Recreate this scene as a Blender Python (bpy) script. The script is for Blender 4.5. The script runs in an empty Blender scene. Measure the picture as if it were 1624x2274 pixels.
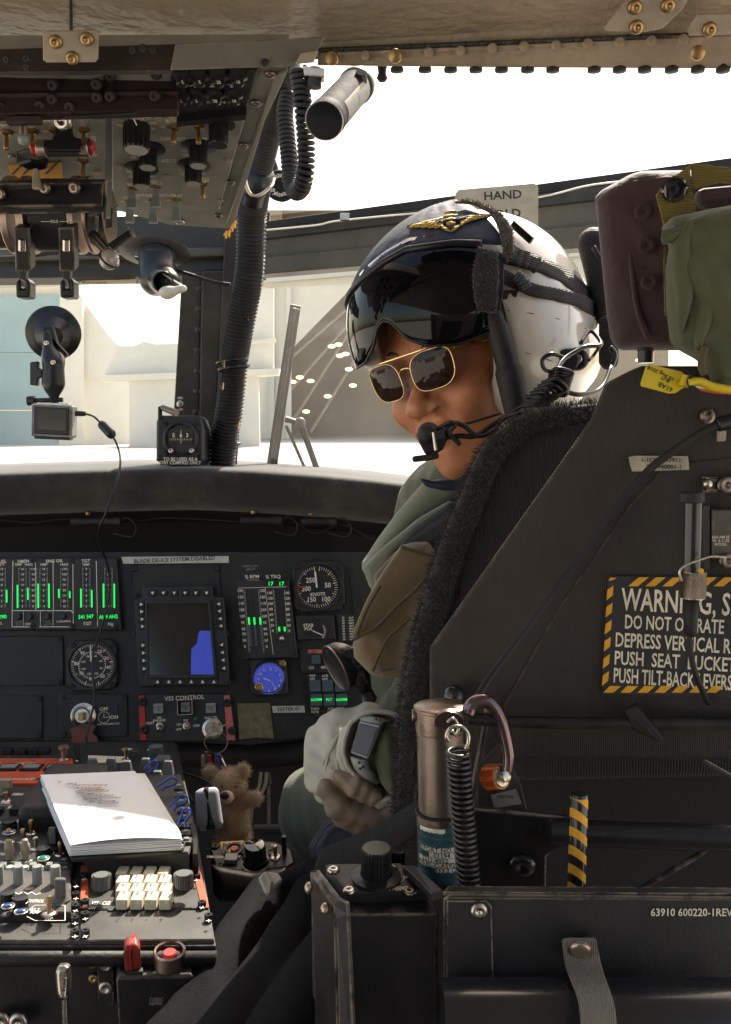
import bpy, math, random
import numpy as np
from mathutils import Matrix, Vector
random.seed(7); np.random.seed(7)
SC = bpy.context.scene
COL = SC.collection
# ------------------------------------------------------------ camera
FPX, CX, CY, EYE = 2200.0, 812.0, 1137.0, 1.9
PITCH = math.atan(197.0/2200.0)
cd = bpy.data.cameras.new('camera'); cam = bpy.data.objects.new('camera', cd); COL.objects.link(cam)
cam.location = (0, 0, EYE); cam.rotation_euler = (math.pi/2-PITCH, 0, 0)
cd.sensor_fit = 'VERTICAL'; cd.sensor_height = 36; cd.lens = 36*FPX/2274.0
cd.clip_start = 0.02; cd.clip_end = 5000
SC.camera = cam
# ------------------------------------------------------------ light
SUN = Vector((0.2208, 0.6412, 0.735)).normalized()       # towards the sun
w = bpy.data.worlds.new('World'); SC.world = w; w.use_nodes = True
nt = w.node_tree; nt.nodes.clear()
sky = nt.nodes.new('ShaderNodeTexSky'); sky.sky_type = 'NISHITA'; sky.sun_disc = False
sky.sun_elevation = math.asin(SUN.z); sky.sun_rotation = math.atan2(SUN.x, SUN.y)
sky.air_density = 1.0; sky.dust_density = 3.0; sky.ozone_density = 1.0
bg = nt.nodes.new('ShaderNodeBackground'); bg.inputs[1].default_value = 0.15
ow = nt.nodes.new('ShaderNodeOutputWorld')
tint = nt.nodes.new('ShaderNodeMix'); tint.data_type = 'RGBA'; tint.blend_type = 'MULTIPLY'; tint.inputs[0].default_value = 1; tint.inputs[7].default_value = (1.0, .88, .72, 1)   # the photograph's warm white balance
nt.links.new(sky.outputs[0], tint.inputs[6]); nt.links.new(tint.outputs[2], bg.inputs[0]); nt.links.new(bg.outputs[0], ow.inputs[0])
sl = bpy.data.lights.new('sun', 'SUN'); sl.energy = 4.6; sl.angle = math.radians(0.5); sl.color = (1, .93, .82)
so = bpy.data.objects.new('sun', sl); COL.objects.link(so)
so.rotation_euler = (-SUN).to_track_quat('-Z', 'Y').to_euler()
vs = SC.view_settings; vs.view_transform = 'Standard'; vs.look = 'None'; vs.gamma = 1; vs.exposure = 1.42
try: vs.use_curve_mapping = False
except Exception: pass
SC.cycles.max_bounces = 8; SC.cycles.diffuse_bounces = 4; SC.cycles.transparent_max_bounces = 12
SC.cycles.sample_clamp_indirect = 6
# ------------------------------------------------------------ picture -> place helpers
cp, sp_ = math.cos(PITCH), math.sin(PITCH)
def ray(px, py):
    x = (px-CX)/FPX; z = -(py-CY)/FPX
    return Vector((x, cp+sp_*z, -sp_+cp*z))
EYEV = Vector((0, 0, EYE))
def P(px, py, d):
    r = ray(px, py); return EYEV + r*(d/r.y)
def S(d): return d/FPX            # metres per picture unit at distance d
class Plane:
    def __init__(s, o, n, u=(1, 0, 0)):
        s.o = Vector(o); s.n = Vector(n).normalized(); u = Vector(u)
        s.u = (u - s.n*u.dot(s.n)).normalized(); s.v = s.n.cross(s.u)
        if s.v.z < 0 and abs(s.v.z) > .3: pass
        s.R = Matrix((s.u, s.v, s.n)).transposed()
    def hit(s, px, py, lift=0):
        r = ray(px, py); t = (s.o+s.n*lift-EYEV).dot(s.n)/r.dot(s.n)
        return EYEV + r*t
    def xy(s, px, py, lift=0):
        q = s.hit(px, py, lift)-s.o; return (q.dot(s.u), q.dot(s.v))
    def M(s, px=None, py=None, rot=0, lift=0):
        o = s.o+s.n*lift if px is None else s.hit(px, py, lift)
        return Matrix.Translation(o) @ s.R.to_4x4() @ Matrix.Rotation(rot, 4, 'Z')
# ------------------------------------------------------------ materials
def mat(name, c, rough=.5, metal=0, bump=0, bs=400, mott=.18, ms=25, wear=None, wr=.0012, wn=60, wth=.5, coat=0, emit=None, es=1,
        spec=.5, wave=None, sheen=0, sss=0, streak=0, trans=0, alpha=1, ior=1.45, dust=0, bd=.002, spots=.735):
    m = bpy.data.materials.new(name); m.use_nodes = True
    t = m.node_tree; N = t.nodes; L = t.links; b = N['Principled BSDF']
    b.inputs['Base Color'].default_value = (*c, 1); b.inputs['Roughness'].default_value = rough
    b.inputs['Metallic'].default_value = metal; b.inputs['Specular IOR Level'].default_value = spec
    b.inputs['Coat Weight'].default_value = coat; b.inputs['IOR'].default_value = ior
    if coat: b.inputs['Coat Roughness'].default_value = .08
    if sheen: b.inputs['Sheen Weight'].default_value = sheen; b.inputs['Sheen Roughness'].default_value = .5
    if sss:
        b.inputs['Subsurface Weight'].default_value = sss; b.inputs['Subsurface Radius'].default_value = (.012, .004, .002); b.inputs['Subsurface Scale'].default_value = 1
    if emit: b.inputs['Emission Color'].default_value = (*emit, 1); b.inputs['Emission Strength'].default_value = es
    if trans: b.inputs['Transmission Weight'].default_value = trans
    b.inputs['Alpha'].default_value = alpha
    tc = N.new('ShaderNodeTexCoord'); col = None
    def noise(scale, det=3, r=.6):
        n = N.new('ShaderNodeTexNoise'); n.inputs['Scale'].default_value = scale; n.inputs['Detail'].default_value = det
        n.inputs['Roughness'].default_value = r; L.new(tc.outputs['Object'], n.inputs['Vector']); return n
    def mixc(f, a, bb):
        x = N.new('ShaderNodeMix'); x.data_type = 'RGBA'
        if hasattr(f, 'links'): L.new(f, x.inputs[0])
        else: x.inputs[0].default_value = f
        for v, i in ((a, 6), (bb, 7)):
            if isinstance(v, tuple): x.inputs[i].default_value = (*v, 1)
            else: L.new(v, x.inputs[i])
        return x.outputs[2]
    def ramp(src, a, bb):
        r = N.new('ShaderNodeMapRange'); r.inputs[1].default_value = a; r.inputs[2].default_value = bb
        L.new(src, r.inputs[0]); return r.outputs[0]
    if mott:
        n = noise(ms, 5); f = ramp(n.outputs['Fac'], .3, .7)
        col = mixc(f, tuple(x*(1-mott) for x in c), tuple(min(1, x*(1+mott)) for x in c))
        rr = N.new('ShaderNodeMapRange'); rr.inputs[3].default_value = max(.02, rough*(1-mott*.8)); rr.inputs[4].default_value = min(1, rough*(1+mott*.8))
        L.new(n.outputs['Fac'], rr.inputs[0]); L.new(rr.outputs[0], b.inputs['Roughness'])
    if dust:
        n = noise(9, 6, .7); f = ramp(n.outputs['Fac'], .45, .8)
        ml = N.new('ShaderNodeMath'); ml.operation = 'MULTIPLY'; ml.inputs[1].default_value = dust; L.new(f, ml.inputs[0])
        col = mixc(ml.outputs[0], col or c, (.16, .13, .10))
    if wear:
        bv = N.new('ShaderNodeBevel'); bv.inputs['Radius'].default_value = wr; bv.samples = 4
        ge = N.new('ShaderNodeNewGeometry'); d = N.new('ShaderNodeVectorMath'); d.operation = 'DOT_PRODUCT'
        L.new(bv.outputs[0], d.inputs[0]); L.new(ge.outputs['Normal'], d.inputs[1])
        e = ramp(d.outputs['Value'], .995, .9)
        n = noise(wn, 6, .7); f = ramp(n.outputs['Fac'], wth-.06, wth+.06)
        ml = N.new('ShaderNodeMath'); ml.operation = 'MULTIPLY'; L.new(e, ml.inputs[0]); L.new(f, ml.inputs[1])
        n2 = noise(wn*1.7, 8, .75); g = ramp(n2.outputs['Fac'], spots, spots+.025)
        mx = N.new('ShaderNodeMath'); mx.operation = 'MAXIMUM'; L.new(ml.outputs[0], mx.inputs[0]); L.new(g, mx.inputs[1])
        col = mixc(mx.outputs[0], col or c, wear)
    if col: L.new(col, b.inputs['Base Color'])
    hsrc = None
    if bump:
        n = noise(bs, 3); hsrc = n.outputs['Fac']
        bp = N.new('ShaderNodeBump'); bp.inputs['Strength'].default_value = bump; bp.inputs['Distance'].default_value = bd
        L.new(hsrc, bp.inputs['Height']); L.new(bp.outputs[0], b.inputs['Normal'])
    if wave:
        wv = N.new('ShaderNodeTexWave'); wv.inputs['Scale'].default_value = wave[0]; wv.inputs['Distortion'].default_value = wave[2] if len(wave) > 2 else .6
        wv.bands_direction = wave[3] if len(wave) > 3 else 'X'
        L.new(tc.outputs['Object'], wv.inputs['Vector'])
        b2 = N.new('ShaderNodeBump'); b2.inputs['Strength'].default_value = wave[1]; b2.inputs['Distance'].default_value = .002
        L.new(wv.outputs['Fac'], b2.inputs['Height'])
        if bump: L.new(bp.outputs[0], b2.inputs['Normal'])
        L.new(b2.outputs[0], b.inputs['Normal'])
    return m
MT = {}
def addm(k, *a, **kw): MT[k] = mat(k, *a, **kw)
TAN = (.22, .17, .11)
addm('black_paint', (.022, .021, .022), .45, bump=.25, bs=900, mott=.3, ms=14, dust=.10, wear=(.30, .24, .18))
addm('panel_black', (.012, .0115, .0115), .5, bump=.2, bs=1200, mott=.25, ms=20, dust=.12, wear=(.16, .14, .12), wth=.56)
addm('bezel_black', (.018, .018, .0185), .42, bump=.2, bs=1500, mott=.2, ms=30, dust=.08, wear=(.22, .2, .18), wth=.58, wr=.0007)
addm('overhead_grey', (.235, .225, .185), .48, bump=.15, bs=1500, mott=.15, ms=20, dust=.2, wear=(.4, .34, .26), wth=.58, wr=.0008)
addm('plastic_black', (.012, .012, .013), .33, mott=.2, ms=60)
addm('knob_black', (.017, .017, .018), .30, mott=.2, ms=80, bump=.1, bs=800)
addm('knob_grey', (.12, .12, .115), .38, mott=.15, ms=60)
addm('rubber', (.013, .0115, .0105), .6, mott=.25, ms=40, bump=.3, bs=300, dust=.15)
addm('steel', (.55, .5, .44), .28, 1, mott=.25, ms=60, bump=.05, bs=600)
addm('dark_steel', (.24, .19, .155), .34, 1, mott=.3, ms=30, bump=.12, bs=500)
addm('brass', (.42, .28, .13), .42, 1, mott=.3, ms=80)
addm('alu_brown', (.50, .39, .31), .33, 1, mott=.2, ms=25, bump=.15, bs=700, wave=(6, .05, 8))
addm('white_print', (.85, .80, .68), .6, mott=.1, ms=200)
addm('cream_print', (.80, .72, .57), .6, mott=.2, ms=120)
addm('dim_print', (.20, .19, .17), .6, mott=.2, ms=120)
addm('glow_green', (.0, .25, .03), .5, emit=(.01, 1, .12), es=.40)
addm('red_paint', (.42, .028, .02), .4, mott=.15, ms=40)
addm('orange_red', (.55, .085, .03), .45, mott=.15, ms=30, bump=.1, bs=800)
addm('pink_paint', (.52, .12, .12), .45, mott=.12, ms=40)
addm('hazard_yellow', (.80, .38, .03), .5, mott=.15, ms=60)
addm('glass_dark', (.006, .006, .008), .05, mott=0, coat=1)
addm('white_plastic', (.72, .71, .66), .35, mott=.05, ms=40)
addm('key_cream', (.72, .64, .46), .4, mott=.06, ms=50)
addm('paper', (.80, .79, .77), .85, mott=.02, ms=60)
addm('blue_plastic', (.01, .05, .42), .22, mott=0, coat=.5)
addm('ceiling_tan', (.34, .272, .19), .42, bump=.9, bs=26, bd=.012, mott=.25, ms=9, spots=.70, dust=.25, wear=(.35, .28, .2), wth=.6)
addm('frame_olive', (.090, .080, .060), .5, bump=.15, bs=200, mott=.3, ms=12, dust=.35, wear=(.4, .32, .24), wth=.6)
addm('frame_dark', (.030, .028, .025), .5, bump=.2, bs=300, mott=.3, ms=12, dust=.3, wear=(.30, .26, .2), wth=.62)
addm('bracket', (.33, .28, .21), .45, .2, bump=.15, bs=300, mott=.2, ms=40, wear=(.45, .38, .3), wth=.5)
# ------------------------------------------------------------ mesh builder
class MB:
    def __init__(s): s.v = []; s.f = []; s.m = []; s.sm = []; s.cur = 0; s.smooth = False
    def add(s, vs, fs, M=None):
        o = len(s.v)
        if M is not None: vs = [M @ Vector(v) for v in vs]
        s.v.extend([tuple(v) for v in vs])
        for f in fs: s.f.append([i+o for i in f]); s.m.append(s.cur); s.sm.append(s.smooth)
        return s
    def box(s, c, d, M=None, ch=0):
        x, y, z = [k/2 for k in d]; cx, cy, cz = c
        if ch <= 0:
            vs = [(cx+a*x, cy+b*y, cz+e*z) for a in (-1, 1) for b in (-1, 1) for e in (-1, 1)]
            return s.add(vs, [(0, 1, 3, 2), (4, 6, 7, 5), (0, 4, 5, 1), (2, 3, 7, 6), (0, 2, 6, 4), (1, 5, 7, 3)], M)
        ch = min(ch, x*.9, y*.9)
        pts = [(-x, -y+ch), (-x+ch, -y), (x-ch, -y), (x, -y+ch), (x, y-ch), (x-ch, y), (-x+ch, y), (-x, y-ch)]
        M2 = Matrix.Translation((cx, cy, cz-z)) if M is None else M @ Matrix.Translation((cx, cy, cz-z))
        return s.prism(pts, 0, 2*z, M2, min(ch, z)*.6)
    def prism(s, pts, z0, z1, M=None, ch=0):
        """polygon (local xy) extruded z0..z1, optional chamfer on the z1 side"""
        n = len(pts); A = sum(pts[i][0]*pts[(i+1) % n][1]-pts[(i+1) % n][0]*pts[i][1] for i in range(n))
        if A < 0: pts = pts[::-1]
        rings = [[(p[0], p[1], z0) for p in pts]]
        if ch > 0:
            rings.append([(p[0], p[1], z1-ch) for p in pts]); rings.append([(q[0], q[1], z1) for q in inset(pts, ch)])
        else: rings.append([(p[0], p[1], z1) for p in pts])
        vs = [p for r in rings for p in r]; fs = [list(range(n))[::-1]]
        for k in range(len(rings)-1):
            for i in range(n):
                j = (i+1) % n; fs.append((k*n+i, k*n+j, (k+1)*n+j, (k+1)*n+i))
        fs.append([(len(rings)-1)*n+i for i in range(n)])
        return s.add(vs, fs, M)
    def lathe(s, prof, seg=24, M=None, cap=True):
        vs = []; fs = []; k = len(prof)
        for i in range(seg):
            a = 2*math.pi*i/seg
            for r, z in prof: vs.append((r*math.cos(a), r*math.sin(a), z))
        for i in range(seg):
            j = (i+1) % seg
            for q in range(k-1): fs.append((i*k+q, j*k+q, j*k+q+1, i*k+q+1))
        if cap:
            if prof[0][0] > 1e-6: fs.append([i*k for i in range(seg)][::-1])
            if prof[-1][0] > 1e-6: fs.append([i*k+k-1 for i in range(seg)])
        return s.add(vs, fs, M)
    def cyl(s, a, b, r0, r1=None, seg=16):
        a = Vector(a); b = Vector(b); r1 = r0 if r1 is None else r1; d = b-a
        M = Matrix.Translation(a) @ d.to_track_quat('Z', 'Y').to_matrix().to_4x4()
        return s.lathe([(r0, 0), (r1, d.length)], seg, M)
    def ring(s, R, r, seg=32, ts=8, M=None, a0=0, a1=2*math.pi, sy=1):
        full = abs(a1-a0-2*math.pi) < 1e-6; n = seg if full else seg+1
        pts = [(R*math.cos(a0+(a1-a0)*i/seg), R*sy*math.sin(a0+(a1-a0)*i/seg), 0) for i in range(n)]
        return s.tube(pts, r, ts, closed=full, M=M)
    def tube(s, pts, r, ts=8, closed=False, M=None, flat=None):
        pts = [Vector(p) for p in pts]; n = len(pts)
        rs = r if isinstance(r, (list, tuple)) else [r]*n
        T = []
        for i in range(n):
            a = pts[(i-1) % n] if (closed or i > 0) else pts[i]; b = pts[(i+1) % n] if (closed or i < n-1) else pts[i]
            T.append((b-a).normalized() if (b-a).length > 1e-9 else Vector((0, 0, 1)))
        up = Vector((0, 0, 1)) if abs(T[0].z) < .9 else Vector((1, 0, 0))
        nrm = (up - T[0]*up.dot(T[0])).normalized(); vs = []
        for i in range(n):
            nrm = (nrm - T[i]*nrm.dot(T[i])); nrm = nrm.normalized() if nrm.length > 1e-6 else Vector((1, 0, 0))
            bi = T[i].cross(nrm)
            for k in range(ts):
                a = 2*math.pi*k/ts; fx = flat or 1
                vs.append(pts[i]+nrm*(rs[i]*math.cos(a))+bi*(rs[i]*fx*math.sin(a)))
        fs = []
        for i in range(n if closed else n-1):
            j = (i+1) % n
            for k in range(ts):
                q = (k+1) % ts; fs.append((i*ts+k, i*ts+q, j*ts+q, j*ts+k))
        if not closed: fs.append(list(range(ts))[::-1]); fs.append([(n-1)*ts+k for k in range(ts)])
        return s.add(vs, fs, M)
    def grid(s, G, closed_u=False):
        """G[i][j] points"""
        n, m = len(G), len(G[0]); fs = []
        for i in range(n-1 if not closed_u else n):
            for j in range(m-1): a = (i+1) % n; fs.append((i*m+j, a*m+j, a*m+j+1, i*m+j+1))
        return s.add([p for r in G for p in r], fs)
    def sphere(s, c, r, seg=16, rings=10, sc=(1, 1, 1), M=None):
        prof = [(math.sin(math.pi*i/rings)*r, -math.cos(math.pi*i/rings)*r) for i in range(rings+1)]
        prof[0] = (0, -r); prof[-1] = (0, r)
        m2 = Matrix.Translation(c) @ Matrix.Diagonal((*sc, 1))
        return s.lathe(prof, seg, m2 if M is None else M @ m2)
    def text(s, t, M, h=.004, align='CENTER', sx=1):
        me = textmesh(t, align); k = h/.7
        MM = M @ Matrix.Diagonal((k*sx, k, k, 1))
        return s.add([MM @ v.co for v in me.vertices], [list(p.vertices) for p in me.polygons])
    def mesh(s, name):
        me = bpy.data.meshes.new(name); me.from_pydata(s.v, [], s.f)
        me.polygons.foreach_set('material_index', s.m); me.polygons.foreach_set('use_smooth', s.sm); me.update(); return me
def inset(pts, d):
    n = len(pts); out = []
    for i in range(n):
        a, b, c = Vector(pts[i-1][:2]), Vector(pts[i][:2]), Vector(pts[(i+1) % n][:2])
        e1 = (b-a).normalized(); e2 = (c-b).normalized(); n1 = Vector((-e1.y, e1.x)); n2 = Vector((-e2.y, e2.x))
        m = n1+n2; m = m/max(.3, m.dot(m)/2) if m.length > 1e-6 else n1
        out.append(tuple(b+m*d*1.0))
    return out
_tm = {}
def textmesh(t, align):
    k = (t, align)
    if k not in _tm:
        cu = bpy.data.curves.new('lettering', 'FONT'); cu.body = t; cu.align_x = align; cu.align_y = 'CENTER'; cu.resolution_u = 2; cu.offset = .016
        ob = bpy.data.objects.new('lettering', cu); _tm[k] = bpy.data.meshes.new_from_object(ob); bpy.data.objects.remove(ob)
    return _tm[k]
WM = {}
def reg(o, parent, M):
    M = M or Matrix.Identity(4)
    if parent: o.parent = parent; o.matrix_basis = WM[parent.name].inverted() @ M
    else: o.matrix_basis = M
    WM[o.name] = M; COL.objects.link(o); return o
def part(name, mb, mats, parent=None, M=None, bev=0, smooth=None, sub=0, label=None, solid=0, seg=2):
    me = mb if isinstance(mb, bpy.types.Mesh) else mb.mesh(name)
    if not me.materials:
        for k in (mats if isinstance(mats, (list, tuple)) else [mats]): me.materials.append(MT[k] if isinstance(k, str) else k)
    o = bpy.data.objects.new(name, me)
    if smooth: me.polygons.foreach_set('use_smooth', [True]*len(me.polygons))
    if smooth == 'auto':
        md = None
        try: me.set_sharp_from_angle(angle=math.radians(35))
        except Exception: pass
    if solid: md = o.modifiers.new('solid', 'SOLIDIFY'); md.thickness = solid; md.offset = 0
    if bev: md = o.modifiers.new('bevel', 'BEVEL'); md.width = bev; md.segments = seg; md.limit_method = 'ANGLE'; md.angle_limit = math.radians(40)
    if sub: md = o.modifiers.new('sub', 'SUBSURF'); md.levels = sub; md.render_levels = sub
    if label: o['label'] = label
    return reg(o, parent, M)
def stuff(o): o['kind'] = 'stuff'; return o
def thing(name, label, cat, at, group=None):
    o = bpy.data.objects.new(name, None); o.empty_display_size = .05
    o['label'] = label; o['category'] = cat
    if group: o['group'] = group
    return reg(o, None, Matrix.Translation(at))
def tag(o, label, cat, group=None):
    o['label'] = label; o['category'] = cat
    if group: o['group'] = group
    return o
def struct(name, mb, mats, **k):
    o = part(name, mb, mats, **k); o['kind'] = 'structure'; return o
def resample(pts, n):
    pts = [Vector(p) for p in pts]; d = [0]
    for a, b in zip(pts, pts[1:]): d.append(d[-1]+(b-a).length)
    out = []; j = 0
    for i in range(n):
        t = d[-1]*i/(n-1)
        while j < len(d)-2 and d[j+1] < t: j += 1
        f = (t-d[j])/max(1e-9, d[j+1]-d[j]); out.append(pts[j].lerp(pts[j+1], max(0, min(1, f))))
    return out
def spline(pts, n=8, closed=False):
    """Catmull-Rom through points"""
    pts = [Vector(p) for p in pts]; out = []; m = len(pts)
    for i in range(m if closed else m-1):
        p1, p2 = pts[i], pts[(i+1) % m]
        p0 = pts[i-1] if (closed or i > 0) else p1*2-p2; p3 = pts[(i+2) % m] if (closed or i < m-2) else p2*2-p1
        for k in range(n):
            t = k/n; out.append(.5*((2*p1)+(p2-p0)*t+(2*p0-5*p1+4*p2-p3)*t*t+(3*p1-p0-3*p2+p3)*t**3))
    if not closed: out.append(pts[-1])
    return out
# ------------------------------------------------------------ signed-distance sculpting
def ell(X, Y, Z, c, r, R=None):
    x, y, z = X-c[0], Y-c[1], Z-c[2]
    if R is not None: x, y, z = (R[0][0]*x+R[1][0]*y+R[2][0]*z, R[0][1]*x+R[1][1]*y+R[2][1]*z, R[0][2]*x+R[1][2]*y+R[2][2]*z)
    k0 = np.sqrt((x/r[0])**2+(y/r[1])**2+(z/r[2])**2); k1 = np.sqrt((x/r[0]**2)**2+(y/r[1]**2)**2+(z/r[2]**2)**2)
    return k0*(k0-1)/np.maximum(k1, 1e-6)
def cap(X, Y, Z, a, b, ra, rb=None):
    rb = ra if rb is None else rb; a = np.array(a); b = np.array(b); d = b-a; L = max(float(d@d), 1e-12)
    t = np.clip(((X-a[0])*d[0]+(Y-a[1])*d[1]+(Z-a[2])*d[2])/L, 0, 1)
    return np.sqrt((X-a[0]-t*d[0])**2+(Y-a[1]-t*d[1])**2+(Z-a[2]-t*d[2])**2)-(ra+(rb-ra)*t)
def rbox(X, Y, Z, M, h, r):
    Mi = M.inverted(); q = [np.abs(Mi[i][0]*X+Mi[i][1]*Y+Mi[i][2]*Z+Mi[i][3])-(h[i]-r) for i in range(3)]
    return np.sqrt(sum(np.maximum(a, 0)**2 for a in q))+np.minimum(np.maximum(np.maximum(q[0], q[1]), q[2]), 0)-r
def smin(a, b, k):
    h = np.maximum(k-np.abs(a-b), 0)/k; return np.minimum(a, b)-h*h*k*.25
def smax(a, b, k): return -smin(-a, -b, k)
def nets(f, lo, hi, h):
    lo = np.array(lo, float); n = [int(math.ceil((hi[i]-lo[i])/h))+1 for i in range(3)]
    ax = [np.float32(lo[i])+np.float32(h)*np.arange(n[i], dtype=np.float32) for i in range(3)]
    X, Y, Z = np.meshgrid(*ax, indexing='ij', sparse=True); V = f(X, Y, Z).astype(np.float32)
    V[0] = V[-1] = .01; V[:, 0] = V[:, -1] = .01; V[:, :, 0] = V[:, :, -1] = .01
    I = V < 0; c = np.zeros([k-1 for k in n], np.int8)
    offs = [(a, b, e) for a in (0, 1) for b in (0, 1) for e in (0, 1)]
    sl_ = lambda A, o: A[o[0]:A.shape[0]-1+o[0], o[1]:A.shape[1]-1+o[1], o[2]:A.shape[2]-1+o[2]]
    for o in offs: c += sl_(I, o)
    act = (c > 0) & (c < 8); idx = np.argwhere(act); ids = -np.ones(act.shape, np.int64); ids[act] = np.arange(len(idx))
    corner = {o: V[idx[:, 0]+o[0], idx[:, 1]+o[1], idx[:, 2]+o[2]] for o in offs}
    pos = np.zeros((len(idx), 3)); cnt = np.zeros(len(idx))
    for a in offs:
        for k in range(3):
            if a[k] == 0:
                b = list(a); b[k] = 1; b = tuple(b); va, vb = corner[a], corner[b]; m = (va < 0) != (vb < 0)
                t = np.where(m, va/np.where(m, va-vb, 1), 0)
                p = np.array(a, float)[None]+t[:, None]*np.eye(3)[k][None]
                pos += p*m[:, None]; cnt += m
    verts = lo+h*(idx+pos/cnt[:, None]); F = []
    for k in range(3):
        sa = [slice(None)]*3; sb = [slice(None)]*3; sa[k] = slice(0, -1); sb[k] = slice(1, None)
        A, B = I[tuple(sa)], I[tuple(sb)]; e = np.argwhere(A != B); k1, k2 = (k+1) % 3, (k+2) % 3
        e = e[(e[:, k1] > 0) & (e[:, k2] > 0) & (e[:, k1] < n[k1]-1) & (e[:, k2] < n[k2]-1)]
        fl = A[e[:, 0], e[:, 1], e[:, 2]]
        def q(d1, d2):
            g = e.copy(); g[:, k1] -= d1; g[:, k2] -= d2; return ids[g[:, 0], g[:, 1], g[:, 2]]
        Q = np.stack([q(1, 1), q(0, 1), q(0, 0), q(1, 0)], 1); Q[~fl] = Q[~fl][:, ::-1]; F.append(Q)
    F = np.concatenate(F); F = F[(F >= 0).all(1)]
    me = bpy.data.meshes.new('sculpt'); me.vertices.add(len(verts)); me.vertices.foreach_set('co', verts.astype(np.float32).ravel())
    me.loops.add(len(F)*4); me.loops.foreach_set('vertex_index', F.astype(np.int32).ravel())
    me.polygons.add(len(F)); me.polygons.foreach_set('loop_start', np.arange(0, len(F)*4, 4, dtype=np.int32))
    me.polygons.foreach_set('use_smooth', np.ones(len(F), bool)); me.update(calc_edges=True); me.validate(); return me
# ============================================================ OUTSIDE
addm('concrete', (.42, .40, .36), .9, mott=.08, ms=.4)
addm('white_metal_wall', (.66, .63, .56), .6, mott=.05, ms=.5, wave=(.8, .6, 0))
addm('cream_trim', (.70, .66, .56), .6, mott=.05, ms=.5)
addm('teal_door', (.21, .36, .38), .55, mott=.08, ms=.3)
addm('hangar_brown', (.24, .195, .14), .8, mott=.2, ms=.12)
addm('truss', (.42, .37, .29), .6, mott=.1, ms=.5)
addm('hangar_lamp', (.8, .7, .5), .5, emit=(1, .62, .28), es=1.3, mott=0)
GY = 0.0
def facade(mb, pts, d, th=.6):
    """wall of thickness th whose front face stands at distance d, outline in picture units"""
    v = [P(x, y, d) for x, y in pts]; n = len(v); A = sum(v[i].x*v[(i+1) % n].z-v[(i+1) % n].x*v[i].z for i in range(n))
    if A < 0: v = v[::-1]
    b = [p+Vector((0, th, 0)) for p in v]
    fs = [list(range(n))]+[[n+i for i in range(n)][::-1]]+[(i, i+n, (i+1) % n+n, (i+1) % n) for i in range(n)]
    mb.add(v+b, [f[::-1] if k > 1 else f for k, f in enumerate(fs)]); return mb
g = MB(); g.add([(-1500, -300, 0), (1500, -300, 0), (1500, 2500, 0), (-1500, 2500, 0)], [(0, 1, 2, 3)])
struct('ground', g, 'concrete')
yb = 1034
# left hangar with teal door, annex
L1 = thing('hangar_building', 'pale corrugated hangar with a tall teal sliding door, seen through the left windshield', 'building', P(200, yb, 90))
part('wall', facade(facade(MB(), [(-260, 600), (150, 618), (240, 742), (262, 766), (262, 840), (-260, 840)], 90.6), [(180, 832), (290, 832), (290, yb+6), (180, yb+6)], 91), 'white_metal_wall', L1)
for k in range(3):
    y0, y1 = 656+k*128, 656+(k+1)*128-1.5
    part('door_panel', facade(MB(), [(-140, y0), (133, y0), (131, y1), (-140, y1)], 89.8, .3), 'teal_door', L1)
part('post', facade(MB(), [(133, 640), (183, 660), (183, yb+6), (131, yb+6)], 89.6), 'cream_trim', L1)
part('eave', facade(MB(), [(-260, 606), (150, 606), (160, 632), (-260, 640)], 89.2, 1), 'cream_trim', L1)
L2 = thing('annex_building', 'low white annex with a ledge, between the teal door and the centre post', 'building', P(400, yb, 80))
part('wall', facade(MB(), [(262, 768), (300, 768), (320, 758), (345, 764), (460, 762), (575, 640), (608, 640), (608, 832), (232, 832)], 82), 'white_metal_wall', L2)
part('ledge', facade(MB(), [(225, 834), (620, 818), (620, 832), (225, 848)], 80.5, 2.2), 'cream_trim', L2)
part('lower_wall', facade(MB(), [(287, 846), (574, 834), (578, yb+6), (287, yb+6)], 81.4), 'white_metal_wall', L2)
part('cap', facade(MB(), [(455, 764), (612, 752), (612, 760), (455, 772)], 81, .4), 'cream_trim', L2)
# right hangar, open and dark inside
H = thing('open_hangar', 'big cream hangar standing open with lit lamps under a dark roof, behind the wiper', 'building', P(1000, 975, 119))
part('front_wall', facade(facade(MB(), [(540, 606), (1750, 500), (1750, 620), (780, 640), (648, 775), (640, 974), (540, 974)], 119),
     [(1700, 500), (1900, 480), (1900, 974), (1700, 974)], 119), 'cream_trim', H)
for x0 in (598, 636): part('column', facade(MB(), [(x0, 640), (x0+11, 638), (x0+11, 974), (x0, 974)], 118.2, .6), 'white_metal_wall', H)
part('header', facade(MB(), [(560, 606), (1750, 500), (1750, 530), (560, 630)], 118, .8), 'white_metal_wall', H)
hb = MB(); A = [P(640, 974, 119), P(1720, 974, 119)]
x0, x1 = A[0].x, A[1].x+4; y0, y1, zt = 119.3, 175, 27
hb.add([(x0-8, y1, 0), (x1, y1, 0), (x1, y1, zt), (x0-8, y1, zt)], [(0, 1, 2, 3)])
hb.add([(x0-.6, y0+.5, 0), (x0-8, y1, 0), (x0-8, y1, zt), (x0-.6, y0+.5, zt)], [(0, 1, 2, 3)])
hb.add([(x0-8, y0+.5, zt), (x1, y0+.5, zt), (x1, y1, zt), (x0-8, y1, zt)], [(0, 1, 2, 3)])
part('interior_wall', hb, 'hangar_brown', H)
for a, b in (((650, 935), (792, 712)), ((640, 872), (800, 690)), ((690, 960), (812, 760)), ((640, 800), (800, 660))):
    part('truss', MB().tube([P(*a, 132), P(*b, 140)], .22, 6), 'truss', H)
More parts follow.
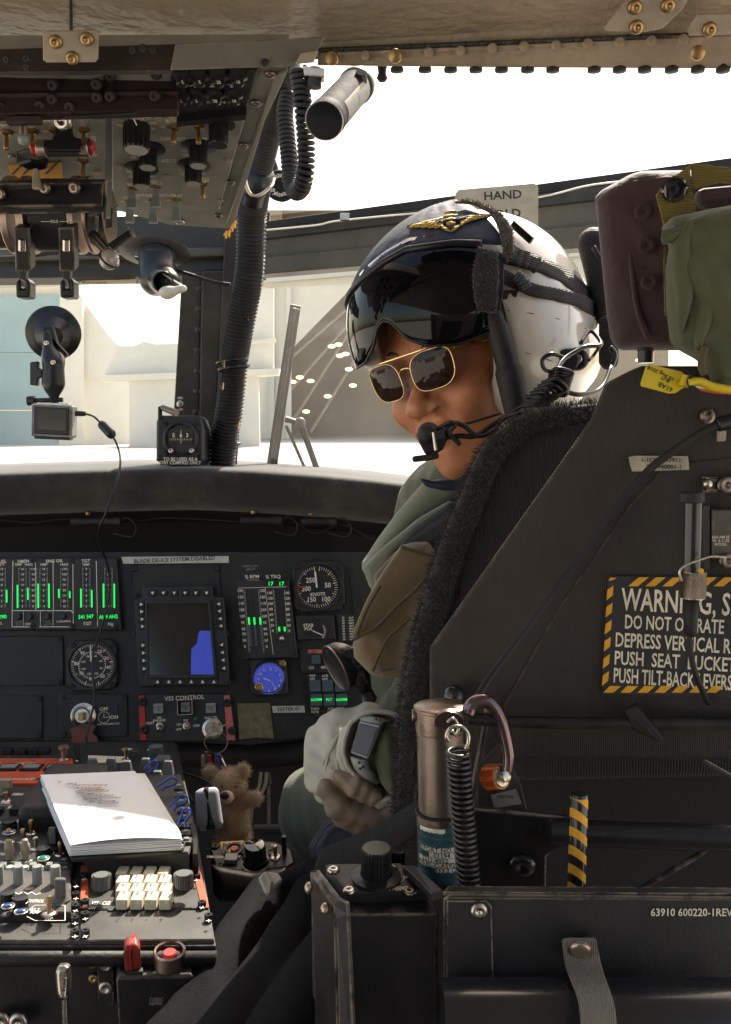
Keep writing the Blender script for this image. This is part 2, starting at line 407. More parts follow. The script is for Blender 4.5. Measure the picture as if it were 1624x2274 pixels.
for x, y in ((737, 769), (752, 765), (755, 790), (768, 786), (775, 820), (690, 846), (666, 838), (728, 880), (680, 914), (784, 856), (650, 848), (1420, 800)):
    c = P(x, y, 128); part('lamp', MB().sphere(tuple(c), .42, 12, 8, (1.2, .6, .6)), 'hangar_lamp', H, smooth=True)
# ============================================================ AIRFRAME
def pz0(pts, z0, z1, pl): return MB().prism([pl.xy(x, y) for x, y in pts], z0, z1, pl.M())
def slab(mb, pts, th=.006, back=True):
    """plate through world points, th thick away from the eye"""
    v = [P(*p) if len(p) == 3 and not isinstance(p, Vector) else p for p in pts]; n = len(v)
    nm = Vector((0, 0, 0))
    for i in range(n): nm += v[i].cross(v[(i+1) % n])
    nm.normalize()
    if nm.dot(EYEV-v[0]) < 0: v = v[::-1]; nm = -nm
    b = [p-nm*th for p in v]
    mb.add(v+b, [list(range(n)), [n+i for i in range(n)][::-1]]+[(i, i+n, (i+1) % n+n, (i+1) % n)[::-1] if 0 else ((i+1) % n, i, i+n, (i+1) % n+n) for i in range(n)]); return mb
E = EYE
m = MB()      # ceiling of the cabin, running back over the camera
C0 = [P(-700, 125, 1.0), P(0, 104, 1.0), P(160, 98, .99), P(720, 84, .955), P(1624, 24, .86), P(2300, -30, .80)]
for i in range(len(C0)-1):
    a, b = C0[i], C0[i+1]; m.add([a, b, Vector((b.x, -2.0, b.z+.02)), Vector((a.x, -2.0, a.z+.02))], [(0, 1, 2, 3)])
struct('ceiling', m, 'ceiling_tan', solid=.008)
addm('seam', (.03, .026, .022), .8, mott=.2)
SP0 = Plane(P(160, 100, .99)+Vector((0, 0, -.0048)), (0, 0, -1)); q0 = [SP0.hit(x, y) for x, y in ((156, 101), (163, 101), (160, -60), (153, -60))]
struct('ceiling_seam', MB().add(q0, [(0, 1, 2, 3)]), 'seam')
# dark gap strip along the front edge of the ceiling
for nm, pts in (('ceiling_trim', [(-300, 112, 1.0), (720, 82, .95), (1700, 18, .855), (1700, 27, .86), (720, 92, .955), (-300, 122, 1.005)]),):
    struct(nm, slab(MB(), pts[:2]+pts[4:], .012), 'frame_dark'); struct(nm, slab(MB(), pts[1:5], .012), 'frame_dark')
# header beam over the windshield: upper strip, hinge, lower flange with rivets
struct('header_beam', slab(MB(), [(700, 92, .957), (1700, 28, .862), (1700, 66, .868), (700, 108, .96)], .02), 'ceiling_tan', bev=.001)
struct('header_beam', slab(MB(), [(705, 113, .955), (1700, 72, .865), (1700, 153, .88), (1200, 151, .92), (705, 146, .955)], .006), 'ceiling_tan', bev=.001)
struct('header_beam', slab(MB(), [(700, 88, .97), (1700, 20, .88), (1700, 140, .90), (700, 132, .975)], .03), 'frame_dark')
hg = MB(); hg.smooth = True
K = 26
for i in range(K):
    a = P(705+i*30, 111.5-i*30*.0418, .95-.0000905*i*30*1.0); b = P(705+i*30+28.5, 111.5-(i*30+28.5)*.0418, .95-.0000905*(i*30+28.5))
    hg.cyl(a, b, .0022, seg=8)
struct('hinge', hg, 'frame_dark')
riv = MB(); riv.smooth = True; riv.sphere((0, 0, 0), .0045, 10, 6, (1, 1, .45)); rme = riv.mesh('rivet'); rme.materials.append(MT['ceiling_tan'])
HF = Plane(P(1200, 120, .915), EYEV-P(1200, 120, .915))
roots = {}
fl = thing('header_flange', 'riveted tan flange along the top edge of the windshield opening', 'flange', P(1200, 150, .92))
part('plate', slab(MB(), [(712, 118, .952), (1700, 77, .862), (1700, 150, .877), (1200, 148, .917), (712, 143, .952)], .002), 'ceiling_tan', fl)
for i in range(11):
    px = 811+i*70.5; py = 122 - i*3.2-(3 if i > 3 else 0); d = .95-.000094*(px-705)
    hp = P(px, py, d); part('rivet', rme, None, fl, M=Matrix.Translation(hp+Vector((0, -.002, -.001))) @ HF.R.to_4x4())
boltm = MB(); boltm.smooth = True; boltm.lathe([(.0, -.004), (.006, -.004), (.0062, -.001), (.0035, .001), (.0033, .006)], 12); bme = boltm.mesh('bolt_head'); bme.materials.append(MT['rubber'])
for i, px in enumerate((882, 944, 1001, 1057, 1114, 1172, 1228, 1320, 1376, 1432, 1492, 1550, 1606)):
    part('bolt_head', bme, None, fl, M=Matrix.Translation(P(px, 149, .955-.0000905*(px-705)+.012)))
for px, py in ((738, 126), (878, 121), (1548, 113)):
    part('screw', MB().lathe([(.0065, 0), (.006, .0018), (.0035, .003), (0, .003)], 14), 'brass', fl, M=Matrix.Translation(P(px, py, .945-.000094*(px-705))+Vector((0, -.002, -.002))) @ HF.R.to_4x4(), smooth='auto')
# screw head shared by everything
sc_ = MB(); sc_.smooth = True; sc_.lathe([(.0042, -.001), (.0042, .0006), (.0034, .0016), (.0012, .0016), (.0008, .0006), (0, .0006)], 14)
sc_.smooth = False
scm = {}
def screw(parent, M, matn='steel', k=1.0, name='screw'):
    if matn not in scm:
        me = sc_.mesh('screw'); me.materials.append(MT[matn]); scm[matn] = me
    return part(name, scm[matn], None, parent, M=M @ Matrix.Scale(k, 4))
# brackets with brass screws
def bracket(pts, d, screws, label, sc=1.0):
    b = thing('ceiling_bracket', label, 'bracket', P(pts[0][0], pts[0][1], d))
    pl = Plane(P(*screws[0], d), (0.0, -.85, -.52))
    mb = MB(); mb.prism([pl.xy(x, y) for x, y in pts], 0, .0025, pl.M(), .0008)
    part('plate', mb, 'bracket', b)
    for x, y in screws: screw(b, pl.M(x, y, rot=random.random(), lift=.003), 'brass', 1.35*sc)
bracket([(97, 74), (103, 68), (215, 66), (221, 72), (219, 131), (213, 137), (106, 138), (97, 132)], .86, [(124, 93), (193, 87), (161, 129)], 'tan ceiling bracket with three brass screws above the overhead panel')
bracket([(1395, -8), (1530, -8), (1514, 20), (1470, 62), (1432, 70), (1344, 68), (1341, 60)], .83, [(1410, 16), (1484, 12), (1414, 60)], 'rounded tan ceiling bracket with three brass screws above the windshield, left of the smaller one')
bracket([(1548, 30), (1640, 28), (1640, 76), (1530, 78), (1526, 66)], .83, [(1576, 65)], 'small tan ceiling bracket at the right edge of the photo')
# angle strip between ceiling and overhead console (dark) and its light end plate
st = thing('edge_strip', 'long riveted metal strip running under the ceiling above the overhead console', 'strip', P(300, 150, .90))
part('dark_plate', slab(MB(), [(-300, 118, 0.925), (390, 98, 0.900), (378, 156, 0.880), (-300, 162, 0.905)], .004), 'frame_dark', st)
addm('flange_grey', (.135, .125, .10), .5, bump=.3, bs=60, mott=.25, ms=14, dust=.2, wear=(.4, .34, .26), wth=.5); LSP = Plane(P(550, 115, .872), (0, -.93, -.36)); part('light_plate', pz0([(390, 98), (722, 82), (702, 118), (655, 147), (378, 156)], -.004, 0, LSP), 'flange_grey', st, bev=.0008)
part('end_tab', slab(MB(), [(668, 118, 0.865), (706, 112, 0.863), (696, 138, 0.865), (655, 142, 0.867)], .003), 'bracket', st, bev=.0006)
for x, y in ((318, 107), (295, 111), (340, 110), (588, 139), (15, 132), (60, 130), (60, 148)): screw(st, HF.M(x, y)*1 if 0 else Matrix.Translation(P(x, y, .872)) @ HF.R.to_4x4(), 'rubber', .8)
# windshield frame bar (eyebrow) left and right
fb = thing('window_bar', 'dark olive frame bar that divides the upper window from the windshields', 'window frame', P(700, 600, 1.75))
XS = [540, 715, 900, 1100, 1283, 1460, 1700]
def ty(x): return 474-(x-715)*.137
def by(x): return 598-(x-715)*.083
fd = lambda x: 1.80-.00016*(x-540)
def bar(name, f0, f1, dd, matn, th=.02, bev=.002):
    mb = MB(); G = []
    for x in XS:
        H_ = by(x)-ty(x); a = P(x, ty(x)+f0*H_, fd(x)-dd); b = P(x, ty(x)+f1*H_, fd(x)-dd)
        G.append([a+Vector((0, th, 0)), a, b, b+Vector((0, th, 0))])
    mb.grid(G); part(name, mb, matn, fb, bev=bev)
bar('seal', 0, .16, .0, 'rubber', .04); bar('channel', .15, .34, .012, 'frame_dark', .04); bar('web', .33, .70, .004, 'frame_olive', .04); bar('lower_flange', .68, 1.0, .018, 'frame_olive', .05)
part('rear_shadow_slab', slab(MB(), [(540, 510, 1.865), (1700, 352, 1.74), (1700, 505, 1.74), (540, 604, 1.865)], .045), 'frame_dark', fb)  # hidden slab added behind the bar to shade the top of the notebook
part('cable', MB().tube(spline([P(x, ty(x)+(by(x)-ty(x))*f, fd(x)-.02) for x, f in ((560, .16), (700, .2), (760, .17), (1000, .22), (1200, .20), (1320, .12), (1500, .16), (1640, .2))], 6), .0016, 6), 'white_print', fb)
part('clip', MB().box(tuple(P(766, 482, 1.73)), (.016, .008, .012)), 'steel', fb, bev=.001)
lf = struct('canopy_beam', slab(MB(), [(-400, 500, 1.78), (600, 470, 1.82), (588, 606, 1.80), (310, 614, 1.80), (-400, 622, 1.76)], .05), 'frame_dark', bev=.002)
struct('canopy_beam', slab(MB(), [(-400, 560, 1.765), (585, 548, 1.785), (585, 566, 1.785), (-400, 590, 1.765)], .03), 'frame_olive', bev=.003)
# centre post
cpst = thing('centre_post', 'dark riveted post between the two windshields', 'post', P(430, 1034, 1.86))
part('web', slab(MB(), [(404, 600, 1.80), (447, 600, 1.80), (440, 1040, 1.9), (379, 1040, 1.9)], .03), 'frame_dark', cpst, bev=.002)
part('flange', slab(MB(), [(447, 600, 1.79), (500, 600, 1.79), (476, 1040, 1.89), (440, 1040, 1.89)], .03), 'frame_dark', cpst, bev=.004)
part('inner_flange', slab(MB(), [(500, 470, 1.76), (560, 470, 1.76), (520, 1040, 1.86), (474, 1040, 1.88)], .02), 'frame_dark', cpst, bev=.003)
rmd = riv.mesh('rivet_dark'); rmd.materials.append(MT['frame_dark'])
for i in range(8): part('rivet', rmd, None, cpst, M=Matrix.Translation(P(443-i*1.2, 640+i*46, 1.785)) @ HF.R.to_4x4() @ Matrix.Scale(1.4, 4))
# glass
gl = bpy.data.materials.new('dusty_glass'); gl.use_nodes = True; t = gl.node_tree; N = t.nodes; L = t.links; N.remove(N['Principled BSDF'])
out = N['Material Output']; tr = N.new('ShaderNodeBsdfTransparent'); tr.inputs[0].default_value = (.93, .95, .94, 1)
df = N.new('ShaderNodeBsdfTranslucent'); df.inputs[0].default_value = (.9, .87, .8, 1); gs = N.new('ShaderNodeBsdfGlossy'); gs.inputs['Roughness'].default_value = .02
mx = N.new('ShaderNodeMixShader'); m2 = N.new('ShaderNodeMixShader'); m2.inputs[0].default_value = .03
tc = N.new('ShaderNodeTexCoord'); n1 = N.new('ShaderNodeTexNoise'); n1.inputs['Scale'].default_value = 5; n1.inputs['Detail'].default_value = 5; L.new(tc.outputs['Object'], n1.inputs['Vector'])
vo = N.new('ShaderNodeTexNoise'); vo.inputs['Scale'].default_value = 330; L.new(tc.outputs['Object'], vo.inputs['Vector'])
r1 = N.new('ShaderNodeMapRange'); r1.inputs[1].default_value = .3; r1.inputs[2].default_value = .75; r1.inputs[3].default_value = .018; r1.inputs[4].default_value = .048; L.new(n1.outputs['Fac'], r1.inputs[0])
r2 = N.new('ShaderNodeMapRange'); r2.inputs[1].default_value = .74; r2.inputs[2].default_value = .78; r2.inputs[4].default_value = .5; L.new(vo.outputs['Fac'], r2.inputs[0])
ad = N.new('ShaderNodeMath'); ad.operation = 'ADD'; L.new(r1.outputs[0], ad.inputs[0]); L.new(r2.outputs[0], ad.inputs[1])
L.new(ad.outputs[0], mx.inputs[0]); L.new(tr.outputs[0], mx.inputs[1]); L.new(df.outputs[0], mx.inputs[2])
L.new(mx.outputs[0], m2.inputs[1]); L.new(gs.outputs[0], m2.inputs[2]); L.new(m2.outputs[0], out.inputs[0]); MT['glass'] = gl
def pane(label, pts):
    mb = MB(); mb.add([P(*p) for p in pts], [list(range(len(pts)))]); tag(part('windshield', mb, 'glass'), label, 'window')
pane('dusty left windshield glass behind the suction mounted camera', [(-400, 600, 1.83), (420, 600, 1.86), (400, 1060, 2.02), (-400, 1060, 2.0)])
pane('dusty right windshield glass behind the wiper and the helmet', [(470, 560, 1.86), (1800, 480, 1.66), (1800, 1180, 1.95), (450, 1060, 2.02)])
pane('clear upper window glass above the frame bar', [(500, 100, 1.50), (1800, 100, 1.40), (1800, 345, 1.66), (500, 490, 1.86)])
# wiper outside
wp = thing('windshield_wiper', 'black windshield wiper standing upright outside the right windshield', 'wiper', P(600, 1040, 2.1))
part('blade', slab(MB(), [(645, 676, 2.02), (668, 680, 2.02), (612, 1060, 2.12), (588, 1060, 2.12)], .008), 'rubber', wp, bev=.001)
part('blade_rib', MB().tube([P(655, 684, 2.0), P(601, 1060, 2.10)], .004, 6), 'rubber', wp)
part('arm', MB().tube([P(634, 930, 2.07), P(668, 940, 2.07), P(716, 1075, 2.14)], .007, 6), 'rubber', wp)
part('arm_rod', MB().tube([P(636, 946, 2.07), P(684, 1055, 2.13)], .0035, 6), 'rubber', wp)
part('joint', MB().sphere(tuple(P(667, 938, 2.05)), .011, 12, 8), 'frame_olive', wp, smooth=True)
# ============================================================ GLARESHIELD
GSX = [(-500, 1110), (-200, 1068), (0, 1046), (150, 1041), (300, 1037), (430, 1034), (560, 1040), (700, 1050), (830, 1062), (950, 1077), (1080, 1096), (1250, 1130), (1500, 1190)]
addm('glareshield', (.016, .013, .0095), .9, bump=.5, bs=350, mott=.2, ms=10, sheen=.3, dust=.4)
addm('shield_dark', (.016, .013, .012), .75, bump=.3, bs=200, mott=.2, ms=10)
G = []
for x, y in GSX:
    d = 1.62
    row = [P(x, y-16, 2.25)]
    for a, (dy, dd) in enumerate(((-1.5, .10), (0, .05), (3, .018), (9, .004), (22, 0), (75, .012), (88, .02), (98, .04), (102, .10), (125, .16), (206, .16))):
        row.append(P(x, y+dy if a < 10 else max(1236, y+dy), d+dd))
    G.append(row)
mb = MB(); mb.smooth = True; mb.grid([[p for p in r[:9]] for r in G])
gsh = thing('glareshield', 'brown padded glareshield across the top of the instrument panel', 'glareshield', P(430, 1040, 1.62))
part('cover', mb, 'glareshield', gsh)
mb = MB(); mb.grid([[p for p in r[8:]] for r in G]); part('underside', mb, 'shield_dark', gsh)
for x0, x1, y in ((160, 262, 1158), (535, 620, 1155), (1000, 1080, 1190), (670, 740, 1158)):
    lp = thing('floodlight', {160: 'small black tube lamp hanging under the glareshield above the engine gauges', 535: 'small black tube lamp above the white disabled strip', 1000: 'small black tube lamp hidden near the vest', 670: 'small dark tube lamp above the airspeed gauge'}[x0], 'lamp', P(x0, y, 1.66), 'lamps under the glareshield')
    part('barrel', MB().lathe([(.008, 0), (.008, S(1.66)*(x1-x0))], 16), 'rubber', lp, M=Matrix.Translation(P(x0, y, 1.66)) @ Matrix.Rotation(math.pi/2, 4, 'Y'), smooth='auto')
    part('end_cap', MB().lathe([(.010, 0), (.010, .012)], 16), 'rubber', lp, M=Matrix.Translation(P(x1-8, y, 1.66)) @ Matrix.Rotation(math.pi/2, 4, 'Y'), smooth='auto')
    part('screw', MB().sphere(tuple(P((x0+x1)/2-15, y-18, 1.65)), .0045, 8, 6), 'brass', lp)
    part('wire', MB().tube(spline([P(x1, y, 1.66), P(x1+22, y-8, 1.65), P(x1+40, y+12, 1.65), P(x1+30, y+34, 1.65), P(x1-10, y+26, 1.66)], 5), .001, 5), 'rubber', lp)
wr_ = part('wire', MB().tube(spline([P(x, y, 1.67) for x, y in ((-20, 1152), (70, 1160), (150, 1152), (270, 1160), (360, 1150), (430, 1152), (530, 1158), (620, 1165), (650, 1155), (700, 1185), (760, 1165), (830, 1200))], 6), .0013, 5), 'rubber')
tag(wr_, 'thin dark wire strung along under the glareshield', 'wire')
# ============================================================ SHARED CONTROL PARTS
def fluted(r, h, n=20, depth=.07, skirt=None, top=.88, line=False):
    mb = MB(); seg = n*4; rings = [(0, 1), (h*.93, .97), (h, top)]; vs = []; fs = []
    z0 = 0
    if skirt: mb.lathe([(skirt, 0), (skirt, h*.10), (r*1.05, h*.17)], 28, cap=False); z0 = h*.1
    for z, k in rings:
        for i in range(seg):
            a = 2*math.pi*i/seg; q = r*k*(1-(depth if i % 4 in (2, 3) else 0)*(1 if k > .9 else 0)); vs.append((q*math.cos(a), q*math.sin(a), max(z, z0)))
    for q in range(2):
        for i in range(seg): j = (i+1) % seg; fs.append((q*seg+i, q*seg+j, (q+1)*seg+j, (q+1)*seg+i))
    fs.append([2*seg+i for i in range(seg)]); mb.add(vs, fs)
    return mb
SH = {}
def shared(key, fn, matn, smooth=None):
    if key not in SH:
        me = fn().mesh(key)
        for k in (matn if isinstance(matn, tuple) else (matn,)): me.materials.append(MT[k])
        if smooth: me.polygons.foreach_set('use_smooth', [True]*len(me.polygons)); me.set_sharp_from_angle(angle=math.radians(40))
        SH[key] = me
    return SH[key]
def toggle(parent, M, h=.016, kind='bat', nut='steel', tilt=0, tiltx=0):
    b = part('toggle_switch', shared('nut'+nut, lambda: MB().lathe([(.0062, -.001), (.0062, .0014), (.0046, .0022), (.0040, .0022), (.0036, .001)], 18), nut, 1), None, parent, M=M)
    M2 = M @ Matrix.Rotation(tilt, 4, 'X') @ Matrix.Rotation(tiltx, 4, 'Y')
    if kind == 'bat': me = shared('bat%g' % h, lambda: MB().lathe([(.0016, 0), (.0024, h*.55), (.0031, h*.9), (.0022, h), (0, h*1.02)], 14), 'brass' if nut == 'brass' else 'steel', 1)
    elif kind == 'paddle': me = shared('paddle%g' % h, lambda: MB().add([(-.0028, -.0022, 0), (.0028, -.0022, 0), (.0028, .0022, 0), (-.0028, .0022, 0), (-.0045, -.001, h*.55), (.0045, -.001, h*.55), (.0045, .001, h*.55), (-.0045, .001, h*.55), (-.0052, -.003, h), (.0052, -.003, h), (.0052, .003, h), (-.0052, .003, h)],
        [(0, 1, 5, 4), (1, 2, 6, 5), (2, 3, 7, 6), (3, 0, 4, 7), (4, 5, 9, 8), (5, 6, 10, 9), (6, 7, 11, 10), (7, 4, 8, 11), (8, 9, 10, 11)]), 'paddle_grey')
    else: me = shared('lock%g' % h, lambda: MB().lathe([(.0022, 0), (.0022, h*.4), (.0042, h*.45), (.0042, h), (.003, h*1.08), (0, h*1.1)], 14), 'steel', 1)
    part('lever', me, None, b, M=M2)
    return b
addm('paddle_grey', (.30, .33, .32), .4, mott=.1, ms=60)
addm('screen_off', (.010, .013, .013), .12, mott=.25, ms=6, coat=.6)
addm('blue_glow', (.03, .04, .22), .15, mott=.05, emit=(.03, .05, .34), es=.30, coat=.6)
addm('velcro', (.17, .135, .075), .95, bump=.8, bs=600, mott=.3, ms=90)
addm('dial_black', (.012, .012, .013), .45, mott=.1)
addm('needle_white', (.7, .66, .56), .5, mott=0)
addm('bar_blue', (.07, .09, .115), .3, mott=.1)
addm('strip_white', (.50, .47, .41), .6, mott=.1, ms=60)
addm('ink', (.03, .03, .03), .6, mott=0)
addm('cap_grey', (.38, .36, .31), .35, mott=.1, ms=60)
addm('lens_grey', (.26, .27, .25), .3, mott=.1, ms=90)
addm('green_lens', (.02, .18, .10), .2, mott=0)
addm('blue_lens', (.02, .04, .16), .12, mott=0, coat=1)
addm('tan_tag', (.15, .045, .03), .6, mott=.2)
# ============================================================ INSTRUMENT PANEL
IPN = Vector((0.05, -.967, .25)); IP = Plane(P(600, 1400, 1.60), IPN, (.998, 0, .05))
panel = thing('instrument_panel', 'black instrument panel with gauges, a multifunction display and lit green bars', 'instrument panel', IP.hit(400, 1640))
def pz(mb, pts, z0, z1, pl=IP, ch=0): return mb.prism([pl.xy(x, y) for x, y in pts], z0, z1, pl.M(), ch)
def rect(x0, y0, x1, y1, s=0): return [(x0, y0), (x1, y0), (x1+s, y1), (x0+s, y1)]
part('panel_plate', pz(MB(), [(-420, 1226), (860, 1226), (860, 1560), (800, 1600), (700, 1632), (560, 1655), (400, 1648), (-420, 1640)], -.03, 0), 'panel_black', panel, bev=.001)
class Print:
    """flat lettering laid on a plane, gathered per material"""
    def __init__(s, pl, lift=.0006, rot=0): s.pl = pl; s.mb = {}; s.lift = lift; s.rot = rot
    def g(s, m):
        if m not in s.mb: s.mb[m] = MB()
        return s.mb[m]
    def t(s, txt, x, y, h, m='cream_print', rot=None, align='CENTER', sx=1, lift=None):
        pl = s.pl; l = s.lift if lift is None else lift
        d = (pl.hit(x, y, l)-EYEV).length; r = s.rot if rot is None else rot
        # height given in picture units along the sheet's own v axis
        a = pl.hit(x, y-h/2, l); b = pl.hit(x, y+h/2, l); hh = (a-b).length
        c = pl.hit(x-h/2, y, l); e = pl.hit(x+h/2, y, l); ww = (c-e).length
        s.g(m).text(txt, pl.M(x, y, r, l), hh*.98, align, sx*ww/hh)
    def line(s, pts, w=1.2, m='cream_print', lift=None):
        pl = s.pl; l = s.lift if lift is None else lift; q = [Vector(pl.xy(x, y, l)) for x, y in pts]; M = pl.M(lift=l); k = S((pl.hit(*pts[0])-EYEV).y)*w/2
        for a, b in zip(q, q[1:]):
            d = (b-a).normalized() if (b-a).length > 0 else Vector((1, 0)); n = Vector((-d.y, d.x))*k; a2, b2 = a-d*k*.6, b+d*k*.6
            s.g(m).add([M @ Vector((*p, 0)) for p in (a2-n, b2-n, b2+n, a2+n)], [(0, 1, 2, 3)])
    def poly(s, pts, m, lift=None):
        l = s.lift if lift is None else lift; s.g(m).prism([s.pl.xy(x, y, l) for x, y in pts], 0, .0001, s.pl.M(lift=l))
    def done(s, parent, name='lettering'):
        for m, mb in s.mb.items(): (stuff if m.startswith('glow') else (lambda o: o))(part(name if not m.startswith('glow') else 'lit_segments', mb, m, parent))
KIP = 1.62/FPX
# --- engine display
ed = part('engine_display', pz(MB(), [(-120, 1241), (262, 1241), (274, 1400), (-120, 1400)], 0, .012, ch=.0015), 'bezel_black', panel)
pr = Print(IP, .0126)
for x in (28,): pr.line([(x+1, 1246), (x-1, 1392)], 1.4)
for a, b, c in ((79, 80, 1356), (118, 119, 1356), (162, 163, 1388), (214, 217, 1390)): pr.line([(a, 1246), (b, c)], 1.3)
pr.line([(28, 1356), (158, 1356), (163, 1362), (163, 1384), (158, 1392), (88, 1392)], 1.6); pr.line([(28, 1392), (66, 1392)], 1.6)
for x in (52, 90, 118): pr.line([(x, 1358), (x, 1391)], 1)
for t_, x, y, h in (('FUEL', 4, 1247, 7), ('XMSN', 52, 1247, 7), ('ENG OIL', 121, 1246, 7), ('TGT', 191, 1246, 7), ('TEMP', 41, 1254, 5), ('PRESS', 64, 1254, 5), ('TEMP', 97, 1254, 5), ('PRESS', 143, 1254, 5), ('TEMP', 191, 1254, 5), ('QTY', 4, 1254, 5),
    ('LAMP', 42, 1381, 4.5), ('TEST', 42, 1387, 4.5), ('DIM', 62, 1386, 5), ('OFF', 106, 1381, 4.5), ('DIGITS', 106, 1387, 4.5), ('1-CHAN-2', 141, 1380, 5), ('TGT', 194, 1385, 7), ('Ng', 246, 1386, 7), ('FUEL', -2, 1385, 5)): pr.t(t_, x, y, h, 'dim_print' if h < 5 else 'cream_print')
for x, y0, y1 in ((15, 1310, 1338), (39, 1299, 1350), (62, 1305, 1332), (85, 1296, 1350), (109, 1296, 1350), (131, 1308, 1328), (155, 1313, 1328), (180, 1307, 1349), (204, 1310, 1349), (230, 1296, 1349), (254, 1296, 1350)):
    pr.poly([(x-3.2, 1260), (x+3.2, 1260), (x+3.6, 1351), (x-2.8, 1351)], 'dial_black', .0124); pr.poly([(x-1.7, y0), (x+1.7, y0), (x+2, y1), (x-1.4, y1)], 'glow_green', .0130)
scl = {27-23: ('14 12 10 8 6 4 2 0'), 50: '16 14 12 10 8 6 4 2', 74: '110 90 70 60 50 40 30 0', 97: '18 14 12 10 8 4 0 -4', 143: '170 100 90 70 50 30 20 12', 192: '9 8 7 6 5 4 3 0', 241: '11 10 9 8 7 5 3 0'}
for x, s_ in scl.items():
    for i, q in enumerate(s_.split()): pr.t(q, x, 1264+i*11.8, 5, 'cream_print')
    for i in range(30): yy = 1262+i*2.95; w_ = 3 if i % 4 == 0 else 1.6; pr.line([(x-9, yy), (x-9+w_, yy)], .6); pr.line([(x+9-w_, yy), (x+9, yy)], .6)
for t_, x in (('290', 6), ('541 547', 191), ('AH9 AH2', 241)):
    pr.poly(rect(x-(28 if len(t_) > 3 else 20), 1361, x+(25 if len(t_) > 3 else 18), 1378), 'dial_black', .0125); pr.t(t_, x, 1370, 8.5, 'glow_green', sx=.86 if len(t_) > 3 else 1, lift=.013)
pr.done(ed)
for x, y in ((41, 1370), (66, 1370), (105, 1370), (140, 1369)): part('knob', shared('smallknob', lambda: fluted(.005, .007, 12), 'knob_black'), None, ed, M=IP.M(x, y, lift=.012))
for x, y in ((74, 1391), (162, 1391), (258, 1391), (74, 1245), (160, 1247)): screw(ed, IP.M(x, y, lift=.0122), 'rubber', 1.1)
# --- label strips
ls = part('label_strip', pz(MB(), [(270, 1237), (508, 1235), (509, 1250), (274, 1252)], .001, .002), 'strip_white', panel)
pr = Print(IP, .0024); pr.t('BLADE DE-ICE SYSTEM DISABLED', 388, 1243, 9, 'ink', sx=.98); pr.done(ls)
ls = part('label_strip', pz(MB(), [(604, 1568), (676, 1567), (678, 1582), (607, 1583)], .001, .002), 'strip_white', panel)
pr = Print(IP, .0024); pr.t('TESTER 61', 641, 1575, 8, 'ink'); pr.done(ls)
part('velcro_patch', pz(MB(), [(527, 1562), (600, 1561), (602, 1580), (608, 1640), (570, 1638), (532, 1642)], .001, .0035), 'velcro', panel, bev=.0008)
# --- blank cover plates
for pts in ([(-120, 1413), (141, 1413), (143, 1522), (-120, 1524)], [(-120, 1545), (95, 1545), (95, 1640), (-120, 1640)], [(133, 1541), (283, 1540), (285, 1636), (134, 1638)], [(295, 1256), (487, 1256), (491, 1330), (297, 1330)], [(775, 1258), (860, 1258), (860, 1400), (790, 1400)]):
    pp = part('cover_plate', pz(MB(), pts, .0005, .004, ch=.001), 'panel_black', panel)
    for x, y in inset(pts, 7 if pts[0][0] < 200 else 8) if False else [(pts[0][0]+8, pts[0][1]+8), (pts[1][0]-8, pts[1][1]+8), (pts[2][0]-9, pts[2][1]-8), (pts[3][0]+9, pts[3][1]-8)]:
        if x > -20: screw(pp, IP.M(x, y, lift=.004), 'rubber')
# --- multifunction display
mfd = part('multifunction_display', pz(MB(), [(303, 1334), (322, 1326), (322, 1306), (474, 1304), (476, 1326), (500, 1330), (512, 1500), (507, 1523), (318, 1525), (313, 1512)], 0, .022, ch=.002), 'bezel_black', panel)
part('screen', pz(MB(), [(333, 1343), (466, 1343), (479, 1499), (337, 1499)], .0215, .0228), 'screen_off', mfd)
part('screen_patch', pz(MB(), [(447, 1402), (471, 1402), (479, 1498), (428, 1498), (429, 1442), (441, 1430), (444, 1412)], .0229, .0232), 'blue_glow', mfd)  # blue patch, its slight glow put into the colour
fr = [(328, 1337), (471, 1337), (486, 1506), (331, 1506)]; fi = [(333, 1343), (466, 1343), (479, 1499), (337, 1499)]
fm = MB()
for i in range(4): j = (i+1) % 4; pz(fm, [fr[i], fr[j], fi[j], fi[i]], .021, .0265)
part('screen_frame', fm, 'bezel_black', mfd, bev=.0006)
keys = [(339+24*i, 1317, math.pi) for i in range(6)]+[(350+25*i, 1514, 0) for i in range(6)]
for i, y in enumerate((1342, 1358, 1375, 1391, 1433, 1450, 1467, 1485)): keys += [(314+i*1.0, y, -math.pi/2), (486+i*1.6, y-1, math.pi/2)]
kb = shared('keycap', lambda: MB().box((0, 0, .002), (.0105, .0095, .004), ch=.001), 'plastic_black')
ka = shared('keyarrow', lambda: MB().add([(-.0028, -.0022, 0), (.0028, -.0022, 0), (0, .003, 0)], [(0, 1, 2)]), 'needle_white')
for x, y, r in keys:
    k = part('key', kb, None, mfd, M=IP.M(x, y, lift=.022)); part('arrow', ka, None, k if 0 else mfd, M=IP.M(x, y, rot=r, lift=.0266))
for x, y in ((303, 1407), (501, 1407), (318, 1515), (506, 1515), (297, 1262), (480, 1262)): screw(mfd, IP.M(x, y, lift=.018 if y > 1300 else .004), 'rubber', 1.4)
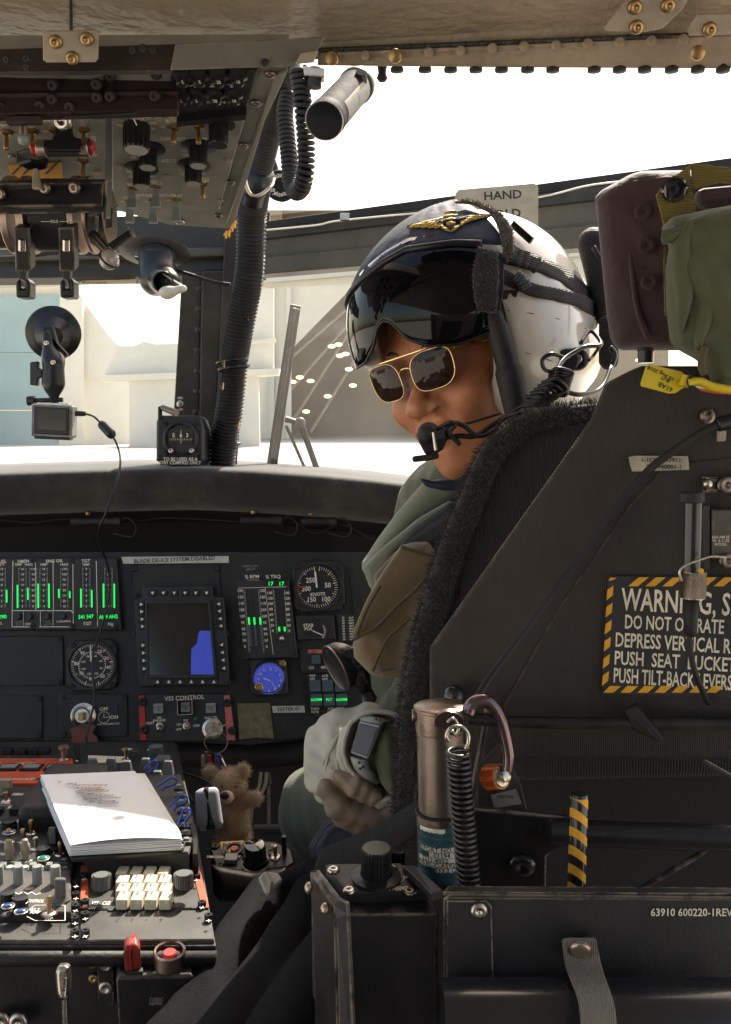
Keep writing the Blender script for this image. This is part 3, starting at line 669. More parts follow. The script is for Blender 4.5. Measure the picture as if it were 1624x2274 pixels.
# --- VSS control
vss = part('control_panel', pz(MB(), [(308, 1541), (512, 1540), (524, 1645), (312, 1646)], 0, .006, ch=.001), 'bezel_black', panel)
part('red_strip', pz(MB(), [(310, 1544), (322, 1544), (327, 1643), (314, 1643)], .006, .008), 'red_paint', vss)
part('pink_strip', pz(MB(), [(498, 1544), (511, 1544), (523, 1643), (506, 1643)], .006, .008), 'pink_paint', vss)
pr = Print(IP, .0066)
pr.t('VSS CONTROL', 410, 1550, 9.5); 
for t_, x, y in (('VSS', 354, 1594), ('ENGAGE', 354, 1600), ('RESET', 334, 1606), ('INS', 413, 1600), ('ON', 398, 1609), ('OFF', 397, 1620), ('STBY', 437, 1612), ('ENG CTL', 469, 1594), ('LOCK', 469, 1600), ('RIGHT', 492, 1612)): pr.t(t_, x, y, 5)
pr.done(vss)
for x, y in ((316, 1559), (320, 1621), (505, 1561), (515, 1623)): screw(vss, IP.M(x, y, lift=.0085), 'rubber', 1.6)
for i, (x, y) in enumerate(((353, 1573), (413, 1570), (469, 1572))):
    bt = part('push_button', MB().box((0, 0, .003), (.0155, .0155, .006), ch=.001), 'lens_grey', vss, M=IP.M(x, y, lift=.006))
    p2 = Print(IP, .0125); p2.t(('VOTE', 'SAFETY', 'SAFETY')[i], x, y-2, 4, 'ink'); p2.t(('ON', 'TRIP', 'TRIP')[i], x, y+4, 4, 'ink'); p2.done(bt)
    if i == 1:
        gm = MB(); 
        for sx in (-1, 1): gm.box((sx*.0115, 0, .007), (.001, .023, .014)); gm.box((0, sx*.0115, .007), (.023, .001, .014))
        part('guard', gm, 'alu_brown', bt, M=IP.M(x, y, lift=.006))
toggle(vss, IP.M(356, 1612, lift=.006), .011, 'lock', tilt=.5); toggle(vss, IP.M(415, 1612, lift=.006), .010)
part('indicator', MB().sphere((0, 0, 0), .0035, 10, 6), 'green_lens', vss, M=IP.M(435, 1596, lift=.008), smooth=True)
lk = part('key_lock', MB().lathe([(.0165, 0), (.0165, .004), (.012, .006), (.012, .003), (0, .003)], 24), 'steel', vss, M=IP.M(473, 1618, lift=.006), smooth='auto')
part('key', MB().box((0, .004, .012), (.002, .012, .018)), 'steel', lk, M=IP.M(473, 1618, lift=.006))
# --- key lock with OFF ON placard
kl = part('key_lock', MB().lathe([(.0200, 0), (.0200, .003), (.013, .008), (.011, .012), (0, .012)], 30), 'steel', panel, M=IP.M(186, 1589, lift=.004), smooth='auto')
part('key', MB().box((0, 0, .018), (.008, .012, .012), ch=.001), 'brass', kl, M=IP.M(187, 1590, lift=.005))
part('tag', MB().prism([(-.022, .008), (-.017, -.003), (-.02, -.012), (-.008, -.014), (-.006, -.028), (.004, -.034), (.009, -.02), (.021, -.022), (.022, -.008), (.014, 0), (.02, .012), (0, .016)], 0, .002), 'tan_tag', kl, M=IP.M(186, 1629, lift=.016))
pp = part('placard', pz(MB(), [(220, 1566), (262, 1566), (263, 1610), (221, 1610)], .0042, .005), 'bezel_black', panel)
pr = Print(IP, .0056); pr.t('OFF', 231, 1575, 8); pr.t('ON', 254, 1593, 8); pr.t('NOT RUNNING NO', 241, 1608, 4)
pr.mb['cream_print'].ring(.0088, .0004, 24, 4, M=IP.M(231, 1593, lift=.0056)); pr.line([(231, 1585), (231, 1593), (240, 1593)], 1.2); pr.done(pp)
# --- round gauges
def gauge(name, cx, cy, r, bez, label=None, half=False):
    rr = r*KIP; w2 = bez*KIP; c = w2*.28
    g = part(name, MB().prism([(-w2+c, -w2), (w2-c, -w2), (w2, -w2+c), (w2, w2-c), (w2-c, w2), (-w2+c, w2), (-w2, w2-c), (-w2, -w2+c)], 0, .009, IP.M(cx, cy), .002), 'bezel_black', panel, label=label)
    part('rim', MB().lathe([(rr*1.0, .008), (rr*1.12, .008), (rr*1.1, .0135), (rr*1.02, .0135), (rr, .010)], 40, cap=False), 'bezel_black', g, M=IP.M(cx, cy), smooth='auto')
    part('dial', MB().lathe([(0, .0096), (rr*1.02, .0096)], 40, cap=False), 'dial_black', g, M=IP.M(cx, cy))
    for sx in (-1, 1):
        for sy in (-1, 1): screw(g, IP.M(cx+sx*bez*.8, cy+sy*bez*.8, lift=.0092), 'rubber', 1.1)
    return g
def ticks(pr, cx, cy, r0, r1, n, a0=0, a1=360, w=.9, m='cream_print'):
    for i in range(n+1):
        a = math.radians(a0+(a1-a0)*i/n); pr.line([(cx+r0*math.sin(a), cy-r0*math.cos(a)), (cx+r1*math.sin(a), cy-r1*math.cos(a))], w, m)
g = gauge('airspeed_gauge', 708, 1303, 48, 57, 'airspeed gauge reading knots with a white needle')
pr = Print(IP, .0105); cx, cy = 704, 1304
ticks(pr, cx, cy, 40, 46, 50, 8, 352); ticks(pr, cx, cy, 37, 46, 10, 8, 352, 1.4)
for t_, x, y in (('250', 690, 1289), ('50', 728, 1300), ('200', 680, 1308), ('150', 692, 1332), ('100', 724, 1331)): pr.t(t_, x, y, 11, 'needle_white', sx=.9)
pr.t('KNOTS', 706, 1320, 7.5, 'needle_white', sx=.95); pr.poly([(661, 1302), (679, 1303), (679, 1306), (661, 1305)], 'red_paint')
pr.done(g); part('needle', pz(MB(), [(698, 1271), (702, 1271), (706, 1306), (702, 1306)], .0112, .0122), 'needle_white', g)
g = gauge('torque_gauge', 207, 1477, 48, 55, 'round gauge with an inner ring and a white pointer at the top')
pr = Print(IP, .0105); ticks(pr, 205, 1477, 42, 47, 60); ticks(pr, 205, 1477, 38, 47, 9, 0, 360, 1.3); ticks(pr, 205, 1477, 26, 30, 30, 0, 360, .7)
pr.g('cream_print').ring(29*KIP, .0004, 32, 4, M=IP.M(205, 1477, lift=.0105))
for i, t_ in enumerate(('10', '20', '30', '40', '50', '60', '70', '80', '90')):
    a = math.radians((i+1)*36 - 36); 
for t_, x, y in (('20', 222, 1447), ('30', 237, 1462), ('40', 241, 1482), ('50', 228, 1502), ('60', 204, 1508), ('70', 181, 1496), ('80', 170, 1474), ('90', 184, 1451)): pr.t(t_, x, y, 7.5)
for i in range(8): a = math.radians(20+i*45); pr.t(str(40+20*i), 205+21*math.sin(a), 1477-21*math.cos(a), 4.5)
pr.done(g); part('needle', pz(MB(), [(203.5, 1434), (206, 1434), (208, 1469), (204, 1469)], .0112, .0122), 'needle_white', g)
# --- clock
ck = part('clock', pz(MB(), [(556, 1472), (562, 1466), (633, 1465), (636, 1470), (641, 1538), (634, 1543), (567, 1545), (560, 1538)], 0, .016, ch=.002), 'bezel_black', panel)
rr = 34*KIP
part('rim', MB().lathe([(rr, .016), (rr*1.1, .016), (rr*1.07, .019), (rr, .018)], 36, cap=False), 'plastic_black', ck, M=IP.M(598, 1502), smooth='auto')
part('dial', MB().lathe([(0, .0166), (rr, .0166)], 36, cap=False), 'blue_glow', ck, M=IP.M(599, 1507, lift=.0008))
part('dial_shade', MB().prism([(rr*math.cos(a), rr*math.sin(a)) for a in np.linspace(.0, math.pi, 16)]+[(-rr*.8, .18*rr), (-rr*.4, .40*rr), (0, .46*rr), (rr*.4, .40*rr), (rr*.8, .18*rr)], .0167, .0170), 'dial_black', ck, M=IP.M(598, 1502))
pr = Print(IP, .0175)
for i in range(12): a = math.radians(i*30+3); pr.t(str(i or 12), 599+25*math.sin(a), 1510-24*math.cos(a), 5.5, 'needle_white')
ticks(pr, 599, 1510, 29, 31.5, 60, w=.5, m='needle_white')
pr.line([(600, 1512), (586, 1506)], 2, 'needle_white'); pr.line([(603, 1514), (614, 1530)], 1.4, 'needle_white'); pr.done(ck)
for x, y, s_ in ((628, 1474, 1), (576, 1526, 1.25)): part('knob', MB().lathe([(.0055*s_, 0), (.0055*s_, .006), (.004*s_, .0075), (.0028*s_, .0055), (0, .0055)], 18), 'brass', ck, M=IP.M(x, y, lift=.016), smooth='auto')
# --- rpm / torque columns
rp = part('rpm_display', pz(MB(), [(526, 1290), (642, 1289), (662, 1460), (545, 1466)], 0, .014, ch=.0015), 'bezel_black', panel)
pr = Print(IP, .0146)
pr.t('% RPM', 560, 1281, 8, lift=.001); pr.t('% TRQ', 607, 1281, 8, lift=.001); pr.t('OVERSPEED', 562, 1288, 4, 'dim_print'); pr.t('RADIO CALL', 557, 1257, 4.5, 'dim_print', lift=.001); pr.t('24670', 557, 1264, 6, 'dim_print', lift=.001)
pr.poly([(585, 1290), (637, 1290), (638, 1303), (587, 1303)], 'dial_black', .0142); pr.t('17', 601, 1297, 9, 'glow_green'); pr.t('17', 625, 1297, 9, 'glow_green')
pr.line([(530, 1306), (636, 1303)], .9); pr.line([(589, 1305), (607, 1453)], .9)
for k, x in enumerate((548, 560, 573)):
    f = lambda y: x+(y-1310)*.078+k*0
    pr.poly([(f(1310)-2.4, 1310), (f(1310)+2.4, 1310), (f(1434)+2.4, 1434), (f(1434)-2.4, 1434)], 'dial_black', .0143); pr.poly([(f(1387)-2.4, 1387), (f(1387)+2.4, 1387), (f(1434)+2.4, 1434), (f(1434)-2.4, 1434)], 'bar_blue', .0146)
    pr.poly([(f(1371)-2, 1371), (f(1371)+2, 1371), (f(1387)+2, 1387), (f(1387)-2, 1387)], 'glow_green')
for k, x in enumerate((614, 626)):
    f = lambda y: x+(y-1310)*.075
    pr.poly([(f(1310)-2.4, 1310), (f(1310)+2.4, 1310), (f(1402)+2.4, 1402), (f(1402)-2.4, 1402)], 'dial_black', .0143); pr.poly([(f(1392)-2, 1392), (f(1392)+2, 1392), (f(1402)+2, 1402), (f(1402)-2, 1402)], 'glow_green')
for i, t_ in enumerate('130 120 110 105 100 95 90 70 30 0'.split()):
    y = 1312+i*14.2*(1 if i < 7 else .97); pr.t(t_, 533+(y-1310)*.09, y, 6); pr.t(t_, 582+(y-1310)*.085, y, 6)
    for q in range(4): yy = y+q*3.4; pr.line([(541+(yy-1310)*.085, yy), (544+(yy-1310)*.085, yy)], .6); pr.line([(573+(yy-1310)*.085, yy), (576+(yy-1310)*.085, yy)], .6)
for i, t_ in enumerate('140 120 100 80 60 40 20 0'.split()):
    y = 1317+i*12; pr.t(t_, 598+(y-1310)*.09, y, 6); pr.t(t_, 636+(y-1310)*.075, y, 6)
    for q in range(4): yy = y-6+q*3; pr.line([(606+(yy-1310)*.085, yy), (609+(yy-1310)*.085, yy)], .6); pr.line([(631+(yy-1310)*.07, yy), (633+(yy-1310)*.07, yy)], .6)
pr.done(rp); part('knob', MB().sphere((0, 0, 0), .0048, 12, 8), 'steel', rp, M=IP.M(626, 1418, lift=.015), smooth=True)
for x, y in ((545, 1458), (655, 1455)): screw(rp, IP.M(x, y, lift=.0145), 'rubber', 1.4)
# --- stab position, side text panel, mode buttons
sb = part('position_indicator', pz(MB(), [(656, 1368), (740, 1366), (746, 1420), (660, 1422)], 0, .010, ch=.0015), 'bezel_black', panel)
pz_ = pz(MB(), [(674, 1374), (728, 1374), (731, 1414), (677, 1414)], .0095, .0105); part('dial', pz_, 'dial_black', sb)
pr = Print(IP, .011); pr.t('STAB', 685, 1389, 7); pr.t('POS', 685, 1397, 7); ticks(pr, 700, 1402, 20, 24, 12, 55, 130, .8); pr.done(sb)
part('needle', pz(MB(), [(694, 1400), (695, 1403), (718, 1413), (717, 1410)], .011, .0118), 'needle_white', sb)
sd = part('side_panel', pz(MB(), [(748, 1364), (800, 1362), (806, 1424), (752, 1426)], 0, .005, ch=.001), 'bezel_black', panel)
pr = Print(IP, .0056)
for i in range(9): pr.t('30', 762+i*.3, 1372+i*6, 4); pr.t('NAV' if i % 3 else 'ADF', 780+i*.3, 1372+i*6, 4)
pr.done(sd)
md = part('mode_panel', pz(MB(), [(664, 1446), (668, 1441), (790, 1440), (790, 1494), (674, 1495), (668, 1490)], 0, .006, ch=.001), 'bezel_black', panel)
pr = Print(IP, .0066); pr.poly([(684, 1443), (760, 1442), (760, 1450), (685, 1451)], 'pink_paint'); pr.t('HDG     NAV', 710, 1447, 5, 'ink', lift=.0069); pr.t('CIS', 692, 1483, 6); pr.t('MISC', 722, 1482, 6); pr.done(md)
for x in (702, 730, 758): part('push_button', MB().box((0, 0, .004), (.0145, .0145, .008), ch=.001), 'lens_grey' if 0 else 'bar_blue', md, M=IP.M(x, 1465, lift=.006))
bp_ = part('button_panel', pz(MB(), [(682, 1498), (760, 1497), (766, 1580), (758, 1590), (700, 1592), (690, 1583), (688, 1530), (682, 1520)], 0, .006, ch=.001), 'bezel_black', panel)
pr = Print(IP, .0066)
for t_, x, y in (('TOP', 694, 1501), ('GPS', 694, 1508), ('ACK', 722, 1501), ('BAR', 722, 1508), ('TURN', 700, 1574), ('RATE', 700, 1581), ('CRS', 735, 1574), ('HDG', 735, 1581), ('VERT', 756, 1573), ('GYRO', 756, 1580)): pr.t(t_, x, y, 5)
pr.done(bp_)
for r_ in range(2):
    for c_ in range(3):
        x = 700+c_*28+r_*3; y = 1523+r_*31
        bt = part('push_button', MB().box((0, 0, .0045), (.0175, .0185, .009), ch=.001), 'bar_blue', bp_, M=IP.M(x, y, lift=.006))
        if r_: p2 = Print(IP, .0156); p2.t(('NORM', 'PLT', 'NORM')[c_], x, y, 6, 'glow_green'); p2.done(bt)
screw(bp_, IP.M(716, 1578, lift=.006), 'rubber', 1.3); screw(bp_, IP.M(708, 1505, lift=.006), 'rubber', 1.3)
# lower bolster tube
mb = MB(); mb.smooth = True; mb.tube(spline([P(350, 1672, 1.60), P(480, 1676, 1.59), P(600, 1677, 1.59), P(700, 1664, 1.60), P(790, 1634, 1.62), P(900, 1590, 1.65)], 6), .020, 14)
tag(part('panel_bolster', mb, 'glareshield' if 0 else 'shield_dark'), 'dark rolled bolster along the lower right edge of the instrument panel', 'bolster')
# ============================================================ OVERHEAD CONSOLE
OV = Plane(P(400, 350, 1.1), (0, -.17, -.985), (1, 0, 0)); OV.v = -OV.v; OV.v = OV.n.cross(OV.u); 
over = thing('overhead_console', 'grey-green overhead console full of black knobs and toggle switches', 'overhead console', OV.hit(350, 480))
po = lambda pts, z0, z1, ch=0: pz(MB(), pts, z0, z1, OV, ch)
part('base_plate', po([(-260, 150), (642, 146), (600, 226), (516, 500), (505, 508), (380, 500), (240, 462), (-260, 470)], -.03, 0), 'overhead_grey', over, bev=.001)
part('edge_channel', po([(612, 158), (640, 150), (588, 262), (520, 490), (504, 490), (560, 320)], 0, .004), 'overhead_grey', over, bev=.001)
part('switch_plate', po([(249, 259), (548, 241), (490, 447), (488, 458), (250, 461)], 0, .005, .001), 'overhead_grey', over)
part('switch_plate', po([(-120, 262), (236, 258), (234, 400), (-120, 402)], 0, .004, .001), 'overhead_grey', over)
bpn = part('breaker_panel', po([(380, 152), (572, 148), (548, 232), (380, 246)], 0, .004, .001), 'panel_black', over)
part('trim_strip', po([(393, 244), (548, 228), (546, 240), (393, 256)], .0, .012), 'plastic_black', over)
cbk = shared('breaker', lambda: MB().lathe([(.009, 0), (.009, .004), (.0055, .006), (.0055, .011), (.0042, .012), (.0036, .0115), (0, .0115)], 18), 'knob_black', 1)
pr = Print(OV, .0046)
for row, (y, xs) in enumerate(((162, (405, 443, 485, 528)), (204, (402, 436, 477, 519)))):
    for i, x in enumerate(xs): b = part('circuit_breaker', cbk, None, bpn, M=OV.M(x, y, lift=.004)); p2 = Print(OV, .0166); q = OV.hit(x, y, .004); pr2 = p2.t(('5', '5', '20', '10')[i], *((x+1, y+21)), 7); p2.done(b)
for t_, x, y, h in (('LIGHTS', 480, 189, 5), ('CONTR', 478, 194, 5), ('SEC', 437, 196, 5), ('SRCH', 520, 192, 5), ('WARN', 404, 192, 5), ('70450-01307-10', 480, 228, 4.5)): pr.t(t_, x, y, h)
pr.line([(422, 192), (424, 190), (455, 189)], 1); pr.line([(505, 188), (540, 186), (543, 188)], 1)
# right switch plate lettering
for t_, x, y, h in (('WINDSHIELD', 307, 259, 6.5), ('WIPER', 307, 265, 6.5), ('OFF', 306, 271, 5.5), ('PARK', 271, 279, 5.5), ('LOW', 338, 274, 5.5), ('HI', 340, 286, 5.5), ('VENT', 388, 263, 6), ('BLOWER', 387, 269, 6), ('HEATER', 473, 259, 6.5), ('MED', 499, 262, 5.5), ('HI', 508, 292, 5.5),
    ('CONSOLE LT', 385, 309, 6), ('LOWER', 445, 311, 6), ('INST LT', 376, 358, 6), ('PILOT', 424, 359, 6), ('OFF', 296, 350, 5), ('BRT', 343, 349, 5), ('OFF', 292, 393, 5), ('BRT', 337, 391, 5), ('OFF', 413, 345, 5), ('OFF', 407, 387, 5), ('BRT', 452, 385, 5), ('ENG ANTI-ICE', 325, 403, 5), ('NO. 1', 295, 410, 5.5), ('NO. 2', 349, 407, 5.5), ('TOT', 457, 398, 5.5), ('GAT', 457, 403, 5.5), ('COPILOT', 293, 440, 5.5), ('WINDSHIELD ANTI-ICE', 345, 434, 5.5), ('CTR', 342, 438, 4), ('PILOT', 395, 435, 5.5)):
    pr.t(t_, x, y, h*1.15, lift=.0056, sx=.98)
for x, y in ((361, 282), (418, 279), (276, 420), (326, 419), (273, 448), (323, 447), (372, 445)): pr.t('OFF', x, y, 4.2, rot=-math.pi/2, lift=.0056, sx=.6)
for pts in (((430, 262), (430, 260), (453, 259)), ((491, 257), (516, 255), (516, 258)), ((333, 312), (354, 311)), ((415, 308), (437, 306)), ((338, 359), (358, 358)), ((395, 357), (428, 354))): pr.line(pts, 1.1, lift=.0056)
def arc(cx, cy, rx, ry):
    for s_ in (-1, 1): pr.line([(cx+s_*rx*math.cos(a), cy-ry*math.sin(a)) for a in np.linspace(-.9, 1.2, 9)], 1.2, lift=.0056)
arc(329, 333, 30, 13); arc(315, 379, 35, 13); arc(441, 330, 37, 13); arc(432, 373, 35, 13)
# left switch plate lettering
for t_, x, y, h in (('BATT', 11, 279, 5.5), ('APU', 70, 275, 5.5), ('TEST', 70, 281, 5), ('GENERATORS', 118, 268, 6), ('NO.', 122, 274, 5), ('NO. 2', 185, 270, 6), ('TEST', 185, 277, 5), ('VSP', 207, 306, 6), ('B', 212, 311, 5), ('ENG', 185, 350, 5.5), ('START', 208, 345, 5)): pr.t(t_, x, y, h, lift=.0046)
for x, y in ((96, 292), (103, 292), (160, 290), (38, 300), (163, 360)): pr.t('OFF', x, y, 4.5, rot=-math.pi/2, lift=.0046, sx=.6)
pr.line([(165, 266), (203, 265), (203, 267)], 1.1, lift=.0046); pr.done(over)
hz = part('hazard_sticker', po([(19, 358), (139, 351), (140, 386), (24, 390)], .0042, .0048), 'hazard_yellow', over)
pr = Print(OV, .0052)
for k in range(5): pr.poly([(24+k*25, 388-k*.6), (30+k*25, 388-k*.6), (62+k*25, 357-k*.6), (56+k*25, 357-k*.6)] if k < 3 or 1 else [], 'ink') if k < 4 else None
pr.poly([(48, 360), (108, 356), (109, 363), (49, 367)], 'ink', .0054); pr.t('FIRE TEST HIGH', 80, 361, 5, lift=.0058); pr.t('PULL', 58, 372, 5, lift=.0058, rot=1.5); pr.done(hz)
kA = shared('knob_wiper', lambda: fluted(.0135, .026, 16, .10, top=.9), 'knob_black'); kB = shared('knob_dimmer', lambda: fluted(.0095, .022, 22, .08, skirt=.018), 'knob_black')
kH = shared('knob_heater', lambda: fluted(.0100, .022, 22, .08), 'knob_black'); pt = shared('pointer', lambda: MB().box((0, .006, 0), (.001, .012, .0006)), 'needle_white')
kw = part('knob', kA, None, over, M=OV.M(304, 278, lift=.005)); part('pointer', pt, None, kw, M=OV.M(304, 278, lift=.0322)); part('knob_cap', MB().lathe([(0, .0264), (.0112, .0262), (.012, .025)], 28), 'cap_grey', kw, M=OV.M(304, 278, lift=.005)); part('pointer', MB().box((0, -.0136, .016), (.001, .0006, .02)), 'needle_white', kw, M=OV.M(304, 278, lift=.005))
for x, y in ((329, 328), (315, 372), (441, 324), (430, 366)):
    kk_ = part('knob', kB, None, over, M=OV.M(x, y, lift=.005)); part('knob_cap', shared('dimmer_cap', lambda: MB().lathe([(0, .0224), (.0078, .0222), (.0083, .0212)], 24), 'cap_grey'), None, kk_, M=OV.M(x, y, lift=.005))
part('knob', kH, None, over, M=OV.M(486, 276, lift=.005)); part('knob_base', MB().lathe([(.011, 0), (.011, .002)], 24), 'knob_black', over, M=OV.M(498, 276, lift=.005))
for x, y, h in ((386, 283, .017), (441, 281, .018), (451, 410, .016), (186, 290, .018), (186, 359, .018), (15, 294, .018), (72, 292, .018)): toggle(over, OV.M(x, y, lift=.005), h, 'bat', 'brass')
toggle(over, OV.M(122, 290, lift=.005), .012, 'bat', 'brass')
for x, y, h in ((294, 419, .023), (347, 416, .023), (289, 447, .026), (341, 446, .027), (392, 444, .026)): toggle(over, OV.M(x, y, lift=.005), h, 'paddle', 'brass')
for x, y in ((352, 263), (528, 260), (266, 369), (507, 357), (371, 391), (489, 445), (385, 317), (256, 458), (27, 348), (135, 302), (216, 383)): screw(over, OV.M(x, y, lift=.0055), 'bracket', 1.0)
for x, y in ((568, 229), (541, 323), (512, 405), (485, 479), (568, 300) if 0 else (600, 165)): screw(over, OV.M(x, y, lift=.005), 'dark_steel', 1.2)
screw(over, OV.M(400, 492, lift=.002), 'steel', 1.4)
# maroon cover box over the breakers
addm('maroon', (.022, .012, .011), .6, mott=.15, ms=20, bump=.2, bs=500, wear=(.2, .14, .1), wth=.62)
cv = part('breaker_cover', slab(MB(), [(-300, 160, .93), (398, 157, .945), (394, 245, .935), (-300, 262, .92)], .012), 'maroon', over, bev=.0015)
part('cover_lip', slab(MB(), [(-300, 205, .926), (396, 196, .940), (396, 203, .936), (-300, 213, .92)], .004), 'maroon', cv, bev=.0008)
part('cover_tab', slab(MB(), [(12, 258, .925), (88, 256, .925), (88, 272, .925), (12, 274, .925)], .01), 'maroon', cv, bev=.001)
for x, y in ((119, 190), (216, 189), (347, 165), (345, 214), (246, 170), (5, 240), (118, 222), (217, 218), (246, 216), (91, 237), (157, 240)): screw(cv, Matrix.Translation(P(x, y, .9335)+Vector((0, -.002, 0))) @ HF.R.to_4x4(), 'maroon', 1.3)
part('hinge', MB().tube([P(142, 261, .925), P(300, 252, .93)], .0022, 8), 'rubber', cv)
# fire handle with red ends and black bracket
fh = thing('fire_handle', 'grey cylinder handle with red end lights hanging on a black bracket of the overhead console', 'handle', OV.hit(140, 262))
hc = P(142, 327, 1.0)
for nm, x0, x1, r_, mt_ in (('grip', 82, 202, 17.5, 'rubber'), ('end_ring', 84, 104, 19.5, 'alu_brown'), ('end_ring', 178, 199, 19.5, 'alu_brown'), ('red_end', 72, 83, 14, 'red_lens'), ('red_end', 199, 209, 14, 'red_lens')):
    if mt_ == 'red_lens' and 'red_lens' not in MT: addm('red_lens', (.5, .01, .02), .15, mott=0, coat=1)
    k = S(1.0); part(nm, MB().cyl(tuple(P(x0, 329-(x0-142)*.03, 1.0)), tuple(P(x1, 329-(x1-142)*.03, 1.0)), r_*k, seg=28), mt_, fh, smooth='auto', bev=.0006)
part('bracket', slab(MB(), [(123, 262, .985), (158, 260, .985), (159, 294, .985), (166, 304, .985), (178, 307, .985), (178, 334, .983), (103, 334, .983), (103, 312, .985), (116, 309, .985), (122, 300, .985)], .006), 'plastic_black', fh, bev=.001)
screw(fh, Matrix.Translation(P(140, 268, .98)) @ HF.R.to_4x4(), 'steel', 2.2)
tb = thing('utility_lamp', 'white tube with a rounded translucent tip hanging by the fire handle', 'lamp', OV.hit(52, 270))
part('tube', MB().cyl(tuple(P(52, 268, .97)), tuple(P(52, 302, .97)), 8*S(.97), seg=20), 'alu_brown', tb, smooth='auto')
mb = MB(); mb.smooth = True; mb.lathe([(12*S(.97), 0), (12*S(.97), -.004), (9*S(.97), -.0075), (0, -.0092)], 20); part('tip', mb, 'lens_grey', tb, M=Matrix.Translation(P(52, 301, .97)))
ft = part('selector_knob', MB().prism([(-.0165, .004), (0, .012), (.0165, .004), (.012, -.009), (0, -.013), (-.012, -.009)], 0, .014, ch=.002), 'knob_black', over, M=OV.M(76, 340, lift=.008))
part('selector_face', MB().prism([(-.0145, .0035), (0, .010), (.0145, .0035), (.010, -.008), (0, -.011), (-.010, -.008)], 0, .002), 'knob_grey', ft, M=OV.M(76, 340, lift=.0225))
part('lever', slab(MB(), [(73, 373, 1.0), (83, 373, 1.0), (89, 417, .99), (70, 417, .99), (72, 395, 1.0)], .004), 'bracket', over, bev=.001)
# lower dark box with chipped edge
addm('chipped', (.014, .013, .013), .42, mott=.3, ms=20, bump=.2, bs=400, wear=(.38, .30, .22), wr=.003, wn=35, wth=.5)
lb = part('quadrant_box', slab(MB(), [(-260, 404, 1.02), (236, 397, 1.03), (234, 404, 1.015), (-260, 410, 1.0)], .03), 'chipped', over, bev=.001)
part('box_front', slab(MB(), [(-260, 408, 1.01), (233, 403, 1.015), (226, 450, 1.01), (224, 457, 1.01), (-260, 464, 1.0)], .005), 'chipped', lb, bev=.0015)
part('box_flange', slab(MB(), [(233, 400, 1.012), (239, 400, 1.012), (235, 486, 1.02), (229, 486, 1.02)], .02), 'chipped', lb, bev=.0008)
pr = MB()
for x, y in ((0, 430), (100, 417), (255-0, 0)): 
    if y: screw(lb, Matrix.Translation(P(x, y, 1.004)) @ HF.R.to_4x4(), 'dark_steel', 1.5)
screw(lb, Matrix.Translation(P(256-0, 800, 1.0)) @ HF.R.to_4x4(), 'bracket', .01) if 0 else None
screw(lb, Matrix.Translation(P(166, 417, 1.004)) @ HF.R.to_4x4(), 'dark_steel', 1.5)
# engine control quadrant
q = thing('engine_quadrant', 'black quadrant drum with metal guide strips under the overhead console', 'quadrant', P(125, 500, 1.1))
mb = MB(); mb.smooth = True
def drum(x0, x1, r_, matn, name, y=478, d=1.10):
    m_ = MB(); m_.cyl(tuple(P(x0, y, d)), tuple(P(x1, y, d)), r_, seg=36); return part(name, m_, matn, q, smooth='auto', bev=.0008)
drum(84, 168, .038, 'bezel_black', 'drum'); drum(-60, 22, .034, 'bezel_black', 'drum')
for x0, x1 in ((25, 42), (61, 77), (171, 184), (203, 211)): drum(x0, x1, .041, 'strip_olive' if 'strip_olive' in MT else 'alu_brown', 'guide_strip')
drum(212, 245, .033, 'dark_steel', 'hub'); drum(-10, 22, .036, 'dark_steel', 'hub')
part('side_plate', slab(MB(), [(290/1, 0, 1)] if 0 else [(262-30, 465, 1.05), (252, 465, 1.05), (250, 505, 1.06), (234, 508, 1.06)], .004), 'frame_dark', q, bev=.001)
pr = MB(); PQ = Plane(P(126, 480, 1.061), (0, -.97, -.22)); prq = Print(PQ, .0005); prq.t('OFF', 120, 471, 7, 'white_print'); prq.t('IDLE', 121, 492, 6, 'white_print'); prq.line([(92, 492), (112, 492)], 1.2, 'white_print'); prq.line([(133, 492), (152, 492)], 1.2, 'white_print'); prq.done(q)
for x in (50, 148):
    lv = thing('engine_lever', 'black engine power lever hanging below the quadrant, %s' % ('nearer the left edge of the photo' if x == 50 else 'beside the OFF and IDLE drum'), 'lever', P(x, 500, 1.1), 'engine power levers')
    part('arm', slab(MB(), [(x-9, 470, 1.06), (x+9, 470, 1.06), (x+12, 560, 1.09), (x-12, 560, 1.09)], .012), 'bezel_black', lv, bev=.001)
    part('block', slab(MB(), [(x-19, 505, 1.05), (x+16, 505, 1.05), (x+18, 603, 1.07), (x-16, 603, 1.07)], .02), 'chipped', lv, bev=.0015)
    part('button', MB().cyl(tuple(P(x-1, 532, 1.045)), tuple(P(x-1, 556, 1.05)), 8*S(1.05), seg=16), 'steel', lv, smooth='auto')
    part('neck', slab(MB(), [(x-8, 600, 1.085), (x+8, 600, 1.085), (x+8, 645, 1.09), (x-8, 645, 1.09)], .01), 'bezel_black', lv, bev=.001)
    part('grip', slab(MB(), [(x-16, 625, 1.07), (x-6, 616, 1.07), (x-5, 640, 1.07), (x+6, 640, 1.07), (x+6, 614, 1.07), (x+16, 625, 1.07), (x+16, 660, 1.07), (x-15, 661, 1.07)], .022), 'plastic_black', lv, bev=.0025)
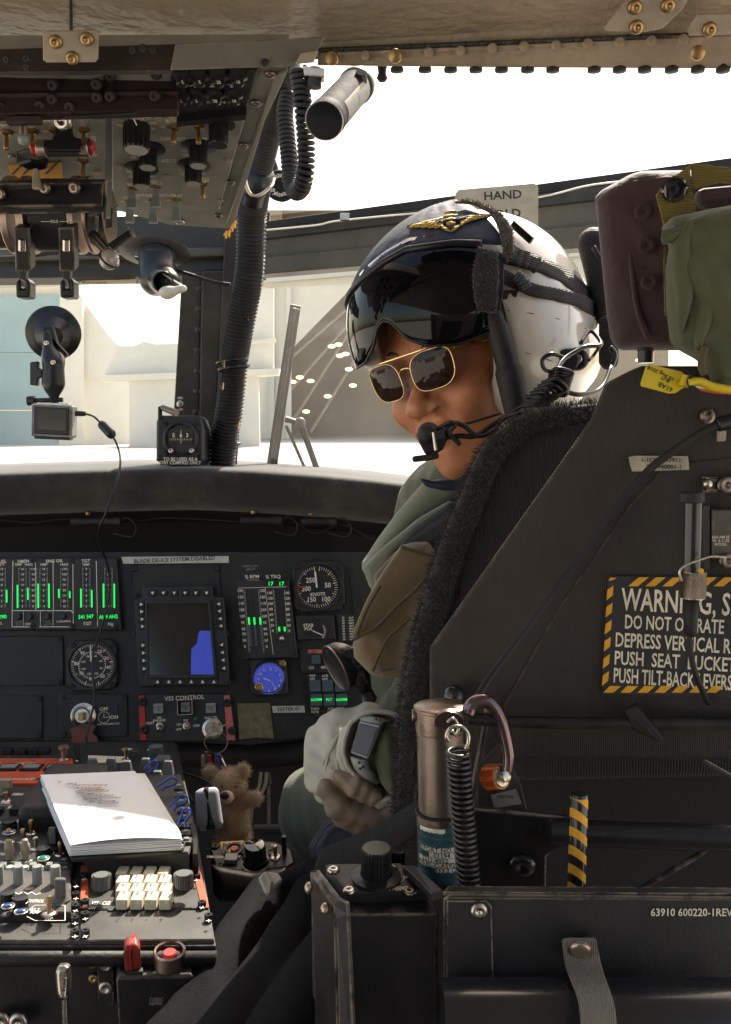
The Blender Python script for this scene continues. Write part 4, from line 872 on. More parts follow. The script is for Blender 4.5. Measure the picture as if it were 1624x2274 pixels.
# crank handle with a clear ball
addm('lucite', (.35, .30, .27), .12, mott=.3, ms=90, coat=1)
cr = thing('emergency_crank', 'bent black crank arm with a smoky round knob right of the engine levers', 'handle', P(215, 500, 1.08))
part('arm', MB().tube([P(207, 480, 1.06), P(206, 520, 1.06), P(240, 560, 1.04)], .006, 8), 'chipped', cr)
part('second_arm', slab(MB(), [(228, 548, 1.04), (288, 508, 1.05), (297, 520, 1.05), (240, 560, 1.04)], .008), 'rubber', cr, bev=.0015)
part('hook', slab(MB(), [(283, 502, 1.04), (292, 504, 1.04), (297, 522, 1.04), (289, 520, 1.04)], .014), 'chipped', cr, bev=.001)
part('strut', slab(MB(), [(208, 520, 1.055), (216, 523, 1.055), (252, 552, 1.045), (246, 557, 1.045)], .003), 'alu_brown', cr)
mb = MB(); mb.smooth = True; mb.sphere(tuple(P(243, 576, 1.035)), 22*S(1.035), 24, 16); part('ball', mb, 'lucite', cr)
part('ball_band', MB().ring(22.3*S(1.035), .0012, 32, 6, M=Matrix.Translation(P(243, 576, 1.035)) @ Matrix.Rotation(.8, 4, 'Y') @ Matrix.Rotation(.5, 4, 'X')), 'plastic_black', cr)
# air outlet
av = thing('air_outlet', 'black swivelling air outlet on the windshield frame beside the centre post', 'vent', P(350, 560, 1.6))
mb = MB(); mb.smooth = True; k = S(1.62); mb.lathe([(80*k, 0), (78*k, -.004), (46*k, -.010)], 32, cap=False, M=Matrix.Translation(P(345, 558, 1.66)) @ Matrix.Rotation(-.25, 4, 'X')); part('flange', mb, 'frame_dark', av)
me = nets(lambda X, Y, Z: smax(smin(cap(X, Y, Z, P(348, 560, 1.64), P(350, 618, 1.62), .0300, .0275), cap(X, Y, Z, P(352, 615, 1.62), P(372, 628, 1.58), .026, .021), .015), -cap(X, Y, Z, P(362, 625, 1.58), P(366, 632, 1.50), .0145, .0145), .002), P(290, 660, 1.62)-Vector((0, .14, 0)), P(420, 530, 1.62)+Vector((0, .1, 0)), .0025)
part('body', me, 'plastic_black', av); 
part('collar', MB().cyl(tuple(P(347, 556, 1.63)), tuple(P(348, 572, 1.63)), 31*k*1.03, seg=32), 'plastic_black', av, smooth='auto', bev=.001)
MP = Matrix.Translation(P(363, 626, 1.535)) @ (EYEV-P(363, 626, 1.535)+Vector((.45, 0, -.1))).to_track_quat('Z', 'Y').to_matrix().to_4x4()
mb = MB(); mb.smooth = True; mb.lathe([(.0145, -.03), (.0165, -.03), (.0165, .0), (.0152, .001), (.0145, -.002), (.0145, -.03)], 28, cap=False); part('nozzle', mb, 'plastic_black', av, M=MP)
gv = nets(lambda X, Y, Z: smin(smin(ell(X, Y, Z, P(371, 650, 1.53), (.0125, .010, .009)), cap(X, Y, Z, P(372, 650, 1.53), P(396, 644, 1.53), .0085, .006), .006), ell(X, Y, Z, P(405, 641, 1.53), (.0075, .006, .0055)), .004), P(345, 670, 1.53)-Vector((0, .03, 0)), P(425, 620, 1.53)+Vector((0, .03, 0)), .0016)
addm('latex', (.62, .55, .44), .5, mott=.1, ms=60)
tag(part('rubber_finger', gv, 'latex'), 'small pale rubber cot dangling from the black air outlet', 'rubber cot')
tag(part('string', MB().tube(spline([P(362, 608, 1.55), P(395, 628, 1.54), P(410, 637, 1.53)], 5)+[], .0014, 5), 'white_print'), 'thin cord tied from the air outlet to the pale rubber cot', 'cord')
tag(part('drain_hose', MB().tube(spline([P(x, y, 1.70) for x, y in ((-20, 574), (40, 572), (130, 560), (230, 566), (300, 574), (330, 582))], 6), .004, 8), 'rubber'), 'thin black hose clipped along the left windshield frame', 'hose')
tag(part('cable', MB().tube(spline([P(x, y, 1.66) for x, y in ((390, 600), (430, 612), (470, 625), (512, 632))], 6), .003, 8), 'rubber'), 'black cable running from the air outlet to the big hose', 'cable')
# glass maker sticker
stk = thing('window_sticker', 'small beige manufacturer sticker at the top of the left windshield', 'sticker', P(235, 625, 1.82))
WP_ = Plane(P(235, 625, 1.815), (0, -1, .1)); part('sheet', pz(MB(), [(164, 617), (302, 615), (302, 630), (165, 633)], 0, .0004, WP_), 'key_cream', stk)
pr = Print(WP_, .0006); pr.t('PPG', 179, 625, 9, 'green_lens'); pr.t('70215-01009-101/SP-150200-1 294923', 245, 620, 4.5, 'orange_red', sx=.9); pr.t('S/N 93163H7640', 215, 628, 4.5, 'orange_red'); pr.done(stk)
# ============================================================ CENTRE CONSOLE
addm('console_grey', (.055, .052, .047), .45, mott=.2, ms=18, bump=.15, bs=900, dust=.35, wear=(.45, .38, .3), wth=.57)
addm('console_black', (.014, .0138, .0142), .45, mott=.25, ms=25, bump=.15, bs=900, dust=.3, wear=(.35, .3, .24), wth=.57)
addm('bat_tan', (.34, .28, .20), .4, mott=.15, ms=60)
addm('fabric_grey', (.36, .37, .42), .8, mott=.08, bump=.3, bs=900)
CP = Plane((0, 1.2, EYE-.475), (0, 0, 1), (1, 0, 0))
con = thing('centre_console', 'centre console crowded with toggle switches, knobs, a white keypad and red strips', 'console', CP.hit(300, 2090))
pc = lambda pts, z0, z1, ch=0: pz(MB(), pts, z0, z1, CP, ch)
part('top_plate', pc([(-420, 1650), (392, 1650), (437, 1850), (480, 2100), (-420, 2100)], -.02, 0), 'console_black', con, bev=.001)
# body below and front face
fz = CP.hit(200, 2100)
b0 = CP.hit(-420, 2100); b1 = CP.hit(482, 2100); b2 = CP.hit(394, 1652)
mb = MB(); dn = Vector((0, 0, -.62))
mb.add([b0+Vector((0, .008, -.012)), b1+Vector((-.004, .008, -.012)), b1+Vector((-.004, .008, -.012))+dn, b0+Vector((0, .008, -.012))+dn], [(0, 3, 2, 1)])
mb.add([b1+Vector((-.004, .008, -.012)), b2+Vector((-.004, 0, -.012)), b2+dn, b1+dn], [(0, 1, 2, 3)])
part('body', mb, 'chipped', con)
m_ = MB(); m_.smooth = True; m_.tube([b0+Vector((0, -.004, -.010)), b1+Vector((0, -.004, -.010))], .007, 10); part('front_lip', m_, 'rubber', con)
# lower blank plates, instrument plates
part('blank_plate', pc([(179, 2031), (463, 2029), (476, 2095), (178, 2097)], 0, .004, .001), 'console_grey', con)
part('blank_plate', pc([(-300, 2057), (174, 2056), (174, 2097), (-300, 2097)], 0, .004, .001), 'console_grey', con)
kp = part('keypad_plate', pc([(180, 1930), (432, 1930), (463, 2027), (178, 2029)], 0, .005, .001), 'console_grey', con)
part('red_strip', pc([(182, 1935), (197, 1935), (196, 2029), (179, 2029)], .005, .006), 'orange_red', kp)
part('red_strip', pc([(426, 1935), (443, 1935), (465, 2028), (449, 2028)], .005, .006), 'orange_red', kp)
pr = Print(CP, .0056); pr.t('VSS - CGI', 224, 2006, 8, 'white_print', sx=.9); pr.t('ON', 205, 2016, 7, 'white_print'); pr.done(kp)
kc = shared('keypad_key', lambda: MB().box((0, 0, .005), (.0113, .0176, .010), ch=.0012), 'key_cream')
kl_ = '1234EABCDFGHRSTV'
for c_ in range(4):
    for r_ in range(4):
        x = 272+c_*30.5+r_*1.0*(c_*.4+.6); y = 1946+r_*19.5
        k = part('key', kc, None, kp, M=CP.M(x+1, y+6, lift=.006)); p2 = Print(CP, .0166)
        p2.t('123E456F789-C0+X'[r_*4+c_], x+1, y-1+6-6, 7, 'ink'); p2.done(k)
part('key_bed', pc([(254, 1940), (380, 1940), (388, 2018), (256, 2018)], .005, .0065), 'plastic_black', kp)
for x, y in ((226, 1960), (408, 1957)):
    k = part('knob', shared('bigknob_low', lambda: fluted(.0105, .014, 22, .09, top=.95), 'knob_grey'), None, kp, M=CP.M(x, y+12, lift=.005))
    part('inner_knob', shared('bigknob_top', lambda: fluted(.0082, .014, 20, .09, top=.9), 'knob_grey'), None, k, M=CP.M(x, y+12, lift=.019))
for x, y in ((211, 2016), (247, 2019), (397, 2020), (432, 2014)): part('hole', MB().lathe([(0, 0), (.0022, 0), (.0034, .0003)], 12), 'ink', kp, M=CP.M(x, y, lift=.0052))
th = shared('thumbscrew', lambda: MB().lathe([(.0042, 0), (.0042, .006), (.0036, .0068), (.0018, .0068), (.0013, .0055), (0, .0055)], 16), 'plastic_black', 1)
slot = shared('slot', lambda: MB().box((0, 0, 0), (.0055, .0009, .0006)), 'needle_white')
for x, y in ((169, 1969), (169, 1996), (168, 2023), (167, 2051), (167, 2080), (187, 1953), (189, 2012), (190, 2041), (190, 2080), (437, 1955), (449, 2016), (464, 2045), (426, 1885), (430, 1915), (171, 1690), (172, 1712), (171, 1735)):
    s_ = part('fastener', th, None, con, M=CP.M(x, y, lift=.004)); M_ = CP.M(x, y, lift=.0112, rot=random.random()*3)
    part('slot', slot, None, s_, M=M_); part('slot', slot, None, s_, M=M_ @ Matrix.Rotation(math.pi/2, 4, 'Z'))
# control panel, lower left
cpn = part('control_panel', pc([(-300, 1957), (158, 1955), (159, 2052), (-300, 2054)], 0, .012, .001), 'console_grey', con)
pr = Print(CP, .0126); pr.t('CONTROL', 76, 2001, 6.5, 'white_print'); pr.t('RESET', 66, 1974, 4.5, 'white_print'); pr.t('NO. 2', 76, 2020, 6, 'white_print'); pr.t('PUMP', 78, 2026, 6, 'white_print'); pr.t('OFF', 109, 2039, 6.5, 'white_print')
pr.line([(60, 2035), (78, 2044), (145, 2044), (145, 2010), (78, 2010), (70, 2016)], 1.6, 'white_print')
pr.line([(34, 1982), (42, 1986), (52, 1979), (62, 1986), (70, 1980), (80, 1987), (90, 1983)], 2, 'white_print'); pr.done(cpn)
sb_ = shared('silver_button', lambda: MB().lathe([(.0052, 0), (.0052, .019), (.0046, .0205), (0, .0205)], 20), 'lens_grey', 1)
for x, y in ((-2, 1966), (42, 1966), (84, 1966), (124, 1966)): part('button', sb_, None, cpn, M=CP.M(x, y, lift=.010))
kn = part('pointer_knob', MB().lathe([(.010, 0), (.010, .002), (.006, .006), (.0055, .008)], 24), 'knob_grey', cpn, M=CP.M(135, 2000, lift=.012), smooth='auto')
part('blade', MB().box((0, 0, .013), (.0105, .0065, .018), ch=.0015), 'knob_grey', kn, M=CP.M(135, 1999, lift=.014))
def lensbutton(par, x, y, lens, r_=.0075, h=.014, lift=.012):
    b = part('lens_button', MB().lathe([(r_, 0), (r_, h*.7), (r_*.93, h*.72), (r_*.93, h), (r_*.7, h*1.02)], 24), 'plastic_black', par, M=CP.M(x, y, lift=lift), smooth='auto')
    part('chrome_ring', MB().ring(r_*.78, .0007, 24, 6, M=CP.M(x, y, lift=lift+h)), 'steel', b, smooth=True)
    m_ = MB(); m_.smooth = True; m_.sphere((0, 0, 0), r_*.72, 18, 8, (1, 1, .45)); part('lens', m_, lens, b, M=CP.M(x, y, lift=lift+h))
lensbutton(cpn, 18, 2012, 'blue_lens'); lensbutton(cpn, 47, 2024, 'blue_lens')
part('red_disc', MB().lathe([(0, 0), (.0075, 0), (.0065, .001), (.003, .0012)], 20), 'red_paint', cpn, M=CP.M(109, 2030, lift=.0124)); toggle(cpn, CP.M(109, 2030, lift=.0135), .017, tilt=-.12)
screw(cpn, CP.M(138, 2003+2, lift=.0125), 'bracket', 1); screw(cpn, CP.M(15, 2034, lift=.0125), 'rubber', 1.4)
# transponder-like panel, mid left
tp = part('switch_panel', pc([(-300, 1838), (140, 1838), (170, 1860), (160, 1952), (-300, 1953)], 0, .006, .001), 'console_black', con)
pr = Print(CP, .0066); pr.t('MODE 3/A', 85, 1912, 6, 'white_print'); pr.t('REPLY', 120, 1877, 5, 'white_print'); pr.t('IDENT', 8, 1897, 5, 'white_print'); pr.t('TEST', 52, 1893, 5, 'white_print'); pr.t('OUT', 4, 1870, 5, 'white_print'); pr.t('MIC', 142, 1908, 5, 'white_print'); pr.line([(98, 1880), (120, 1880), (120, 1898)], 1.4, 'white_print'); pr.line([(0, 1914), (60, 1914)], 1.2, 'white_print'); pr.line([(100, 1915), (150, 1916)], 1.2, 'white_print')
for i in range(9): pr.t(random.choice(['OFF', 'ON', 'M-1', 'M-2', 'M-C', 'RAD', 'NORM']), 8+i*17, 1926, 4.5, 'white_print')
pr.done(tp)
for x, y, h in ((21, 1871, .016), (52, 1871, .016), (80, 1886, .014), (135, 1900, .016)): toggle(tp, CP.M(x, y, lift=.006), h)
mb_tan = shared('bat_handle', lambda: MB().lathe([(.0042, 0), (.0036, .004), (.0052, .009), (.0050, .016), (.0038, .0175), (.0030, .022), (0, .0235)], 14), 'bat_tan', 1)
for x, y in ((22, 1907), (58, 1906)): part('bat_handle', mb_tan, None, tp, M=CP.M(x, y, lift=.006) @ Matrix.Rotation(.1, 4, 'X'))
lensbutton(tp, 97, 1906, 'green_lens', .0080, .012, .006)
for i, x in enumerate((9, 42, 76, 113)):
    b = part('rocker', MB().box((0, 0, .006), (.007, .006, .012), ch=.001), 'lens_grey', tp, M=CP.M(x, 1938, lift=.006) @ Matrix.Rotation(.25, 4, 'X')); part('cap', MB().lathe([(.0035, 0), (.0035, .004), (0, .0045)], 12), 'white_plastic', tp, M=CP.M(x+14, 1932, lift=.010), smooth='auto')
# upper left: black panel with blue button, auto flight, orange-red panel
up = part('flight_panel', pc([(-300, 1757), (118, 1756), (140, 1834), (-300, 1834)], 0, .007, .001), 'console_black', con)
pr = Print(CP, .0076); pr.t('AUTO FLT CONT', 50, 1793, 6, 'white_print'); pr.t('STAB', 8, 1763, 6, 'white_print'); pr.t('DISENG', 40, 1764, 5, 'white_print'); pr.t('FAIL', 82, 1763, 5, 'white_print'); pr.line([(0, 1788), (24, 1788)], 1.2, 'white_print'); pr.t('POWER', 12, 1783, 4.5, 'white_print')
for i in range(6): pr.t(random.choice(['ON', 'TRIM', 'SAS', 'FPS', 'BOOST']), 4+i*20, 1826, 4.5, 'white_print')
pr.done(up)
m_ = MB(); m_.lathe([(.0065, 0), (.0065, .004), (.0052, .0065), (0, .007)], 18); part('red_button', m_, 'red_paint', up, M=CP.M(72, 1777, lift=.006), smooth='auto')
for x in (2, 36, 62): part('guard_switch', MB().box((0, 0, .004), (.013 if x == 36 else .006, .011, .009), ch=.001), 'plastic_black', up, M=CP.M(x, 1808, lift=.006))
toggle(up, CP.M(14, 1779, lift=.006), .012); lensbutton(up, 21, 1848, 'blue_lens', .0090, .014, .004); toggle(tp, CP.M(70, 1852, lift=.006), .017)
toggle(up, CP.M(50, 1822, lift=.006), .006)
op = part('red_panel', pc([(-300, 1692), (163, 1692), (163, 1722), (86, 1737), (-300, 1737)], 0, .006, .001), 'orange_red', con)
part('red_bar', pc([(-300, 1750), (90, 1748), (86, 1756), (-300, 1757)], .004, .010), 'orange_red', con)
pr = Print(CP, .0066); pr.t('INSTRUMENT', 55, 1697, 5, 'cream_print'); pr.t('WARNING INHIBIT', 48, 1731, 5, 'cream_print'); pr.done(op)
for x in (20, 71, 124):
    w_ = part('lens', MB().box((0, 0, .001), (.0285*.95, .012*2.0, .003)), 'plastic_black', op, M=CP.M(x, 1706, lift=.006)); part('window', MB().box((0, 0, .003), (.021, .013, .001)), 'bat_olive' if 'bat_olive' in MT else 'green_dim' if 'green_dim' in MT else 'lens_grey', w_, M=CP.M(x, 1706, lift=.006))
pk = part('pointer_knob', MB().box((0, 0, .014), (.022, .008, .01), ch=.002), 'bat_tan', con, M=CP.M(8, 1762, lift=.006)); part('stem', MB().cyl((0, 0, 0), (0, 0, .012), .004), 'bat_tan', pk, M=CP.M(8, 1762, lift=.004))
tpn = part('top_panel', pc([(-300, 1656), (165, 1656), (165, 1688), (-300, 1690)], 0, .006, .001), 'console_black', con)
pr = Print(CP, .0066)
for i, t_ in enumerate(('FUEL', 'BOOST', 'TEST', 'AUX', 'MAIN')): pr.t(t_, 12+i*30, 1686, 4.5, 'dim_print')
pr.done(tpn)
for x in (48, 76, 100, 18): part('guard_switch', MB().box((0, 0, .004), (.015, .012, .008), ch=.001), 'plastic_black', tpn, M=CP.M(x, 1674, lift=.006))
tk = part('tall_knob', MB().lathe([(.008, 0), (.008, .003), (.0045, .005), (.0045, .016), (.0075, .018), (.0075, .022), (0, .023)], 18), 'alu_brown', con, M=CP.M(143, 1690, lift=.004), smooth='auto')
# upper right audio panels
ap = part('audio_panel', pc([(178, 1656), (386, 1656), (404, 1745), (180, 1745)], 0, .006, .001), 'console_black', con)
part('data_card', pc([(196, 1688), (284, 1691), (284, 1704), (197, 1704)], .006, .007), 'key_cream', ap)
toggle(ap, CP.M(280, 1688, lift=.006), .018); 
part('knob', shared('audio_knob', lambda: fluted(.0105, .018, 20, .08), 'knob_grey'), None, ap, M=CP.M(347, 1684, lift=.006))
hx = shared('hex_knob', lambda: MB().prism([(-.011, -.006), (-.006, -.011), (.006, -.011), (.011, -.006), (.009, .010), (-.009, .010)], 0, .016, ch=.002), 'knob_grey')
part('hex_knob', hx, None, ap, M=CP.M(362, 1706, lift=.006))
wd = shared('wedge_knob', lambda: MB().add([(-.008, -.008, 0), (.008, -.008, 0), (.008, .008, 0), (-.008, .008, 0), (-.005, -.003, .02), (.005, -.003, .02), (.005, .004, .02), (-.005, .004, .02)], [(3, 2, 1, 0), (4, 5, 6, 7), (0, 1, 5, 4), (1, 2, 6, 5), (2, 3, 7, 6), (3, 0, 4, 7)]), 'knob_grey')
for x, y in ((206, 1717), (247, 1715), (282, 1722), (324, 1716), (350, 1745), (374, 1722)): part('wedge_knob', wd, None, ap, M=CP.M(x, y, lift=.006), bev=.001)
pr = Print(CP, .0066); pr.t('COMM', 282, 1664, 5, 'white_print'); pr.t('VOL', 334, 1665, 5, 'white_print'); pr.t('NAV', 300, 1668, 4, 'dim_print'); pr.done(ap)
# rounded dark housing left of the notebook
me = nets(lambda X, Y, Z: rbox(X, Y, Z, Matrix.Translation(CP.hit(120, 1850, 0)+Vector((0, .055, .016))) @ Matrix.Rotation(.12, 4, 'X'), (.042, .062, .024), .012), CP.hit(120, 1850)+Vector((-.06, -.03, -.02)), CP.hit(120, 1850)+Vector((.06, .14, .07)), .003)
part('housing', me, 'knob_grey' if 0 else 'rubber', con)
part('round_base', MB().lathe([(.017, 0), (.017, .004), (.013, .006), (.006, .006), (.006, .018), (0, .018)], 24), 'rubber', con, M=CP.M(118, 1882, lift=.004), smooth='auto')
part('flat_knob', MB().box((0, 0, .013), (.008, .004, .018), ch=.001), 'knob_grey', con, M=CP.M(118, 1880, lift=.008))
# display unit lying under the notebook
DUP = Plane(CP.hit(300, 1900)+Vector((0, 0, .030)), (0, -.06, 1), (1, 0, 0))
def dpt(pts, z0, z1, ch=0): return pz(MB(), pts, z0, z1, DUP, ch)
du = part('display_unit', dpt([(190, 1720), (402, 1720), (426, 1800), (430, 1868), (420, 1893), (193, 1896), (180, 1850)], -.032, 0, .002), 'console_grey', con)
for i in range(7):
    x = 223+i*28.7; k = part('key', MB().box((0, 0, .0015), (.0135, .0095, .004), ch=.0008), 'knob_grey', du, M=DUP.M(x, 1886, lift=.0)); part('cap', MB().box((0, 0, .004), (.0055, .005, .003), ch=.001), 'lens_grey', k, M=DUP.M(x, 1885, lift=.0))
    part('divider', MB().box((0, 0, .003), (.0008, .014, .006)), 'console_grey', du, M=DUP.M(x+14, 1887))
for i in range(8):
    y = 1752+i*17.0; x = 398+i*2.6-(0 if i < 7 else 1); k = part('key', MB().box((0, 0, .0015), (.011, .011, .004), ch=.0008), 'console_grey', du, M=DUP.M(x, y)); part('cap', MB().box((0, 0, .004), (.006, .005, .003), ch=.001), 'lens_grey', k, M=DUP.M(x, y))
part('clamp', dpt([(421, 1838), (436, 1838), (441, 1868), (440, 1905), (428, 1905), (428, 1868)], -.03, .004, .001), 'dark_steel' if 0 else 'red_dark' if 0 else 'plastic_black', con)
for i in range(4): part('side_lamp', MB().box((0, 0, .002), (.009, .008, .006), ch=.001), 'plastic_black', con, M=CP.M(404+i*4, 1768+i*20, lift=.004))
# ============================================================ NOTEBOOK
NBP = Plane(DUP.hit(300, 1850)+Vector((0, 0, .012)), (0.0, -.02, 1), (1, 0, 0))
nb = thing('notebook', 'open white ring-bound checklist lying on the centre console, with blue ring clips', 'notebook', NBP.hit(250, 1800))
Q0 = [(90, 1727), (300, 1713), (405, 1864), (157, 1878)]
def nq(sc_=0, dx=0, dy=0): return [(x+dx, y+dy) for x, y in Q0]
mb = MB()
for i in range(6):
    j = i*.9; pts = [NBP.xy(x+random.uniform(-2, 2)-j*.3, y+random.uniform(-1, 2)+j*.6) for x, y in Q0]; mb.prism(pts, -.0016*(i+1), -.0016*i-.0004, NBP.M())
part('page_block', mb, 'paper', nb)
G = []
for i in range(15):
    u = i/14; row = []
    for j in range(11):
        v = j/10; a = Vector(Q0[0]).lerp(Vector(Q0[1]), u); b = Vector(Q0[3]).lerp(Vector(Q0[2]), u); q_ = a.lerp(b, v)
        h = .004*math.sin(u*math.pi)*v*1.0+.003*(1-u)*(1-v); row.append(NBP.hit(q_.x, q_.y)+Vector((0, 0, h+.0006)))
    G.append(row)
pm = MB(); pm.smooth = True; pm.grid(G); part('top_page', pm, 'paper', nb)
part('tab_sheet', pz(MB(), [(302, 1714), (322, 1714), (402, 1846), (404, 1862), (392, 1848)], -.004, -.002, NBP), 'fabric_grey' if 0 else 'paper', nb)
part('cover', pz(MB(), [(92, 1740), (300, 1722), (402, 1868), (160, 1887)], -.0135, -.0105, NBP), 'plastic_black', nb)
pr = Print(NBP, .0062); txts = [('TAB', 131, 1737, 0), ('1) BRIEFING, 007', 158, 1741, 1), ('2) GROUND TEST SET AND SYSTEM CHECKS -- DEV', 200, 1744, 1), ('a. Note - check that the pitch and roll gains', 196, 1749, 1), ('b. Insert 4 seconds apart between inputs', 205, 1753, 1), ('3) CHECK EACH ONE AT HOVER FLIGHT, DUTY', 205, 1757, 1), ('4) STAB PRO. disengagement', 190, 1762, 0),
    ('b) TRANSITION FOR 5 MIN AND 2 SECONDS : 60F', 215, 1767, 0), ('i) With approach toward RUNWAY 26 - check & moving track', 226, 1771, 0), ('j) Exhaust CROSSWIND 7 160', 205, 1775, 0), ('k) Departing at TWENTY seconds moderate', 226, 1779, 0), ('Trimmed and leveled at REF speed', 240, 1783, 0), ('m) Record, note', 183, 1788, 0), ('n) Save and stop', 185, 1793, 0)]
addm('ink_brown', (.22, .07, .03), .8, mott=0); addm('ink_grey', (.06, .06, .07), .8, mott=0)
for t_, x, y, k in txts: pr.t(t_, x, y, 4.6, 'ink_brown' if k else 'ink_grey', rot=.03, sx=.52)
pr.done(nb)
for i, (x, y, x2, y2) in enumerate(((322, 1712, 350, 1694), (350, 1752, 392, 1732), (376, 1797, 415, 1770), (398, 1835, 421, 1797))):
    a = NBP.hit(x, y)+Vector((0, 0, .002)); b = P(x2, y2, a.y+.005); mid = (a+b)/2; dr = (b-a); nx = Vector((dr.z, 0, -dr.x)).normalized()*.0045
    part('ring_clip', MB().tube(spline([a-nx*.2, a+dr*.35-nx*.6, a+dr*.8-nx, b, a+dr*.8+nx, a+dr*.35+nx*.8, a+nx*.8+Vector((.004, 0, -.001))], 6), .0013, 8), 'blue_plastic', nb, smooth=True)
# ============================================================ CABLE + ACTION CAMERA ON SUCTION MOUNT
D1 = 1.72
mt = thing('suction_mount', 'black suction cup arm stuck on the left windshield', 'mount', P(118, 740, D1)); k = S(D1)
cupM = Matrix.Translation(P(119, 742, D1)) @ (EYEV-P(119, 742, D1)+Vector((0, 0, -.25))).to_track_quat('Z', 'Y').to_matrix().to_4x4()
part('cup', MB().lathe([(60*k, -.012), (59*k, -.008), (50*k, -.002), (36*k, .004), (34*k, .004), (44*k, -.002), (30*k, .012), (20*k, .024), (0, .026)], 40), 'plastic_black', mt, M=cupM, smooth='auto')
part('cup_tab', MB().sphere(tuple(P(61, 730, D1)), 6*k, 10, 8), 'rubber', mt, smooth=True)
part('lock_lever', slab(MB(), [(95, 722, D1-.05), (116, 722, D1-.05), (128, 762, D1-.06), (150, 786, D1-.05), (140, 796, D1-.05), (98, 770, D1-.06)], .014), 'rubber', mt, bev=.002)
me = nets(lambda X, Y, Z: smin(smin(cap(X, Y, Z, P(107, 745, D1-.05), P(110, 792, D1-.07), 12*k), ell(X, Y, Z, P(119, 800, D1-.06), (24*k, 20*k, 22*k)), .012), smin(cap(X, Y, Z, P(119, 812, D1-.07), P(119, 850, D1-.07), 22*k, 24*k), cap(X, Y, Z, P(119, 855, D1-.07), P(121, 895, D1-.07), 15*k, 7*k), .01), .008), P(60, 930, D1-.14), P(180, 720, D1+.0), .0022)
part('arm', me, 'plastic_black', mt)
part('wing_knob', slab(MB(), [(66, 804, D1-.075), (84, 802, D1-.075), (85, 818, D1-.075), (94, 820, D1-.075), (94, 838, D1-.075), (85, 840, D1-.075), (84, 857, D1-.075), (66, 855, D1-.075)], .012), 'plastic_black', mt, bev=.002)
for x, y in ((103, 762), (118, 805)): screw(mt, Matrix.Translation(P(x, y, D1-.095)) @ HF.R.to_4x4(), 'steel', 1.0)
part('thumb_screw', MB().cyl(tuple(P(62, 890, D1-.07)), tuple(P(78, 890, D1-.07)), 10*k, 11*k, 20), 'plastic_black', mt, smooth='auto'); part('screw_shaft', MB().cyl(tuple(P(78, 889, D1-.07)), tuple(P(140, 888, D1-.07)), 5*k, seg=12), 'plastic_black', mt, smooth='auto')
ac = thing('action_camera', 'small action camera in a clear housing hanging from the suction mount', 'camera', P(122, 970, D1-.08)); d = D1-.09
CM = Matrix.Translation(P(122, 935, d)) @ Matrix.Rotation(.05, 4, 'Y')
part('housing', MB().box((0, 0, 0), (90*k*.93, .034, 72*k*.93), M=CM @ Matrix.Rotation(0, 4, 'X')), 'lens_grey', ac, bev=.004, seg=3)
part('back_door', MB().box((0, -.0185, 0), (78*k*.93, .003, 60*k*.93), M=CM), 'plastic_black', ac, bev=.002); part('screen', MB().box((.001, -.0205, .002), (64*k*.93, .001, 44*k*.93), M=CM), 'screen_off', ac)
part('rim', MB().tube([CM @ Vector(p) for p in ((-.0315, -.017, -.0245), (.0315, -.017, -.0245), (.0315, -.017, .0245), (-.0315, -.017, .0245))], .0016, 8, closed=True), 'steel', ac)
part('bottom_latch', MB().box((0, -.004, -.028), (.058, .02, .004), M=CM), 'plastic_black', ac, bev=.001); part('top_latch', MB().box((0, 0, .0275), (.05, .02, .004), M=CM), 'steel', ac, bev=.001)
part('shutter', MB().cyl(tuple(P(78, 952, d)), tuple(P(72, 952, d)), 5*k, seg=12), 'steel', ac)
cbp = thing('camera_cable', 'thin black cable with a ferrite bead running from the action camera down to the console', 'cable', P(130, 1000, 1.6))
part('plug', MB().cyl(tuple(P(168, 918, 1.62)), tuple(P(190, 919, 1.62)), 6*k, 5*k, 12), 'plastic_black', cbp, smooth='auto')
part('ferrite_bead', MB().tube([P(222, 938, 1.60), P(228, 944, 1.60), P(248, 965, 1.59), P(253, 971, 1.59)], [6*k, 10*k, 10*k, 6*k], 14), 'plastic_black', cbp, smooth='auto')
pth = [(190, 919, 1.61), (208, 925, 1.60), (225, 941, 1.60), (250, 968, 1.59), (264, 1000, 1.57), (267, 1035, 1.52), (255, 1085, 1.49), (235, 1140, 1.48), (219, 1180, 1.50), (222, 1210, 1.52), (238, 1250, 1.55), (243, 1290, 1.56), (240, 1340, 1.56), (225, 1395, 1.56), (208, 1450, 1.55), (206, 1500, 1.54), (210, 1550, 1.53), (203, 1590, 1.52), (195, 1625, 1.50), (192, 1640, 1.49), (200, 1655, 1.47), (240, 1675, 1.44), (285, 1698, 1.40), (340, 1706, 1.37), (410, 1718, 1.33), (455, 1732, 1.31), (480, 1755, 1.29), (484, 1772, 1.28), (472, 1783, 1.27), (450, 1785, 1.28), (430, 1780, 1.29), (415, 1755, 1.31), (400, 1725, 1.34), (375, 1705, 1.38)]
part('cord', MB().tube(spline([P(*p) for p in pth], 6), .0017, 8), 'plastic_black', cbp, smooth=True)
tag(part('cable', MB().tube(spline([P(*p) for p in ((80, 1664, 1.45), (120, 1663, 1.43), (150, 1668, 1.42), (180, 1676, 1.42), (205, 1690, 1.40), (225, 1718, 1.36), (228, 1728, 1.34))]+[], 6), .0035, 8), 'plastic_black', smooth=True), 'short thick black cable arching over the orange-red panel of the console', 'cable')
